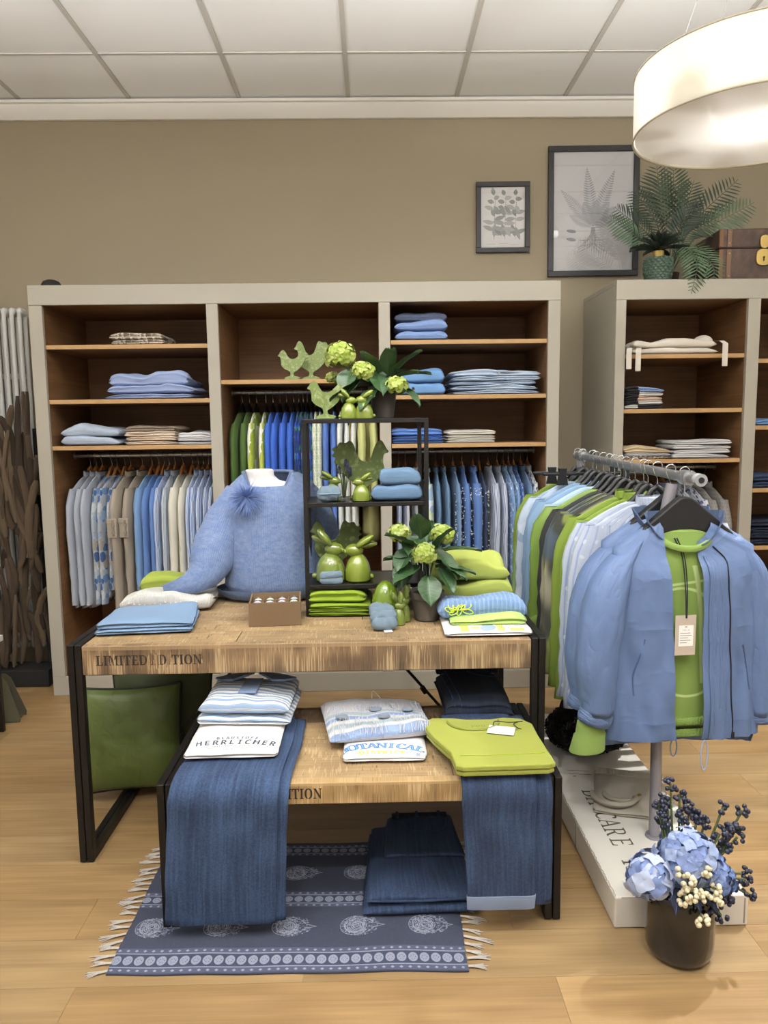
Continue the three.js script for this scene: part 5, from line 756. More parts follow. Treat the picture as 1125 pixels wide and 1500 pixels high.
function hydrangea(label, pos, turn, pot, heads, leaves) {
  const t = thing('potted_hydrangea', label, 'plant', pos, turn), [pr, ph, tint] = pot, base = V(0, ph * 0.9, 0);
  const pm = std(tint, 0.8), pp = part('pot', lathe([[0, 0.001], [pr * 0.68, 0.001], [pr * 0.70, 0.004], [pr * 0.9, ph * 0.76], [pr * 0.98, ph * 0.77], [pr, ph * 0.79], [pr, ph], [pr * 0.9, ph], [pr * 0.86, ph * 0.86], [0, ph * 0.86]], 40), pm, t); part('soil', xf(new THREE.CylinderGeometry(pr * 0.86, pr * 0.86, 0.006, 24), { p: [0, ph * 0.88, 0] }), std('#2a211a', 1), pp);
  heads.forEach(([x, y, z, R, m], i) => { part('stem', rod([[0.01 * Math.cos(i * 2), ph * 0.86, 0.01 * Math.sin(i * 2)], [x * 0.45, lerp(ph, y, 0.55), z * 0.45], [x, y - R * 0.5, z]], 0.0032, 6), M.stem, t); const f = part('flower_head', headG(R, 74, R * 0.27, 5 + i, 0.85, 0), m ?? petM, t); f.position.set(x, y, z); part('florets', headG(R * 0.95, 74, R * 0.27, 5 + i, 0.85, 1), petM3, f); part('shade_core', ball(R * 0.74, R * 0.62, R * 0.74), std('#4c5a22', 0.9), f); });  // dark core and darker second florets stand in for shade between petals
  leaves.forEach(([x, y, z, L, W, ry, rx, rz = 0], i) => { const l = part('leaf', leafG(L * 1.12, W * 1.2, 0.28, 0.14, i), leafM, t); l.position.set(x, y, z); l.rotation.set(rx, ry, rz, 'YXZ'); });
  return t;
}
hydrangea('green hydrangea with three flower heads in a dark grey pot on the tall table', [0.196, TH - 0.004, -2.715], 0, [0.066, 0.108, '#5a534b'], [[-0.012, 0.255, 0.05, 0.048], [0.062, 0.315, -0.03, 0.046], [-0.10, 0.318, -0.06, 0.042, petM2]],
  [[-0.02, 0.22, 0.02, 0.13, 0.085, -1.9, -0.25], [-0.03, 0.25, 0.0, 0.12, 0.08, -2.5, -0.5], [-0.04, 0.27, 0.02, 0.12, 0.075, -1.2, -0.7], [-0.03, 0.20, 0.04, 0.115, 0.08, -0.9, 0.1], [0.0, 0.17, 0.05, 0.10, 0.085, 0.1, 0.75], [0.03, 0.2, 0.03, 0.13, 0.06, 1.4, -0.1], [0.04, 0.25, 0.0, 0.15, 0.055, 1.75, -0.25], [0.03, 0.22, 0.03, 0.12, 0.06, 1.0, 0.15], [0.04, 0.27, 0.02, 0.12, 0.075, 0.3, -0.9, 0.5], [0.0, 0.27, -0.03, 0.12, 0.07, 2.9, -0.9], [-0.02, 0.3, 0.0, 0.11, 0.08, -0.3, -1.2], [0.05, 0.18, 0.02, 0.11, 0.055, 2.1, -0.2], [-0.05, 0.27, 0.0, 0.11, 0.085, -0.7, 0.45], [-0.07, 0.22, 0.02, 0.10, 0.08, -0.5, 0.7], [0.03, 0.26, 0.02, 0.12, 0.075, 0.9, 0.5], [0.04, 0.20, 0.04, 0.10, 0.07, 0.7, 0.6], [-0.03, 0.30, -0.03, 0.10, 0.085, -0.4, 0.2]]);
hydrangea('green hydrangea with three flower heads in a tall dark pot on top of the stand', [0.045, ST.top, -2.955], 0, [0.058, 0.125, '#46413a'], [[-0.165, 0.245, 0.02, 0.062], [-0.075, 0.18, 0.05, 0.047], [0.05, 0.125, 0.08, 0.043], [-0.2, 0.165, -0.05, 0.028, petM2]],
  [[-0.03, 0.13, 0.02, 0.16, 0.085, -1.7, -0.05], [-0.06, 0.15, 0.05, 0.15, 0.085, -1.3, 0.25], [-0.09, 0.14, 0.06, 0.1, 0.075, -0.9, 0.5], [-0.02, 0.16, 0.0, 0.13, 0.075, -0.6, -0.9], [0.0, 0.15, 0.02, 0.14, 0.07, 0.4, -1.0], [0.02, 0.14, 0.04, 0.16, 0.08, 1.0, -0.9, 0.2], [0.04, 0.15, 0.06, 0.13, 0.07, 1.3, -0.35], [0.02, 0.16, 0.05, 0.13, 0.06, -0.05, -0.95], [0.03, 0.12, 0.06, 0.10, 0.06, 1.9, 0.1], [-0.05, 0.13, -0.02, 0.14, 0.09, -2.6, -0.3], [-0.03, 0.11, 0.05, 0.13, 0.06, -0.5, 0.35], [-0.13, 0.19, 0.03, 0.10, 0.075, -0.3, 0.8], [-0.10, 0.16, 0.03, 0.11, 0.08, -0.8, 0.6], [-0.02, 0.17, 0.03, 0.11, 0.08, 0.2, 0.5], [0.06, 0.17, 0.03, 0.11, 0.075, 0.6, -0.2], [0.07, 0.12, 0.05, 0.10, 0.06, 0.9, 0.5]]);

// ---------------------------------------------------------------- garment rack: rail runs from the front to the wardrobes
const RA = V(1.005, 1.318, -2.25), RB = V(1.0, 1.338, -3.62); // rail ends, near and far
const railAt = (s) => RA.clone().lerp(RB, s);
{
  const t = thing('garment_rack', 'grey metal garment rack on two posts standing on the white platform', 'clothes rack', [1.0, 0.103, -2.93]);
  const L = (p) => [p.x - 1.0, p.y - 0.103, p.z + 2.93];
  part('rail', rod([L(RA), L(railAt(0.5)), L(RB)], 0.0165, 20, 24), M.rail, t);
  for (const [a, b] of [[0, 0.018], [1, 0.982]]) { const e = part('rail_cap', rod([L(railAt(a)), L(railAt(b))], 0.0195, 20, 1), phys('#a8a9ac', 0.5), t); part('cap_disc', xf(new THREE.CylinderGeometry(0.0195, 0.0195, 0.004, 20), { p: L(railAt(a)), r: [Math.PI / 2, 0, 0] }), phys('#8e8f92', 0.5), e); part('cap_hole', xf(new THREE.CylinderGeometry(0.009, 0.009, 0.003, 16), { p: [L(railAt(a))[0], L(railAt(a))[1], L(railAt(a))[2] + (a ? -0.003 : 0.003)], r: [Math.PI / 2, 0, 0] }), M.blackMatte, e); }
  for (const [s, dx] of [[0.075, -0.068], [0.93, -0.01]]) { const p = railAt(s), q = L(p); part('post', rod([[q[0] + dx, 0.006, q[2]], [q[0] + dx, q[1] - 0.14, q[2]], [q[0] + dx * 0.7, q[1] - 0.02, q[2]]], 0.0185, 18, 12), M.greyMetal, t); part('joint', xf(new THREE.CylinderGeometry(0.024, 0.024, 0.05, 18), { p: [q[0], q[1], q[2]], r: [Math.PI / 2, 0, 0] }), M.rail, t); part('foot_plate', xf(new THREE.CylinderGeometry(0.028, 0.03, 0.006, 24), { p: [q[0] + dx, 0.003, q[2]] }), M.greyMetal, t); }
}
function rackGarment(name, cat, label, s, mat, p, o = {}) {
  const q = railAt(s);
  const t = garment(name, label, cat, { y0: -0.125, ...p }, mat, [q.x + (o.x ?? 0), q.y + 0.016, q.z], (o.turn ?? 0), null, M.blackPlastic, o.sleeve ?? mat);
  return t;
}
const jk = { len: 0.70, hw: 0.235, hem: 0.26, thick: 0.024, sl: 0.58, sw: 0.06, st: 0.024, slope: 0.085, out: 0.05, cuff: 0.045, collar: 0 };
const lg = cloth('#839e62'), lm = cloth('#6d8838', { rough: 0.55, crease: 0.002 }), ac = cloth('#a3bccd', { rough: 0.6, crease: 0.002 }), jd = cloth('#7896b3'), bpr = cloth('#ffffff', { map: P.greySlub }), td = cloth('#ffffff', { map: P.tiedye }), bk = cloth('#2a2b2c'), mst = cloth('#ffffff', { map: P.meshStripe }), jb = cloth('#566b90', { rough: 0.62, sheen: 0.12, crease: 0.0022 }), nl = cloth('#748a32');
const RK = [
  [0.965, 'sweater', 'sweater', 'lime green sweater, furthest garment on the rack next to the wardrobe', nl, { ...jk, len: 0.62 }],
  [0.92, 'blouse', 'blouse', 'pale green blouse near the far end of the garment rack', lg, { ...jk, out: 0.08 }],
  [0.86, 'shirt', 'shirt', 'blue and white mottled shirt at the far part of the garment rack', bpr, jk],
  [0.80, 'denim_jacket', 'jacket', 'light denim jacket in the far half of the garment rack', jd, { ...jk, sl: 0.6 }],
  [0.74, 'denim_jacket', 'jacket', 'washed denim jacket just before the aqua one on the rack', cloth('#829fbd'), jk],
  [0.68, 'jacket', 'jacket', 'pale aqua jacket on the garment rack, left of the lime satin blouse', ac, { ...jk, sl: 0.62 }],
  [0.60, 'blouse', 'blouse', 'lime satin blouse with knotted rolled cuff in the middle of the rack', lm, { ...jk, sl: 0.50, sw: 0.075, cuff: 0.06, st: 0.03 }],
  [0.545, 'blouse', 'blouse', 'black blouse squeezed behind the grey tie-dye ones', bk, { ...jk, sl: 0.6 }],
  [0.49, 'blouse', 'blouse', 'grey and olive tie-dye blouse, rear one of two on the rack', td, { ...jk, sl: 0.64, len: 0.74 }],
  [0.44, 'blouse', 'blouse', 'grey and olive tie-dye blouse, front one of two on the rack', td, { ...jk, sl: 0.64, len: 0.74 }],
  [0.385, 'sweater', 'sweater', 'bright lime hooded sweater, rear one of two on the rack', nl, { ...jk, len: 0.78, sl: 0.66, collar: 1 }],
  [0.335, 'sweater', 'sweater', 'bright lime hooded sweater, front one of two on the rack', nl, { ...jk, len: 0.78, sl: 0.68, collar: 1 }],
  [0.28, 'blouse', 'blouse', 'white sheer blouse with blue stripes, rear one of two on the rack', mst, { ...jk, len: 0.76, sl: 0.64 }],
  [0.23, 'blouse', 'blouse', 'white sheer blouse with blue stripes, front one of two on the rack', mst, { ...jk, len: 0.76, sl: 0.66, collar: 1 }],
];
RK.forEach(([s, n, c, l, m, p], i) => rackGarment(n, c, l, s, m, { seed: i % 5 + 1, ...p }, { turn: (hash2(i, 8) - 0.5) * 0.1, x: (hash2(i, 9) - 0.5) * 0.03 - 0.01 }));
// knotted cuff of the lime blouse
{ const o = scene.children.find((q) => /knotted rolled cuff/.test(q.userData.label ?? '')); const g = ball(0.06, 0.05, 0.045, -0.28, -0.70, 0, 20), p = g.attributes.position; for (let i = 0; i < p.count; i++) { const x = p.getX(i), y = p.getY(i), z = p.getZ(i), f = 0.014 * Math.sin(y * 130 + x * 60) + 0.012 * nz(x * 40, y * 40, z * 40); p.setXYZ(i, x + f, y + f * 0.5, z + f); } g.computeVertexNormals(); part('rolled_cuff', g, lm, o); }
// clip hanger on the far part of the rail
for (const [s, dx, lb] of [[0.885, 0, 'black clip hanger with two clamps at the far part of the garment rack'], [0.83, 0.03, 'black clip hanger closer to the middle of the garment rack']]) {
  const q = railAt(s), t = thing('clip_hanger', lb, 'hanger', [q.x + dx - 0.02, q.y + 0.016, q.z]);
  part('bar', bx(0.46, 0.014, 0.01, 0, -0.088, 0, 0.004), M.blackPlastic, t); const hk = part('hook', HG.hook, M.chrome, t);
  for (const sx of [-0.14, 0.15]) part('clip', [extrude([[-0.018, 0.03], [0.018, 0.03], [0.014, 0], [0.024, -0.045], [-0.024, -0.045], [-0.014, 0]], 0.014, 0.002, false)].map((g) => xf(g, { p: [sx, -0.092, 0] })), M.blackPlastic, t);
}
// the two blue bomber jackets in front, the first one open over a green sweatshirt
function openShell(p) { // open front body: angle runs from the left front edge round the back to the right front edge
  const { len, y0 = -0.12, hw, hem, d, slope = 0.085, gapT, gapB, seed = 1, fold: f0 = 0.008, shift = 0, neck = 0.085, bd = 0.6 } = p, rows = [], n = 72;
  const ys = [0, 0.012, 0.03, 0.05, slope, slope + 0.03, slope + 0.07]; for (let k = 1; k <= 18; k++) ys.push(slope + 0.07 + (len - slope - 0.07) * k / 18);
  for (const s of ys) {
    const t = s / len, w = s < slope ? lerp(neck, hw, Math.pow(s / slope, 0.85)) : lerp(hw, hem, sm(slope, len, s)), dd = d * lerp(0.5, 1, sm(0, slope * 2, s)), row = [];
    const gl = lerp(gapT[0], gapB[0], t), gr = lerp(gapT[1], gapB[1], t); // x of the two front edges
    const al = Math.acos(clamp(gl / w, -0.999, 0.999)), ar = Math.acos(clamp(gr / w, -0.999, 0.999)); // angles on the front half (sin > 0)
    for (let j = 0; j <= n; j++) {
      const a = lerp(al, ar + 2 * Math.PI, j / n), c = Math.cos(a), sn = Math.sin(a), fr = f0 * sm(0.08, 0.8, t) * (1.4 * nz(c * 4 + seed, t * 2.2, sn * 3) + 0.8 * nz(c * 9, t * 4 + seed, sn * 5)) + 0.004 * nz(c * 14 + seed, t * 11, 7);
      const z = spow(sn, 0.6) * dd * (sn < 0 ? bd : 1), dip = sn > 0 ? -0.075 * Math.pow(sn, 1.6) * (1 - sm(0, 0.3, t)) : 0; row.push(V(c * w * (1 + 0.02 * nz(t * 5, c * 3, seed)), y0 - s + dip + (sn < 0 ? -0.05 * sm(0.8, 1, t) : 0), z + fr * (sn > 0 ? 1.6 : 1)));
    }
    rows.push(row);
  }
  return { rows, n, g: thicken(rows, 0.0022) };
}
function thicken(rows, th) { // gives an open sheet its thickness and closed rims
  const n = rows.length, m = rows[0].length, g0 = grid(rows), N = g0.attributes.normal, inner = rows.map((r, i) => r.map((q, j) => { const k = i * m + j; return V(q.x - N.getX(k) * th, q.y - N.getY(k) * th, q.z - N.getZ(k) * th); }));
  const rim = []; for (let j = 0; j < m; j++) rim.push([0, j]); for (let i = 1; i < n; i++) rim.push([i, m - 1]); for (let j = m - 2; j >= 0; j--) rim.push([n - 1, j]); for (let i = n - 2; i > 0; i--) rim.push([i, 0]);
  const side = grid([rim.map(([i, j]) => rows[i][j]), rim.map(([i, j]) => inner[i][j])], { wrap: true });
  const gi = grid(inner); const ix = gi.index.array; for (let k = 0; k < ix.length; k += 3) { const t = ix[k]; ix[k] = ix[k + 1]; ix[k + 1] = t; } gi.computeVertexNormals();
  const a = [g0, gi, side]; return merge(a);
}
const sleevePath = (pts, rad, seed, n = 26, N = 30) => { const c = new THREE.CatmullRomCurve3(pts.map((p) => V(...p))), rows = []; for (let i = 0; i <= N; i++) { const t = i / N, p = c.getPointAt(t), k = t * (rad.length - 1), a = Math.floor(Math.min(k, rad.length - 2)), w = lerp(rad[a][0], rad[a + 1][0], k - a), h = lerp(rad[a][1], rad[a + 1][1], k - a); rows.push(Array.from({ length: n }, (_, j) => { const g = j / n * 2 * Math.PI, f = 1 + 0.12 * nz(Math.cos(g) * 1.6 + seed, t * 5, Math.sin(g) * 1.6) + 0.06 * nz(t * 14, Math.cos(g) * 3, seed) * sm(0.4, 0.9, t); return V(p.x + Math.cos(g) * w * f, p.y + 0.012 * Math.cos(g) * (t < 0.1 ? 1 : 0), p.z + Math.sin(g) * h * f); })); } return grid(rows, { wrap: true, cap: true }); };
function bomber(label, s, turn, sweatshirt) {
  const q = railAt(s), t = thing('bomber_jacket', label, 'jacket', [q.x - 0.025, q.y + 0.016, q.z], turn);
  const gT = sweatshirt ? [-0.075, 0.03] : [-0.01, 0.012], gB = sweatshirt ? [-0.03, 0.055] : [-0.0, 0.012];
  const B = openShell({ len: 0.70, y0: -0.145, hw: 0.225, hem: 0.262, d: 0.072, gapT: gT, gapB: gB, seed: sweatshirt ? 3 : 5, fold: 0.010 });
  part('body', B.g, jb, t);
  part('sleeve', sleevePath([[-0.155, -0.208, 0.0], [-0.235, -0.32, 0.022], [-0.285, -0.54, 0.045], [-0.285, -0.75, 0.05]], [[0.03, 0.035], [0.062, 0.055], [0.072, 0.06], [0.066, 0.058], [0.05, 0.05]], 2), jb, t);
  part('sleeve', sleevePath([[0.155, -0.208, -0.005], [0.225, -0.30, 0.0], [0.258, -0.56, 0.005], [0.272, -0.79, 0.01]], [[0.03, 0.035], [0.05, 0.05], [0.056, 0.05], [0.052, 0.05], [0.045, 0.045]], 4), jb, t);
  const cuff = (x, y, z, r, tilt, m, h = 0.04, nm = 'cuff') => { const rows = [[0.92, 0], [1.02, -0.002], [1.08, -h * 0.3], [1.08, -h * 0.7], [1.0, -h], [0.85, -h * 0.9]].map(([k, yy]) => Array.from({ length: 40 }, (_, j) => { const a = j / 40 * 2 * Math.PI, rb = 1 + (j % 2) * 0.012; return V(Math.cos(a) * r * k * rb, yy, Math.sin(a) * r * 0.85 * k * rb); })); const c = part(nm, grid(rows, { wrap: true, cap: true }), m, t); c.position.set(x, y, z); c.rotation.z = tilt; return c; };
  cuff(-0.283, -0.735, 0.05, 0.05, -0.28, jb, 0.05, 'rolled_cuff'); cuff(0.273, -0.775, 0.01, 0.047, 0.05, jb, 0.04, 'rolled_cuff');
  // stand collar
  const col = [0, 0.3, 0.65, 1].map((v) => B.rows[1].map((q, k) => { const o = V(q.x, 0, q.z).normalize(), e = sm(0, 0.2, Math.min(k, B.n - k) / B.n); return V(q.x, q.y - 0.004, q.z).addScaledVector(o, 0.004 + 0.010 * v * (q.z > 0 ? 1.6 : 0.4)).add(V(0, 0.043 * v * (0.30 + 0.70 * e), 0)); })); part('collar', thicken(col, 0.003), cloth('#5d7297', { knit: 1 }), t);
  if (sweatshirt) {
    const edge = (j, off) => B.rows.slice(2).map((r) => r[j].clone().add(V(off, 0, 0.004)));
    part('zip', taper(edge(B.n - 5, 0).filter((_, i) => i % 2 === 0), () => 0.0022, 6, 40), M.blackMatte, t, 'dark zip'); 
    const rr0 = B.rows.slice(3).map((r) => [r[B.n - 4], r[B.n - 1]].map((p) => p.clone().add(V(0, 0, 0.004)))); part('zip_facing', thicken(rr0.map(([a, b]) => [0, 0.33, 0.66, 1].map((k) => a.clone().lerp(b, k).add(V(0, 0, 0.002 * Math.sin(k * 3.1))))), 0.002), jb, t);
    const last = B.rows.at(-1)[B.n - 5]; part('zip_pull', bx(0.008, 0.022, 0.005, last.x + 0.004, last.y + 0.01, last.z + 0.004, 0.002), M.blackMatte, t);
    const loop = (x, y, z, L) => { const p = []; for (let k = 0; k <= 12; k++) { const a = k / 12 * 2 * Math.PI; p.push([x + 0.011 * Math.sin(a), y - L / 2 + L / 2 * Math.cos(a), z]); } return rod(p, 0.0022, 6, 40); };
    part('drawcord', loop(0.065, -0.85, 0.065, 0.10), cloth('#9fb0d0'), t); part('drawcord', loop(0.0, -0.875, -0.01, 0.06), cloth('#8f9dbb'), t);
    part('pocket_welt', taper([[13, 5], [15, 6], [17, 7], [19, 7]].map(([a, b]) => B.rows[a][b].clone().add(V(0, 0, 0.003))), () => 0.0028, 6, 14, 0.8), cloth('#45587a'), t); part('pocket_welt', taper([[14, 64], [16, 63], [19, 62]].map(([a, b]) => B.rows[a][b].clone().add(V(0, 0, 0.003))), () => 0.0028, 6, 14, 0.8), cloth('#45587a'), t);
    const hemg = []; for (let i = 0; i < 2; i++) hemg.push(B.rows.at(-1 - i).map((p) => p.clone().add(V(0, i * 0.0, 0.0015)))); 
    part('sleeve_pocket', [bx(0.012, 0.07, 0.006, 0.305, -0.47, 0.03, 0.002), rod([[0.308, -0.45, 0.035], [0.313, -0.50, 0.041], [0.311, -0.53, 0.035]], 0.002, 5)], M.blackMatte, t);
  }
  const hg = part('hanger', extrude([[-0.165, -0.205], [-0.12, -0.165], [-0.06, -0.115], [-0.02, -0.083], [0, -0.078], [0.02, -0.083], [0.06, -0.115], [0.12, -0.165], [0.165, -0.205], [0.155, -0.225], [0.08, -0.185], [0, -0.172], [-0.08, -0.185], [-0.155, -0.225]], 0.022, 0.006), M.blackPlastic, t); part('hook', hookG(0.09), M.chrome, hg);
  return t;
}
bomber('light blue bomber jacket hanging closed behind the open one on the rack', 0.125, 0.03, false);
{
  const q = railAt(0.022), J = bomber('light blue bomber jacket hanging open at the front end of the rack', 0.045, 0.06, true);
  const gr = cloth('#7a9248'), t = thing('sweatshirt', 'apple green sweatshirt inside the open blue bomber jacket', 'sweatshirt', [J.position.x, J.position.y, J.position.z], 0.06);
  part('body', garmentBody({ len: 0.655, y0: -0.175, hw: 0.19, hem: 0.22, thick: 0.036, slope: 0.07, seed: 6, fold: 0.006, neck: 0.105 }), cloth('#ffffff', { map: canvasTex(512, 512, (g, w, h) => { g.fillStyle = '#738c42'; g.fillRect(0, 0, w, h); g.strokeStyle = '#a9bd7c'; g.lineWidth = 5; g.beginPath(); g.ellipse(w * 0.25, h * 0.45, w * 0.085, h * 0.22, 0.05, 0.9, 5.6); g.stroke(); g.beginPath(); g.moveTo(w * 0.235, h * 0.14); g.bezierCurveTo(w * 0.215, h * 0.3, w * 0.22, h * 0.5, w * 0.215, h * 0.62); g.stroke(); g.beginPath(); g.moveTo(w * 0.21, h * 0.2); g.lineTo(w * 0.29, h * 0.22); g.stroke(); }, [0.82, 0.8]) }), t);
  const nb = []; for (let k = 0; k < 36; k++) { const a = k / 36 * 2 * Math.PI, sn = Math.sin(a); nb.push([Math.cos(a) * 0.092, -0.178 - (sn > 0 ? 0.055 * sn : 0.0), sn * 0.046]); } part('neckband', taper([...nb, nb[0]], () => 0.011, 8, 72, 0.7), cloth('#7c9649'), t);
  part('neck_label', bx(0.05, 0.016, 0.002, -0.005, -0.192, -0.030, 0.0008), cloth('#d8d6c8'), t); part('hanger_loop', rod([[-0.03, -0.178, -0.03], [-0.02, -0.165, -0.028], [0.02, -0.17, -0.028], [0.035, -0.178, -0.03]], 0.0022, 5), cloth('#a9c84a'), t);
  part('hem_band', xf(garmentBody({ len: 0.07, y0: -0.775, hw: 0.205, hem: 0.20, thick: 0.042, slope: 0.001, seed: 2, fold: 0, neck: 0.2 }), {}), cloth('#6f8840', { knit: 1 }), t);
  const cf = part('sleeve_cuff', grid([[0.044, 0.01], [0.047, -0.015], [0.044, -0.04], [0.05, -0.046], [0.052, -0.07], [0.056, -0.098], [0.054, -0.1], [0.046, -0.098]].map(([r, y]) => Array.from({ length: 30 }, (_, j) => { const a = j / 30 * 2 * Math.PI; return V(Math.cos(a) * r * (1 + 0.05 * nz(Math.cos(a) * 2, y * 40, 1)), y + 0.012 * Math.cos(a), Math.sin(a) * r * 0.75); })), { wrap: true, cap: true }), gr, t); cf.position.set(-0.298, -0.775, 0.045); cf.rotation.z = -0.15;
  // swing tag
  const tg = thing('hang_tag', 'beige hang tag with printed label hanging on the green sweatshirt', 'tag', [J.position.x - 0.012, J.position.y - 0.50, J.position.z + 0.075], 0.10);
  const face = canvasTex(256, 480, (g, w, h) => { g.fillStyle = '#b3a596'; g.fillRect(0, 0, w, h); g.fillStyle = '#e9e6e0'; g.fillRect(w * 0.18, h * 0.25, w * 0.7, h * 0.52); g.fillStyle = '#3a3632'; g.font = 'bold 26px sans-serif'; g.textAlign = 'center'; g.fillText('M', w * 0.53, h * 0.31); g.font = '20px sans-serif'; g.fillText('S  M  L  XL', w * 0.53, h * 0.38); for (let i = 0; i < 5; i++) g.fillRect(w * 0.24, h * (0.44 + i * 0.06), w * [0.5, 0.56, 0.4, 0.52, 0.34][i], 6); });
  part('card', (() => { const g = new RoundedBoxGeometry(0.068, 0.128, 0.0016, 2, 0.0007), p = g.attributes.position, uv = g.attributes.uv; for (let i = 0; i < p.count; i++) uv.setXY(i, p.getX(i) / 0.068 + 0.5, p.getY(i) / 0.128 + 0.5); return g; })(), std('#fff', 0.7, { map: face }), tg); part('cord', [rod([[0.0, 0.055, 0.002], [0.003, 0.15, -0.015], [-0.002, 0.25, -0.035], [-0.02, 0.30, -0.05]], 0.0022, 6), rod([[0.002, 0.055, 0.002], [0.008, 0.15, -0.013], [0.004, 0.25, -0.033], [-0.012, 0.30, -0.05]], 0.0022, 6)], M.blackMatte, tg);
}

// ---------------------------------------------------------------- things on the floor
{ // rug
  const W = 1.0, D = 0.635, t = thing('rug', 'faded blue block-printed cotton rug with pale fringes under the low table', 'rug', [-0.25, 0, -2.198], -0.012);
  const tex = canvasTex(2048, 1300, (g, w, h) => {
    g.fillStyle = '#373c4d'; g.fillRect(0, 0, w, h); const r = rngOf(31), L = 'rgba(158,162,176,0.82)', Lf = 'rgba(150,155,172,0.5)';
    const band = (y, hh) => { g.fillStyle = 'rgba(96,104,128,0.5)'; g.fillRect(0, y, w, hh); g.strokeStyle = L; g.lineWidth = 7; for (const q of [0.22, 0.78]) { g.beginPath(); g.moveTo(0, y + hh * q); g.lineTo(w, y + hh * q); g.stroke(); } g.fillStyle = '#373e54'; g.fillRect(0, y + hh * 0.25, w, hh * 0.5); for (let x = 26; x < w; x += 66) { g.fillStyle = L; g.beginPath(); g.ellipse(x, y + hh * 0.5, 28, hh * 0.19, 0, 0, 6.3); g.fill(); g.fillStyle = 'rgba(74,85,118,0.8)'; for (let k = 0; k < 7; k++) { g.beginPath(); g.arc(x + 15 * Math.cos(k), y + hh * 0.5 + 15 * Math.sin(k), 3, 0, 6.3); g.fill(); } } g.fillStyle = L; for (let x = 20; x < w; x += 50) { for (const q of [0.1, 0.9]) { g.beginPath(); g.moveTo(x - 12, y + hh * q); g.lineTo(x, y + hh * q - 10); g.lineTo(x + 12, y + hh * q); g.lineTo(x, y + hh * q + 10); g.fill(); } } };
    band(30, 130); band(h * 0.44, 150); band(h - 205, 195);
    for (const y of [h * 0.28, h * 0.70]) for (let x = 150; x < w; x += 420) { g.fillStyle = Lf; for (let k = 0; k < 520; k++) { const a = r() * 6.28, q = Math.sqrt(r()), rx = 105 * q, ry = (y > h * 0.5 ? 92 : 80) * q, hx = x + rx * Math.cos(a) + (q > 0.5 && Math.cos(a) > 0.6 ? 50 * (q - 0.5) : 0), hy = y + ry * Math.sin(a); g.beginPath(); g.arc(hx, hy, 2 + r() * 4, 0, 6.3); g.fill(); } g.strokeStyle = L; g.lineWidth = 4; g.beginPath(); g.moveTo(x - 110, y); g.bezierCurveTo(x - 110, y - 105, x + 40, y - 105, x + 95, y - 20); g.lineTo(x + 160, y); g.lineTo(x + 95, y + 20); g.bezierCurveTo(x + 40, y + 105, x - 110, y + 105, x - 110, y); g.stroke(); for (let k = 0; k < 8; k++) { g.beginPath(); g.ellipse(x - 15, y, 18 + k * 8, 12 + k * 8, k, 0, 5); g.stroke(); } }
    for (let k = 0; k < 26000; k++) { g.globalAlpha = 0.25 * r(); g.fillStyle = r() > 0.5 ? '#727a92' : '#2b3146'; g.fillRect(r() * w, r() * h, 2 + r() * 8, 2); } g.globalAlpha = 1;
  });
  const rows = []; for (let i = 0; i <= 30; i++) { const row = []; for (let j = 0; j <= 44; j++) { const x = (j / 44 - 0.5) * W, z = (i / 30 - 0.5) * D; row.push(V(x + 0.006 * nz(z * 6, 1, 2), 0.0055 + 0.0022 * nz(x * 6, z * 7, 3), z + 0.007 * nz(x * 5, 4, 1))); } rows.push(row); }
  part('woven_cloth', thickenDown(rows, 0.004), std('#ffffff', 0.95, { map: tex, bumpMap: clothBump, bumpScale: 0.001 }), t);
  const r = rngOf(32), fm = cloth('#bdb6ad'); for (const s of [-1, 1]) for (let i = 0; i < 21; i++) { const z = -D / 2 + (i + 0.5) / 21 * D, L = 0.045 + 0.03 * r(), dz = (r() - 0.4) * 0.035, gs2 = []; for (let k = 0; k < 6; k++) gs2.push(rod([[s * W / 2, 0.006, z + (k - 2.5) * 0.0012], [s * (W / 2 + L * 0.4), 0.0055, z + dz * 0.4 + (k - 2.5) * 0.0016], [s * (W / 2 + L * (0.85 + 0.3 * r())), 0.0025, z + dz + (k - 2.5) * 0.0045]], 0.0014, 4, 4)); gs2.push(ball(0.005, 0.0035, 0.0045, s * (W / 2 + L * 0.38), 0.005, z + dz * 0.4, 8)); part('fringe_tassel', gs2, fm, t); }
}
function thickenDown(rows, th) { const a = grid(rows), lo = rows.map((r) => r.map((q) => V(q.x, Math.max(0.0006, q.y - th), q.z))); const n = rows.length, m = rows[0].length, rim = []; for (let j = 0; j < m; j++) rim.push([0, j]); for (let i = 1; i < n; i++) rim.push([i, m - 1]); for (let j = m - 2; j >= 0; j--) rim.push([n - 1, j]); for (let i = n - 2; i > 0; i--) rim.push([i, 0]);
  const uvr = rim.map(([i, j]) => [j / (m - 1), i / (n - 1)]); const s = grid([rim.map(([i, j]) => rows[i][j]), rim.map(([i, j]) => lo[i][j])], { wrap: true, uv: (i, j) => uvr[j % rim.length] }); const u = a.attributes.uv; for (let k = 0; k < u.count; k++) u.setY(k, 1 - u.getY(k)); return merge([a, s]); }
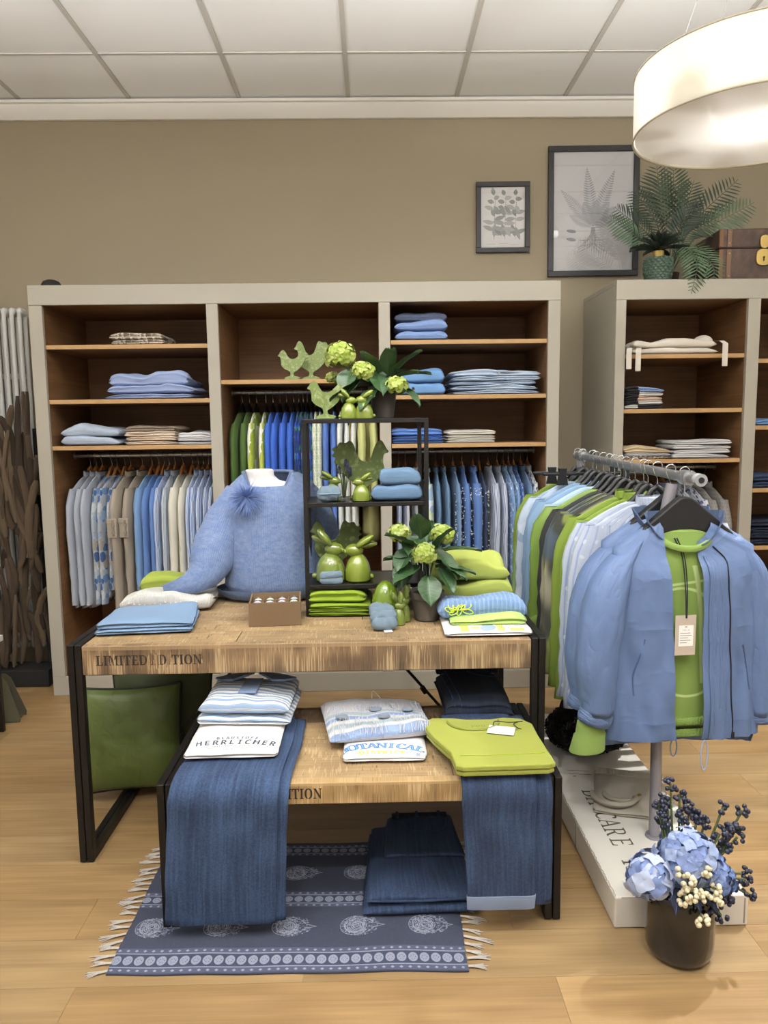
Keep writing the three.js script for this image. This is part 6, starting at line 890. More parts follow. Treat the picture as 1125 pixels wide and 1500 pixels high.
// folded jeans on the rug
{
  const t = thing('folded_jeans', 'dark blue folded jeans lying on the rug under the low table', 'jeans', [0.125, 0.009, -2.32], 0.02);
  const lay = (w, d, h, y, sd, x = 0, z = 0) => { const g = foldG(w, d, h, { seed: sd, wave: 0.2, slits: 0, taperX: 0.16 }); g.translate(x, y, z); return g; };
  part('leg', lay(0.33, 0.44, 0.03, 0, 2), denim('deep'), t); part('leg', lay(0.32, 0.42, 0.03, 0.028, 5, 0.005, -0.005), denim('deep'), t); const s = part('seat', lay(0.25, 0.24, 0.024, 0.055, 8, 0.03, -0.11), denim('deep'), t);
  part('waistband', bx(0.2, 0.012, 0.03, 0.03, 0.082, -0.215, 0.005), denim('dark'), t); for (const x of [-0.05, 0.02, 0.1]) part('belt_loop', bx(0.01, 0.006, 0.04, x, 0.090, -0.21, 0.002), denim('deep'), t);
  part('pocket_seam', [rod([[-0.04, 0.083, -0.19], [-0.02, 0.083, -0.13], [0.03, 0.082, -0.11]], 0.002, 5), rod([[0.12, 0.083, -0.19], [0.11, 0.082, -0.13], [0.07, 0.082, -0.11]], 0.002, 5)], denim('mid'), t); for (const y of [0.012, 0.04]) part('hem', rod([[-0.165, y, 0.20], [0, y + 0.004, 0.213], [0.16, y, 0.20]], 0.004, 6), denim('mid'), t);
}
// cushions leaning under the tall table
function cushion(label, pos, rot, w, h, mat, seed) {
  const t = thing('cushion', label, 'cushion', pos); t.rotation.set(...rot);
  const n = 34, sidefn = (sgn) => { const rows = []; for (let i = 0; i <= n; i++) { const row = []; for (let j = 0; j <= n; j++) { const u = j / n * 2 - 1, v = i / n * 2 - 1, pin = 1 - 0.07 * (Math.cos(u * 1.57) * v * v + 0) , pin2 = 1 - 0.07 * Math.cos(v * 1.57) * u * u, b = Math.pow(Math.max(0, (1 - u * u) * (1 - v * v)), 0.42) * 0.075; row.push(V(u * w / 2 * pin2, h / 2 + v * h / 2 * pin, sgn * (b * (1 + 0.18 * nz(u * 1.5, v * 1.5, seed)) + 0.006 * nz(u * 4, v * 6, seed + 1) * b * 12))); } rows.push(row); } return rows; };
  const a = grid(sidefn(1)), bk2 = grid(sidefn(-1)), ix = bk2.index.array; for (let k = 0; k < ix.length; k += 3) { const q = ix[k]; ix[k] = ix[k + 1]; ix[k + 1] = q; } bk2.computeVertexNormals();
  part('cover', [a, bk2], mat, t);
  const R0 = sidefn(1), e = []; for (let j = 0; j < n; j += 3) e.push(R0[0][j]); for (let i = 0; i < n; i += 3) e.push(R0[i][n]); for (let j = n; j > 0; j -= 3) e.push(R0[n][j]); for (let i = n; i > 0; i -= 3) e.push(R0[i][0]); part('piping', rod(e, 0.006, 6, 160, true), std('#1b2016', 0.8), t); return t;
}
const satin = phys('#505f2b', 0.42, { bumpMap: wrinkleBump, bumpScale: 0.0015, sheen: 0.7, sheenRoughness: 0.4, sheenColor: new THREE.Color('#9fb060') });
cushion('olive green satin cushion with dark piping leaning in front under the tall table', [-0.985, 0.04, -2.86], [-0.10, 0.05, 0.03], 0.42, 0.43, satin, 3);
cushion('dark green cushion standing behind the satin one under the tall table', [-0.90, 0.04, -3.02], [-0.06, 0.0, 0.0], 0.42, 0.47, phys('#36401f', 0.6, { sheen: 0.4 }), 5);
// white platform with painted lettering
{
  const t = thing('platform_box', 'long low white wooden platform with scuffed edges and handwritten lettering', 'platform', [0.9, 0, -2.735]);
  const g = new RoundedBoxGeometry(0.4, 0.1, 1.4, 3, 0.006), p = g.attributes.position, n = g.attributes.normal, uv = g.attributes.uv; for (let i = 0; i < p.count; i++) uv.setXY(i, n.getY(i) > 0.5 ? p.getX(i) / 0.4 + 0.5 : 0.02 + 0.2 * (p.getZ(i) + 0.7), n.getY(i) > 0.5 ? 0.5 - p.getZ(i) / 1.4 : 0.02 + p.getY(i) * 0.3); g.translate(0, 0.051, 0);
  part('board', g, std('#ffffff', 0.5, { map: canvasTex(600, 2048, (c, w, h) => {
    c.fillStyle = '#dbd7cd'; c.fillRect(0, 0, w, h); const r = rngOf(61); for (let i = 0; i < 500; i++) { c.globalAlpha = 0.1; c.fillStyle = '#b8b2a4'; c.fillRect(r() * w, r() * h, 3 + r() * 50, 1 + r() * 3); } c.globalAlpha = 1;
    c.save(); c.translate(w * 0.2, h * 0.42); c.rotate(Math.PI / 2); c.fillStyle = '#4d473d'; c.font = '150px serif'; c.textBaseline = 'alphabetic'; const words = [['/ /.', 0, 90], ['DA', 240, 170], ['CAR', 480, 230], ['E', 730, 70], ['TH', 900, 160]]; for (const [s, x, ww] of words) { const m = c.measureText(s).width; c.save(); c.translate(x, 0); c.scale(ww / m, 1); c.fillText(s, 0, 0); c.restore(); } c.restore();
    c.strokeStyle = '#8d8371'; c.lineWidth = 3; for (const x of [5, w - 5]) { c.beginPath(); c.moveTo(x, h * 0.1); for (let y = h * 0.1; y < h; y += 12) c.lineTo(x + (r() - 0.5) * 6, y); c.stroke(); }
  }) }), t);
  for (const z of [0.28, 0.0, -0.28]) part('side_seam', bx(0.002, 0.09, 0.004, -0.2005, 0.05, z), std('#8d8776', 0.8), t); part('edge_wear', [bx(0.06, 0.0022, 0.0022, -0.15, 0.098, 0.6985), bx(0.03, 0.0022, 0.0022, 0.12, 0.098, 0.6985), bx(0.004, 0.08, 0.0022, 0.188, 0.05, 0.6995)], std('#9a8a76', 0.9), t);
}
// tote bag lying on the platform
{
  const linen = cloth('#b9b1a3'), t = thing('tote_bag', 'flat beige linen tote bag with looped handle on the white platform', 'bag', [0.95, 0.102, -2.63], -0.30);
  part('body', foldG(0.26, 0.34, 0.022, { seed: 4, slits: 1, wave: 0.25 }), linen, t);
  const h = []; for (let k = 0; k <= 16; k++) { const a = Math.PI * k / 16; h.push([-0.06 + Math.cos(a) * 0.075, 0.028 + 0.008 * Math.sin(a), 0.07 + Math.sin(a) * 0.085]); } part('handle', taper(h, () => 0.011, 6, 40, 0.9), cloth('#aaa294'), t); part('handle', taper(h.map(([x, y, z]) => [x * 0.8 + 0.015, y - 0.003, z * 0.75]), () => 0.010, 6, 40, 0.9), cloth('#aaa294'), t);
  part('rivet', xf(new THREE.CylinderGeometry(0.007, 0.007, 0.004, 14), { p: [0.03, 0.042, 0.07] }), M.brass, t); part('mesh_band', bx(0.25, 0.004, 0.05, 0, 0.024, -0.13, 0.001), cloth('#c4bcab', { knit: 1 }), t);
}
// black curly pouf / bag
{
  const t = thing('fluffy_bag', 'black curly faux fur bag lying on the white platform behind the jackets', 'bag', [0.9, 0.102, -3.02]), r = rngOf(71), cur = [];
  part('body', (() => { const g = ball(0.17, 0.10, 0.13, 0, 0.1, 0, 40), p = g.attributes.position; for (let i = 0; i < p.count; i++) { const f = 1 + 0.07 * nz(p.getX(i) * 30, p.getY(i) * 30, p.getZ(i) * 30); p.setXYZ(i, p.getX(i) * f, Math.max(0.002, 0.1 + (p.getY(i) - 0.1) * f), p.getZ(i) * f); } g.computeVertexNormals(); return g; })(), std('#0c0b0b', 1), t);
  for (let i = 0; i < 900; i++) { const a = r() * 6.28, y = r() * 1.7 - 0.7, q = Math.sqrt(Math.max(0, 1 - y * y)), p = [Math.cos(a) * q * 0.172, 0.1 + y * 0.102, Math.sin(a) * q * 0.132]; const g = new THREE.TorusGeometry(0.006 + 0.004 * r(), 0.0022, 4, 8, 4.6); g.rotateX(r() * 6); g.rotateY(r() * 6); g.translate(p[0], Math.max(0.008, p[1]), p[2]); cur.push(g); }
  part('curls', cur, std('#131111', 0.9), t).userData.kind = 'stuff'; part('handle', rod([[-0.12, 0.15, 0], [-0.10, 0.24, 0.01], [0.0, 0.27, 0.02], [0.1, 0.24, 0.01], [0.12, 0.15, 0]], 0.008, 8), M.blackMatte, t);
}
// dark glass jar with flowers
{
  const jar = thing('glass_jar', 'dark smoked glass jar vase with small ring handle on the floor', 'vase', [0.85, 0.001, -1.935]); jar.scale.setScalar(1.08);
  part('jar_wall', lathe([[0, 0.002], [0.066, 0.002], [0.079, 0.012], [0.085, 0.03], [0.0865, 0.06], [0.0865, 0.15], [0.083, 0.178], [0.072, 0.195], [0.058, 0.203], [0.055, 0.212], [0.058, 0.222], [0.054, 0.222], [0.051, 0.212], [0.055, 0.2], [0.069, 0.191], [0.079, 0.176], [0.0825, 0.15], [0.0825, 0.04], [0.074, 0.014], [0, 0.010]], 56), phys('#0b0d13', 0.06, { transmission: 0.12, thickness: 0, ior: 1.5, clearcoat: 0.6, clearcoatRoughness: 0.02 }), jar);
  part('ring_handle', xf(new THREE.TorusGeometry(0.019, 0.0055, 12, 28), { p: [0.085, 0.178, 0.0] }), phys('#0c0e14', 0.06, { clearcoat: 1 }), jar);
  const at = [0.845, 0.012, -1.935], b3c = phys('#7c8fbc', 0.75, { side: THREE.DoubleSide, transmission: 0.2, thickness: 0 }), b1c = phys('#98a8cc', 0.75, { side: THREE.DoubleSide, transmission: 0.2, thickness: 0 }), b2c = phys('#b6c1da', 0.75, { side: THREE.DoubleSide, transmission: 0.2, thickness: 0 }), dkb = phys('#23273a', 0.45), crm = phys('#ddd4b2', 0.5), tw2 = std('#39332e', 0.8);
  const stems = (t, x, y, z) => part('stem', rod([[x * 0.1, 0.0, z * 0.1], [x * 0.2, 0.12, z * 0.2], [x * 0.45, 0.2, z * 0.45], [x, y, z]], 0.003, 6), M.stem, t);
  for (const [x, y, z, R, n, s, m, lab] of [[0.01, 0.255, 0.015, 0.075, 78, 0.021, b1c, 'big blue hydrangea bloom in the middle of the smoked jar'], [-0.095, 0.225, 0.045, 0.055, 40, 0.023, b2c, 'pale lilac blue hydrangea bloom leaning left out of the smoked jar'], [0.07, 0.22, 0.03, 0.05, 50, 0.017, phys('#5f76a6', 0.75, { side: THREE.DoubleSide }), 'deeper blue hydrangea bloom at the right of the smoked jar']]) { const t = thing('hydrangea_stem', lab, 'flower', at); t.scale.setScalar(1.1); stems(t, x, y - R * 0.5, z); const f = part('flower_head', headG(R, n, s, 17 + n, 0.9, 0), m, t); f.position.set(x, y, z); part('florets', headG(R * 0.97, n, s, 17 + n, 0.9, 1), b3c, f); part('shade_core', ball(R * 0.7, R * 0.6, R * 0.7, 0, 0, 0, 14), std('#384668', 0.9), f); }  // shade between the blue florets is put into darker petals and a dark core
  const berries = (label, m, list, sz, seed) => { const t = thing('berry_branch', label, 'flower', at), r = rngOf(seed); t.scale.setScalar(1.1); for (const [x, y, z, n = 10, sp = 0.014] of list) { stems(t, x, y, z); const g = []; for (let k = 0; k < n; k++) { const d = V(r() * 2 - 1, r() * 2 - 1, r() * 2 - 1).normalize(); g.push(ball(sz, sz, sz, x + d.x * sp, y + d.y * sp, z + d.z * sp, 9)); } part('berry_cluster', g, m, t).userData.kind = 'stuff'; } return t; };
  berries('cream white berry sprig at the front of the smoked jar', crm, [[-0.03, 0.265, 0.085, 12], [-0.018, 0.245, 0.095, 12], [-0.015, 0.215, 0.10, 14, 0.017], [-0.028, 0.20, 0.095, 12], [0.022, 0.212, 0.10, 12], [0.028, 0.265, 0.085, 8, 0.011], [0.05, 0.222, 0.09, 8, 0.011], [0.055, 0.195, 0.095, 7, 0.010], [0.012, 0.155, 0.115, 10, 0.015]], 0.0062, 3);
  berries('dark blue berry branch rising behind the blue hydrangea', dkb, [[-0.01, 0.42, -0.05, 9], [-0.03, 0.385, -0.05], [0.015, 0.39, -0.05, 10], [-0.045, 0.375, -0.04, 8], [0.04, 0.36, -0.045, 12], [0.055, 0.34, -0.03, 12], [-0.02, 0.355, -0.04, 14, 0.018], [0.02, 0.335, -0.04, 14, 0.018], [0.075, 0.325, -0.03, 10], [-0.035, 0.335, -0.03, 14, 0.018]], 0.0062, 5);
  berries('dark blue berry branch stretching right from the smoked jar', dkb, [[0.115, 0.37, -0.02, 8], [0.165, 0.36, -0.02, 10], [0.125, 0.315, -0.01, 12], [0.15, 0.32, -0.01, 9], [0.10, 0.31, 0.0, 14, 0.018], [0.115, 0.275, 0.0, 12], [0.145, 0.30, 0.0, 8]], 0.0062, 7);
  berries('dark blue berry branch drooping low over the right rim of the smoked jar', dkb, [[0.105, 0.215, 0.03, 14, 0.018], [0.085, 0.20, 0.05, 16, 0.02], [0.12, 0.19, 0.03, 12], [0.155, 0.205, 0.03, 9], [0.165, 0.215, 0.02, 8], [0.16, 0.172, 0.04, 9], [0.07, 0.175, 0.06, 16, 0.02], [0.10, 0.168, 0.05, 12], [0.045, 0.165, 0.075, 12, 0.018], [0.075, 0.14, 0.075, 8]], 0.006, 9);
  const lf = thing('leaf_collar', 'dark crumpled leaves around the rim of the smoked jar', 'flower', at); lf.scale.setScalar(1.08); for (let k = 0; k < 14; k++) { const a = k * 0.449, l = part('leaf', leafG(0.09, 0.05, 0.5, 0.2, k), phys('#2a3048', 0.6, { side: THREE.DoubleSide }), lf); l.position.set(Math.sin(a) * 0.03, 0.205 + (k % 3) * 0.008, Math.cos(a) * 0.03); l.rotation.set(-0.25 + (k % 2) * 0.3, a, 0, 'YXZ'); } part('stem', rod([[0, 0, 0], [0.004, 0.1, 0.0], [0, 0.21, 0]], 0.01, 8), M.stem, lf);
}
// radiator
{
  const t = thing('radiator', 'white tubular column radiator on the wall behind the driftwood', 'radiator', [-2.28, 0.12, -4.60]), n = 9, p = 0.046;
  for (let i = 0; i < n; i++) { const x = (i - (n - 1) / 2) * p; part('column', [-0.035, 0.035].map((z) => rod([[x, 0.02, z], [x, 1.0, z], [x, 2.07, z]], 0.0125, 14, 2)).concat([xf(new THREE.CapsuleGeometry(0.02, 0.05, 6, 14), { p: [x, 2.075, 0], r: [Math.PI / 2, 0, 0], s: [1, 1, 1.2] }), xf(new THREE.CapsuleGeometry(0.02, 0.05, 6, 14), { p: [x, 0.03, 0], r: [Math.PI / 2, 0, 0], s: [1, 1, 1.2] })]), std('#dedfdc', 0.4), t); }
  part('wall_bracket', bx(0.3, 0.03, 0.04, 0, 1.7, -0.07), M.white, t);
}
// driftwood screen: every stick is a part
{
  const t = thing('driftwood_screen', 'tall screen of interlocked driftwood sticks at the left edge', 'room divider', [-2.17, 0, -4.3]), r = rngOf(91), mats = ['#5f4e3b', '#6f5d48', '#4f3f2f', '#78664f', '#443527'].map((c) => std(c, 0.9, { bumpMap: fuzzBump, bumpScale: 0.003 }));
  part('plinth', bb(-0.33, 0.265, 0.001, 0.10, -0.09, 0.09, 0.004), M.blackMatte, t); part('back_frame', [bb(-0.3, -0.26, 0.101, 1.5, -0.085, -0.055), bb(0.2, 0.24, 0.101, 1.5, -0.085, -0.055)], M.blackMatte, t);
  for (let i = 0; i < 120; i++) {
    const layer = i < 46 ? 0 : 1, col = (i * 0.618) % 1, x = lerp(-0.30, 0.24, col), y = layer ? lerp(0.16, 1.42, ((i * 0.377) % 1)) : lerp(0.2, 1.3, ((i * 0.29) % 1)), L = lerp(0.22, 0.52, r()), rad = lerp(0.013, 0.026, r()), tilt = (r() - 0.5) * (layer ? 0.55 : 0.3), z = layer ? lerp(0.005, 0.055, r()) : -0.035, bend = (r() - 0.5) * 0.09, pts = [];
    const yb = Math.max(0.105, y - L / 2), yt = Math.min(1.70, yb + L); for (let k = 0; k <= 5; k++) { const q = k / 5 - 0.5; pts.push([clamp(x + Math.sin(tilt) * L * q + bend * (1 - 4 * q * q) + 0.012 * nz(k * 0.7, i, 1), -0.31, 0.25), lerp(yb, yt, k / 5), z + 0.012 * nz(i, k * 0.6, 4)]); }
    part('driftwood_stick', (() => { const g = taper(pts, (q) => rad * (0.85 + 0.3 * nz(q * 3, i, 6)) * (q < 0.06 || q > 0.94 ? 0.55 : 1), 7, 11, 0.9); return g; })(), mats[r() * 5 | 0], t);
  }
  for (let i = 0; i < 13; i++) { const x = lerp(-0.29, 0.23, i / 12), top = 1.52 + 0.19 * r(), b = (r() - 0.5) * 0.10; part('driftwood_stick', taper([[x, 1.12, 0.0], [x + b * 0.4, 1.3, 0.02], [clamp(x + b, -0.3, 0.245), top, 0.0]], (q) => lerp(0.024, 0.014, q) * (q > 0.95 ? 0.6 : 1), 7, 9), mats[r() * 5 | 0], t); }
}
// things cut by the left edge of the picture
{
  const t = thing('side_table', 'white side table with dark legs cut by the left edge', 'table', [-2.14, 0, -3.375]); part('table_top', bx(0.6, 0.03, 0.45, 0, 0.475, 0, 0.004), M.white, t); for (const [sx, sz] of [[-1, -1], [-1, 1], [1, -1], [1, 1]]) part('leg', bx(0.022, 0.455, 0.022, sx * 0.275, 0.2305, sz * 0.2), M.black, t);
  const h = thing('felt_bag', 'dark olive felt bag with cut-out handle standing on the floor at the left edge', 'bag', [-2.0, 0.001, -3.72], 0.12), s = new THREE.Shape([[-0.19, 0], [0.16, 0.0], [0.165, 0.02], [0.105, 0.21], [0.08, 0.235], [-0.11, 0.235], [-0.14, 0.21]].map((p) => new THREE.Vector2(...p))), ho = new THREE.Path(); ho.absellipse(-0.015, 0.185, 0.06, 0.018, 0, 6.283); s.holes.push(ho);
  for (const z of [-0.05, 0.05]) { const g = extrude(s, 0.004, 0.0015); part('side_panel', xf(g, { p: [0, 0.002, z], r: [-z * 2, 0, 0] }), std('#4d4a38', 0.95), h); } part('base', bx(0.33, 0.006, 0.11, -0.015, 0.004, 0, 0.002), std('#46432f', 0.95), h); part('content', bx(0.26, 0.15, 0.05, -0.015, 0.083, 0, 0.02), M.blackMatte, h);
}

// ---------------------------------------------------------------- pictures on the wall, things on top of the wardrobes
function picture(label, x0, x1, y0, y1, fw, tex, turn) {
  const w = x1 - x0, h = y1 - y0, t = thing('picture_frame', label, 'picture', [(x0 + x1) / 2, (y0 + y1) / 2, -4.698]); t.rotation.z = turn;
  const F = phys('#1d1d20', 0.4); const prof = (L, x, y, vert) => bx(vert ? fw : L, vert ? L : fw, 0.022, x, y, 0.012, 0.003);
  for (const s of [-1, 1]) { part('frame_side', prof(w, 0, s * (h - fw) / 2, false), F, t); part('frame_side', prof(h - 2 * fw, s * (w - fw) / 2, 0, true), F, t); }
  part('print', (() => { const g = new THREE.BoxGeometry(w - 2 * fw + 0.004, h - 2 * fw + 0.004, 0.003); g.translate(0, 0, 0.006); return g; })(), std('#fff', 0.8, { map: tex }), t);
  part('pane', bx(w - 2 * fw + 0.002, h - 2 * fw + 0.002, 0.002, 0, 0, 0.013), M.glass, t); return t;
}
const leafShape = (g, x, y, L, W, a, fill) => { g.save(); g.translate(x, y); g.rotate(a); g.fillStyle = fill; g.beginPath(); g.moveTo(0, 0); g.quadraticCurveTo(W, -L * 0.4, 0, -L); g.quadraticCurveTo(-W, -L * 0.4, 0, 0); g.fill(); g.strokeStyle = 'rgba(230,230,226,0.5)'; g.lineWidth = 1.5; g.beginPath(); g.moveTo(0, 0); g.lineTo(0, -L); g.stroke(); g.restore(); };
const frondD = (g, x0, y0, a, L, W, col) => { g.save(); g.translate(x0, y0); g.rotate(a); g.strokeStyle = col; g.lineWidth = 3; g.beginPath(); g.moveTo(0, 0); g.lineTo(0, -L); g.stroke(); for (let k = 2; k < 24; k++) { const q = k / 24, l = W * Math.sin(Math.PI * Math.min(1, q * 0.9 + 0.08)) * (1 - q * 0.35); for (const s of [-1, 1]) leafShape(g, 0, -L * q, l, L * 0.026, s * 1.15, col); } g.restore(); };
picture('small black framed botanical print of leafy stems', 0.651, 0.979, 2.535, 2.951, 0.03, canvasTex(512, 680, (g, w, h) => { g.fillStyle = '#dedddd'; g.fillRect(0, 0, w, h); const r = rngOf(3); for (const x of [0.3, 0.54, 0.78]) { g.strokeStyle = '#6f7474'; g.lineWidth = 4; g.beginPath(); g.moveTo(w * x, h * 0.86); g.lineTo(w * (x + 0.03), h * 0.14); g.stroke(); for (let k = 0; k < 13; k++) { const y = h * lerp(0.82, 0.14, k / 12), s = k % 2 ? 1 : -1; leafShape(g, w * x, y, lerp(150, 80, k / 12) * (0.8 + 0.4 * r()), 48, s * (1.1 + 0.5 * r()) + (k % 3 ? 0 : 1.2), ['#6d7371', '#8b908e', '#7a807d', '#a0a3a2'][r() * 4 | 0]); } } g.fillStyle = '#b79d9d'; g.font = 'italic 20px serif'; for (const [x, y] of [[0.14, 0.93], [0.42, 0.92], [0.66, 0.94]]) g.fillRect(w * x, h * y, w * 0.2, 4); }), 0.004);
picture('large black framed print of a fern with roots', 1.09, 1.645, 2.39, 3.155, 0.034, canvasTex(800, 1130, (g, w, h) => { g.fillStyle = '#cfcfd1'; g.fillRect(0, 0, w, h); const cx = w * 0.50, cy = h * 0.62; for (const [a, L, W, c] of [[-0.12, 560, 90, '#8d9099'], [0.38, 570, 90, '#8d9099'], [-0.75, 480, 80, '#9a9da5'], [-1.15, 260, 80, '#84878d'], [1.2, 260, 80, '#84878d'], [0.9, 300, 80, '#8a8d93'], [0.15, 260, 90, '#7b7e85'], [-0.4, 250, 90, '#7b7e85'], [0.62, 280, 90, '#808389']]) frondD(g, cx, cy, a, L, W, c); g.strokeStyle = '#808187'; for (let i = 0; i < 46; i++) { g.lineWidth = 1 + hash2(i, 1) * 2; g.beginPath(); g.moveTo(cx + (hash2(i, 2) - 0.5) * 40, cy + 10); g.bezierCurveTo(cx + (hash2(i, 3) - 0.5) * 60, cy + 120, cx + (hash2(i, 4) - 0.5) * 260, cy + 150, cx + (hash2(i, 5) - 0.5) * 330, cy + 120 + hash2(i, 6) * 140); g.stroke(); } g.fillStyle = '#6f7280'; for (const y of [0.66, 0.73]) { g.beginPath(); g.ellipse(w * 0.23, h * y, 48, 16, 0.15, 0, 6.3); g.fill(); } for (let k = 0; k < 6; k++) leafShape(g, w * 0.74 + k * 12, h * 0.7 + k * 6, 40, 8, 1.2, '#8d9096'); }), 0.008);
// ferns
function frond(pts, W, n, mat, parent, seed = 1, t0 = 0.22) {
  const c = new THREE.CatmullRomCurve3(pts.map((p) => V(...p))), out = [], r = rngOf(seed), lg2 = leafG(1, 0.125, 0.2, 0.12, 3); out.push(taper(pts, (t) => lerp(0.0032, 0.0012, t), 5, 16));
  for (let k = 0; k < n; k++) { const t = lerp(t0, 0.99, k / n), p = c.getPointAt(t), tan = c.getTangentAt(t), L = W * Math.pow(Math.sin(Math.PI * clamp(0.12 + (t - t0) / (1 - t0) * 0.84, 0, 1)), 0.7) * (1 - 0.35 * t), up = V(0, 0.35, 1).normalize(), side = tan.clone().cross(up).normalize(), nm = side.clone().cross(tan).normalize(); 
    for (const s of [-1, 1]) { const d = side.clone().multiplyScalar(s).addScaledVector(tan, 0.55 + 0.1 * r()).addScaledVector(nm, 0.12 * (r() - 0.3)).normalize(), x = nm.clone().cross(d).normalize(), y = d.clone().cross(x), m = new THREE.Matrix4().makeBasis(x, y, d).scale(V(L, L, L)).setPosition(p); out.push(lg2.clone().applyMatrix4(m)); } }
  return part('frond', out, mat, parent);
}
{
  const t = thing('fern', 'bushy artificial fern with long fronds on top of the right wardrobe', 'plant', [1.70, 2.253, -4.33]), fA = phys('#31442c', 0.5, { side: THREE.DoubleSide }), fB = phys('#27382a', 0.5, { side: THREE.DoubleSide }), fC = phys('#4b6347', 0.5, { side: THREE.DoubleSide });
  part('pot', lathe([[0, 0.001], [0.05, 0.001], [0.06, 0.08], [0.055, 0.08], [0.05, 0.07], [0, 0.07]], 28), std('#3a2c20', 0.7), t);
  const F = [[[[0, 0.05, 0], [-0.05, 0.32, 0.02], [-0.10, 0.66, 0.04]], 0.17, fB], [[[0, 0.05, 0], [0.0, 0.34, 0.03], [-0.02, 0.64, 0.08]], 0.18, fA], [[[0, 0.05, 0], [0.06, 0.34, 0.0], [0.12, 0.58, 0.02]], 0.16, fB], [[[0, 0.05, 0], [0.12, 0.34, 0.02], [0.36, 0.58, 0.04]], 0.14, fB], [[[0, 0.05, 0], [0.12, 0.26, 0.04], [0.43, 0.44, 0.09]], 0.15, fC], [[[0, 0.05, 0], [-0.10, 0.26, 0.02], [-0.33, 0.43, 0.05]], 0.14, fB], [[[0, 0.05, 0], [-0.14, 0.22, 0.05], [-0.38, 0.36, 0.10]], 0.13, fC], [[[0, 0.05, 0], [0.03, 0.20, 0.12], [0.05, 0.07, 0.26], [0.02, -0.08, 0.27]], 0.13, fC], [[[0, 0.05, 0], [0.06, 0.18, 0.12], [0.14, 0.07, 0.25], [0.14, -0.05, 0.265]], 0.12, fC], [[[0, 0.05, 0], [0.08, 0.28, 0.04], [0.22, 0.36, 0.1]], 0.13, fA], [[[0, 0.05, 0], [-0.06, 0.34, -0.02], [-0.20, 0.56, -0.04]], 0.15, fA], [[[0, 0.05, 0], [0.03, 0.3, 0.05], [0.10, 0.42, 0.12]], 0.14, fB]];
  F.forEach(([p, W, m], i) => frond(p, W, i === 7 || i === 8 ? 20 : 16, m, t, i, i === 7 || i === 8 ? 0.25 : 0.46)); const cq = []; for (let k = 0; k <= 16; k++) { const a = k * 0.5; cq.push([0.045 + Math.cos(a) * 0.016 * (1 - k / 18), 0.36 + Math.sin(a) * 0.016 * (1 - k / 18), 0.06]); } part('young_frond', rod([[0, 0.05, 0.01], [0.03, 0.22, 0.05], [0.058, 0.33, 0.06], ...cq], 0.003, 6), fC, t);
}
{ // succulent in a scaled green pot with golden neck
  const t = thing('scaled_pot', 'green scale-textured pot with golden neck holding a dark succulent', 'pot', [1.575, 2.253, -4.16]); const pm = phys('#3f5446', 0.5);
  const RR = (q) => 0.066 + 0.012 * Math.sin(q * 2.4); part('pot_body', lathe([[0, 0.001], ...Array.from({ length: 11 }, (_, k) => [RR(k / 10), 0.001 + k / 10 * 0.125]), [0.06, 0.128], [0.05, 0.126], [0, 0.12]], 40), pm, t);
  const sc = new THREE.SphereGeometry(0.012, 8, 6); sc.scale(1, 0.8, 0.4); for (let i = 0; i < 9; i++) for (let k = 0; k < 18; k++) { const a = (k + (i % 2) * 0.5) / 18 * 2 * Math.PI; if (Math.sin(a) < -0.2) continue; const s = part('scale', sc, pm, t); s.position.set(Math.cos(a) * RR(i / 9), 0.01 + i * 0.0135, Math.sin(a) * RR(i / 9)); s.rotation.y = Math.PI / 2 - a; }
  part('gold_neck', lathe([[0.03, 0.122], [0.03, 0.165], [0.026, 0.166], [0.024, 0.124]], 28), M.brass, t);
  const sd = phys('#1f2b25', 0.5, { side: THREE.DoubleSide }); for (let k = 0; k < 30; k++) { const a = k * 2.4, e = lerp(0.15, 1.25, k / 29), l = part('succulent_leaf', leafG(lerp(0.17, 0.09, k / 29), 0.042, 0.18, 0.3, k), sd, t); l.position.set(0, 0.165 + 0.02 * (k / 29), 0); l.rotation.set(-e + 0.1, a, 0, 'YXZ'); }
}
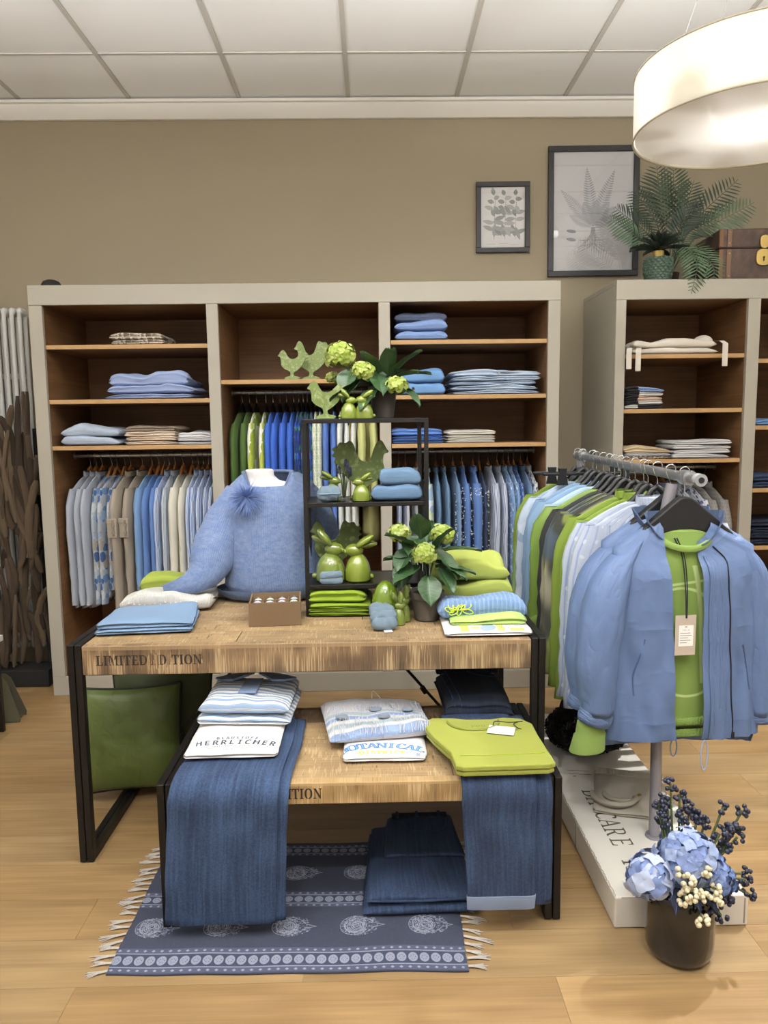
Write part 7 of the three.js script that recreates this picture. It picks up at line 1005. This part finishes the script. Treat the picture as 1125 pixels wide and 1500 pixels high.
{ // leather trunk
  const t = thing('leather_trunk', 'old brown leather trunk with brass clasp on top of the right wardrobe', 'suitcase', [2.16, 2.253, -4.38], -0.06), lt = dataTex(256, 256, (u, v) => { const a = tn(u * 12, v * 12, 12, 12, 95), b = tn(u * 50, v * 50, 50, 50, 96), c = tn(u * 5, v * 9, 5, 9, 97); return mixc([0.19, 0.135, 0.105], [0.35, 0.255, 0.20], clamp(0.5 + 0.6 * (a - 0.5) + 0.35 * (b - 0.5) + 0.6 * (c - 0.5), 0, 1)); }, [0.3, 0.3]);
  t.scale.y = 1.1; const L = phys('#ffffff', 0.55, { map: lt }), Wd = std('#6e4c2a', 0.6), st = std('#6a5340', 0.5, { metalness: 0.4 }), W = 0.46, D = 0.42;
  part('body', bx(W, 0.165, D, 0, 0.083, 0, 0.006), L, t); const lid = part('lid', bx(W + 0.004, 0.092, D + 0.004, 0, 0.214, 0, 0.008), L, t); part('lid_edge', bx(W + 0.008, 0.007, D + 0.008, 0, 0.169, 0, 0.002), std('#2d1b12', 0.7), t);
  for (const sx of [-1, 1]) { part('corner_trim', bx(0.022, 0.155, 0.006, sx * (W / 2 - 0.012), 0.083, D / 2 + 0.002, 0.002), Wd, t); part('corner_trim', bx(0.022, 0.085, 0.006, sx * (W / 2 - 0.012), 0.214, D / 2 + 0.004, 0.002), Wd, t); part('strap', [bx(0.026, 0.16, 0.007, sx * (W / 2 - 0.055), 0.083, D / 2 + 0.002, 0.003), bx(0.026, 0.088, 0.008, sx * (W / 2 - 0.055), 0.214, D / 2 + 0.004, 0.003)], st, t); for (const y of [0.03, 0.14, 0.19, 0.24]) part('rivet', ball(0.005, 0.005, 0.003, sx * (W / 2 - 0.055), y, D / 2 + 0.008, 8), M.brass, t); }
  part('bottom_trim', bx(W, 0.014, 0.006, 0, 0.009, D / 2 + 0.002, 0.002), Wd, t);
  const cl = part('clasp', extrude([[-0.045, 0], [-0.04, 0.03], [-0.018, 0.045], [0.018, 0.045], [0.04, 0.03], [0.045, 0], [0.04, -0.03], [0.018, -0.042], [-0.018, -0.042], [-0.04, -0.03]], 0.006, 0.002), M.brass, t); cl.scale.setScalar(0.85); cl.position.set(0.01, 0.118, D / 2 + 0.006); const hp = part('hasp', extrude([[-0.018, 0.06], [-0.026, 0.045], [-0.02, 0.0], [0.02, 0], [0.026, 0.045], [0.018, 0.06], [0, 0.066]], 0.006, 0.002), M.brass, t); hp.scale.setScalar(0.85); hp.position.set(0.01, 0.168, D / 2 + 0.011); part('keyhole', [xf(new THREE.CylinderGeometry(0.006, 0.006, 0.004, 12), { p: [0, 0.0, 0.006], r: [Math.PI / 2, 0, 0] }), bx(0.006, 0.018, 0.003, 0, -0.012, 0.006)], M.blackMatte, cl);
}
{
  const t = thing('dark_dome', 'small black rounded dome on top of the left wardrobe', 'rounded_object', [-1.735, 2.253, -4.18]); part('dome', lathe([[0, 0.001], [0.05, 0.001], [0.054, 0.006], [0.052, 0.022], [0.042, 0.038], [0.022, 0.047], [0, 0.049]], 32), M.blackMatte, t); part('base_ring', xf(new THREE.TorusGeometry(0.052, 0.003, 8, 40), { p: [0, 0.006, 0], r: [Math.PI / 2, 0, 0] }), M.black, t);  // black rounded dome of undetermined kind
}

scene.traverse((o) => { if (o.isMesh) { o.castShadow = true; o.receiveShadow = true; } });
renderer.render(scene, camera);
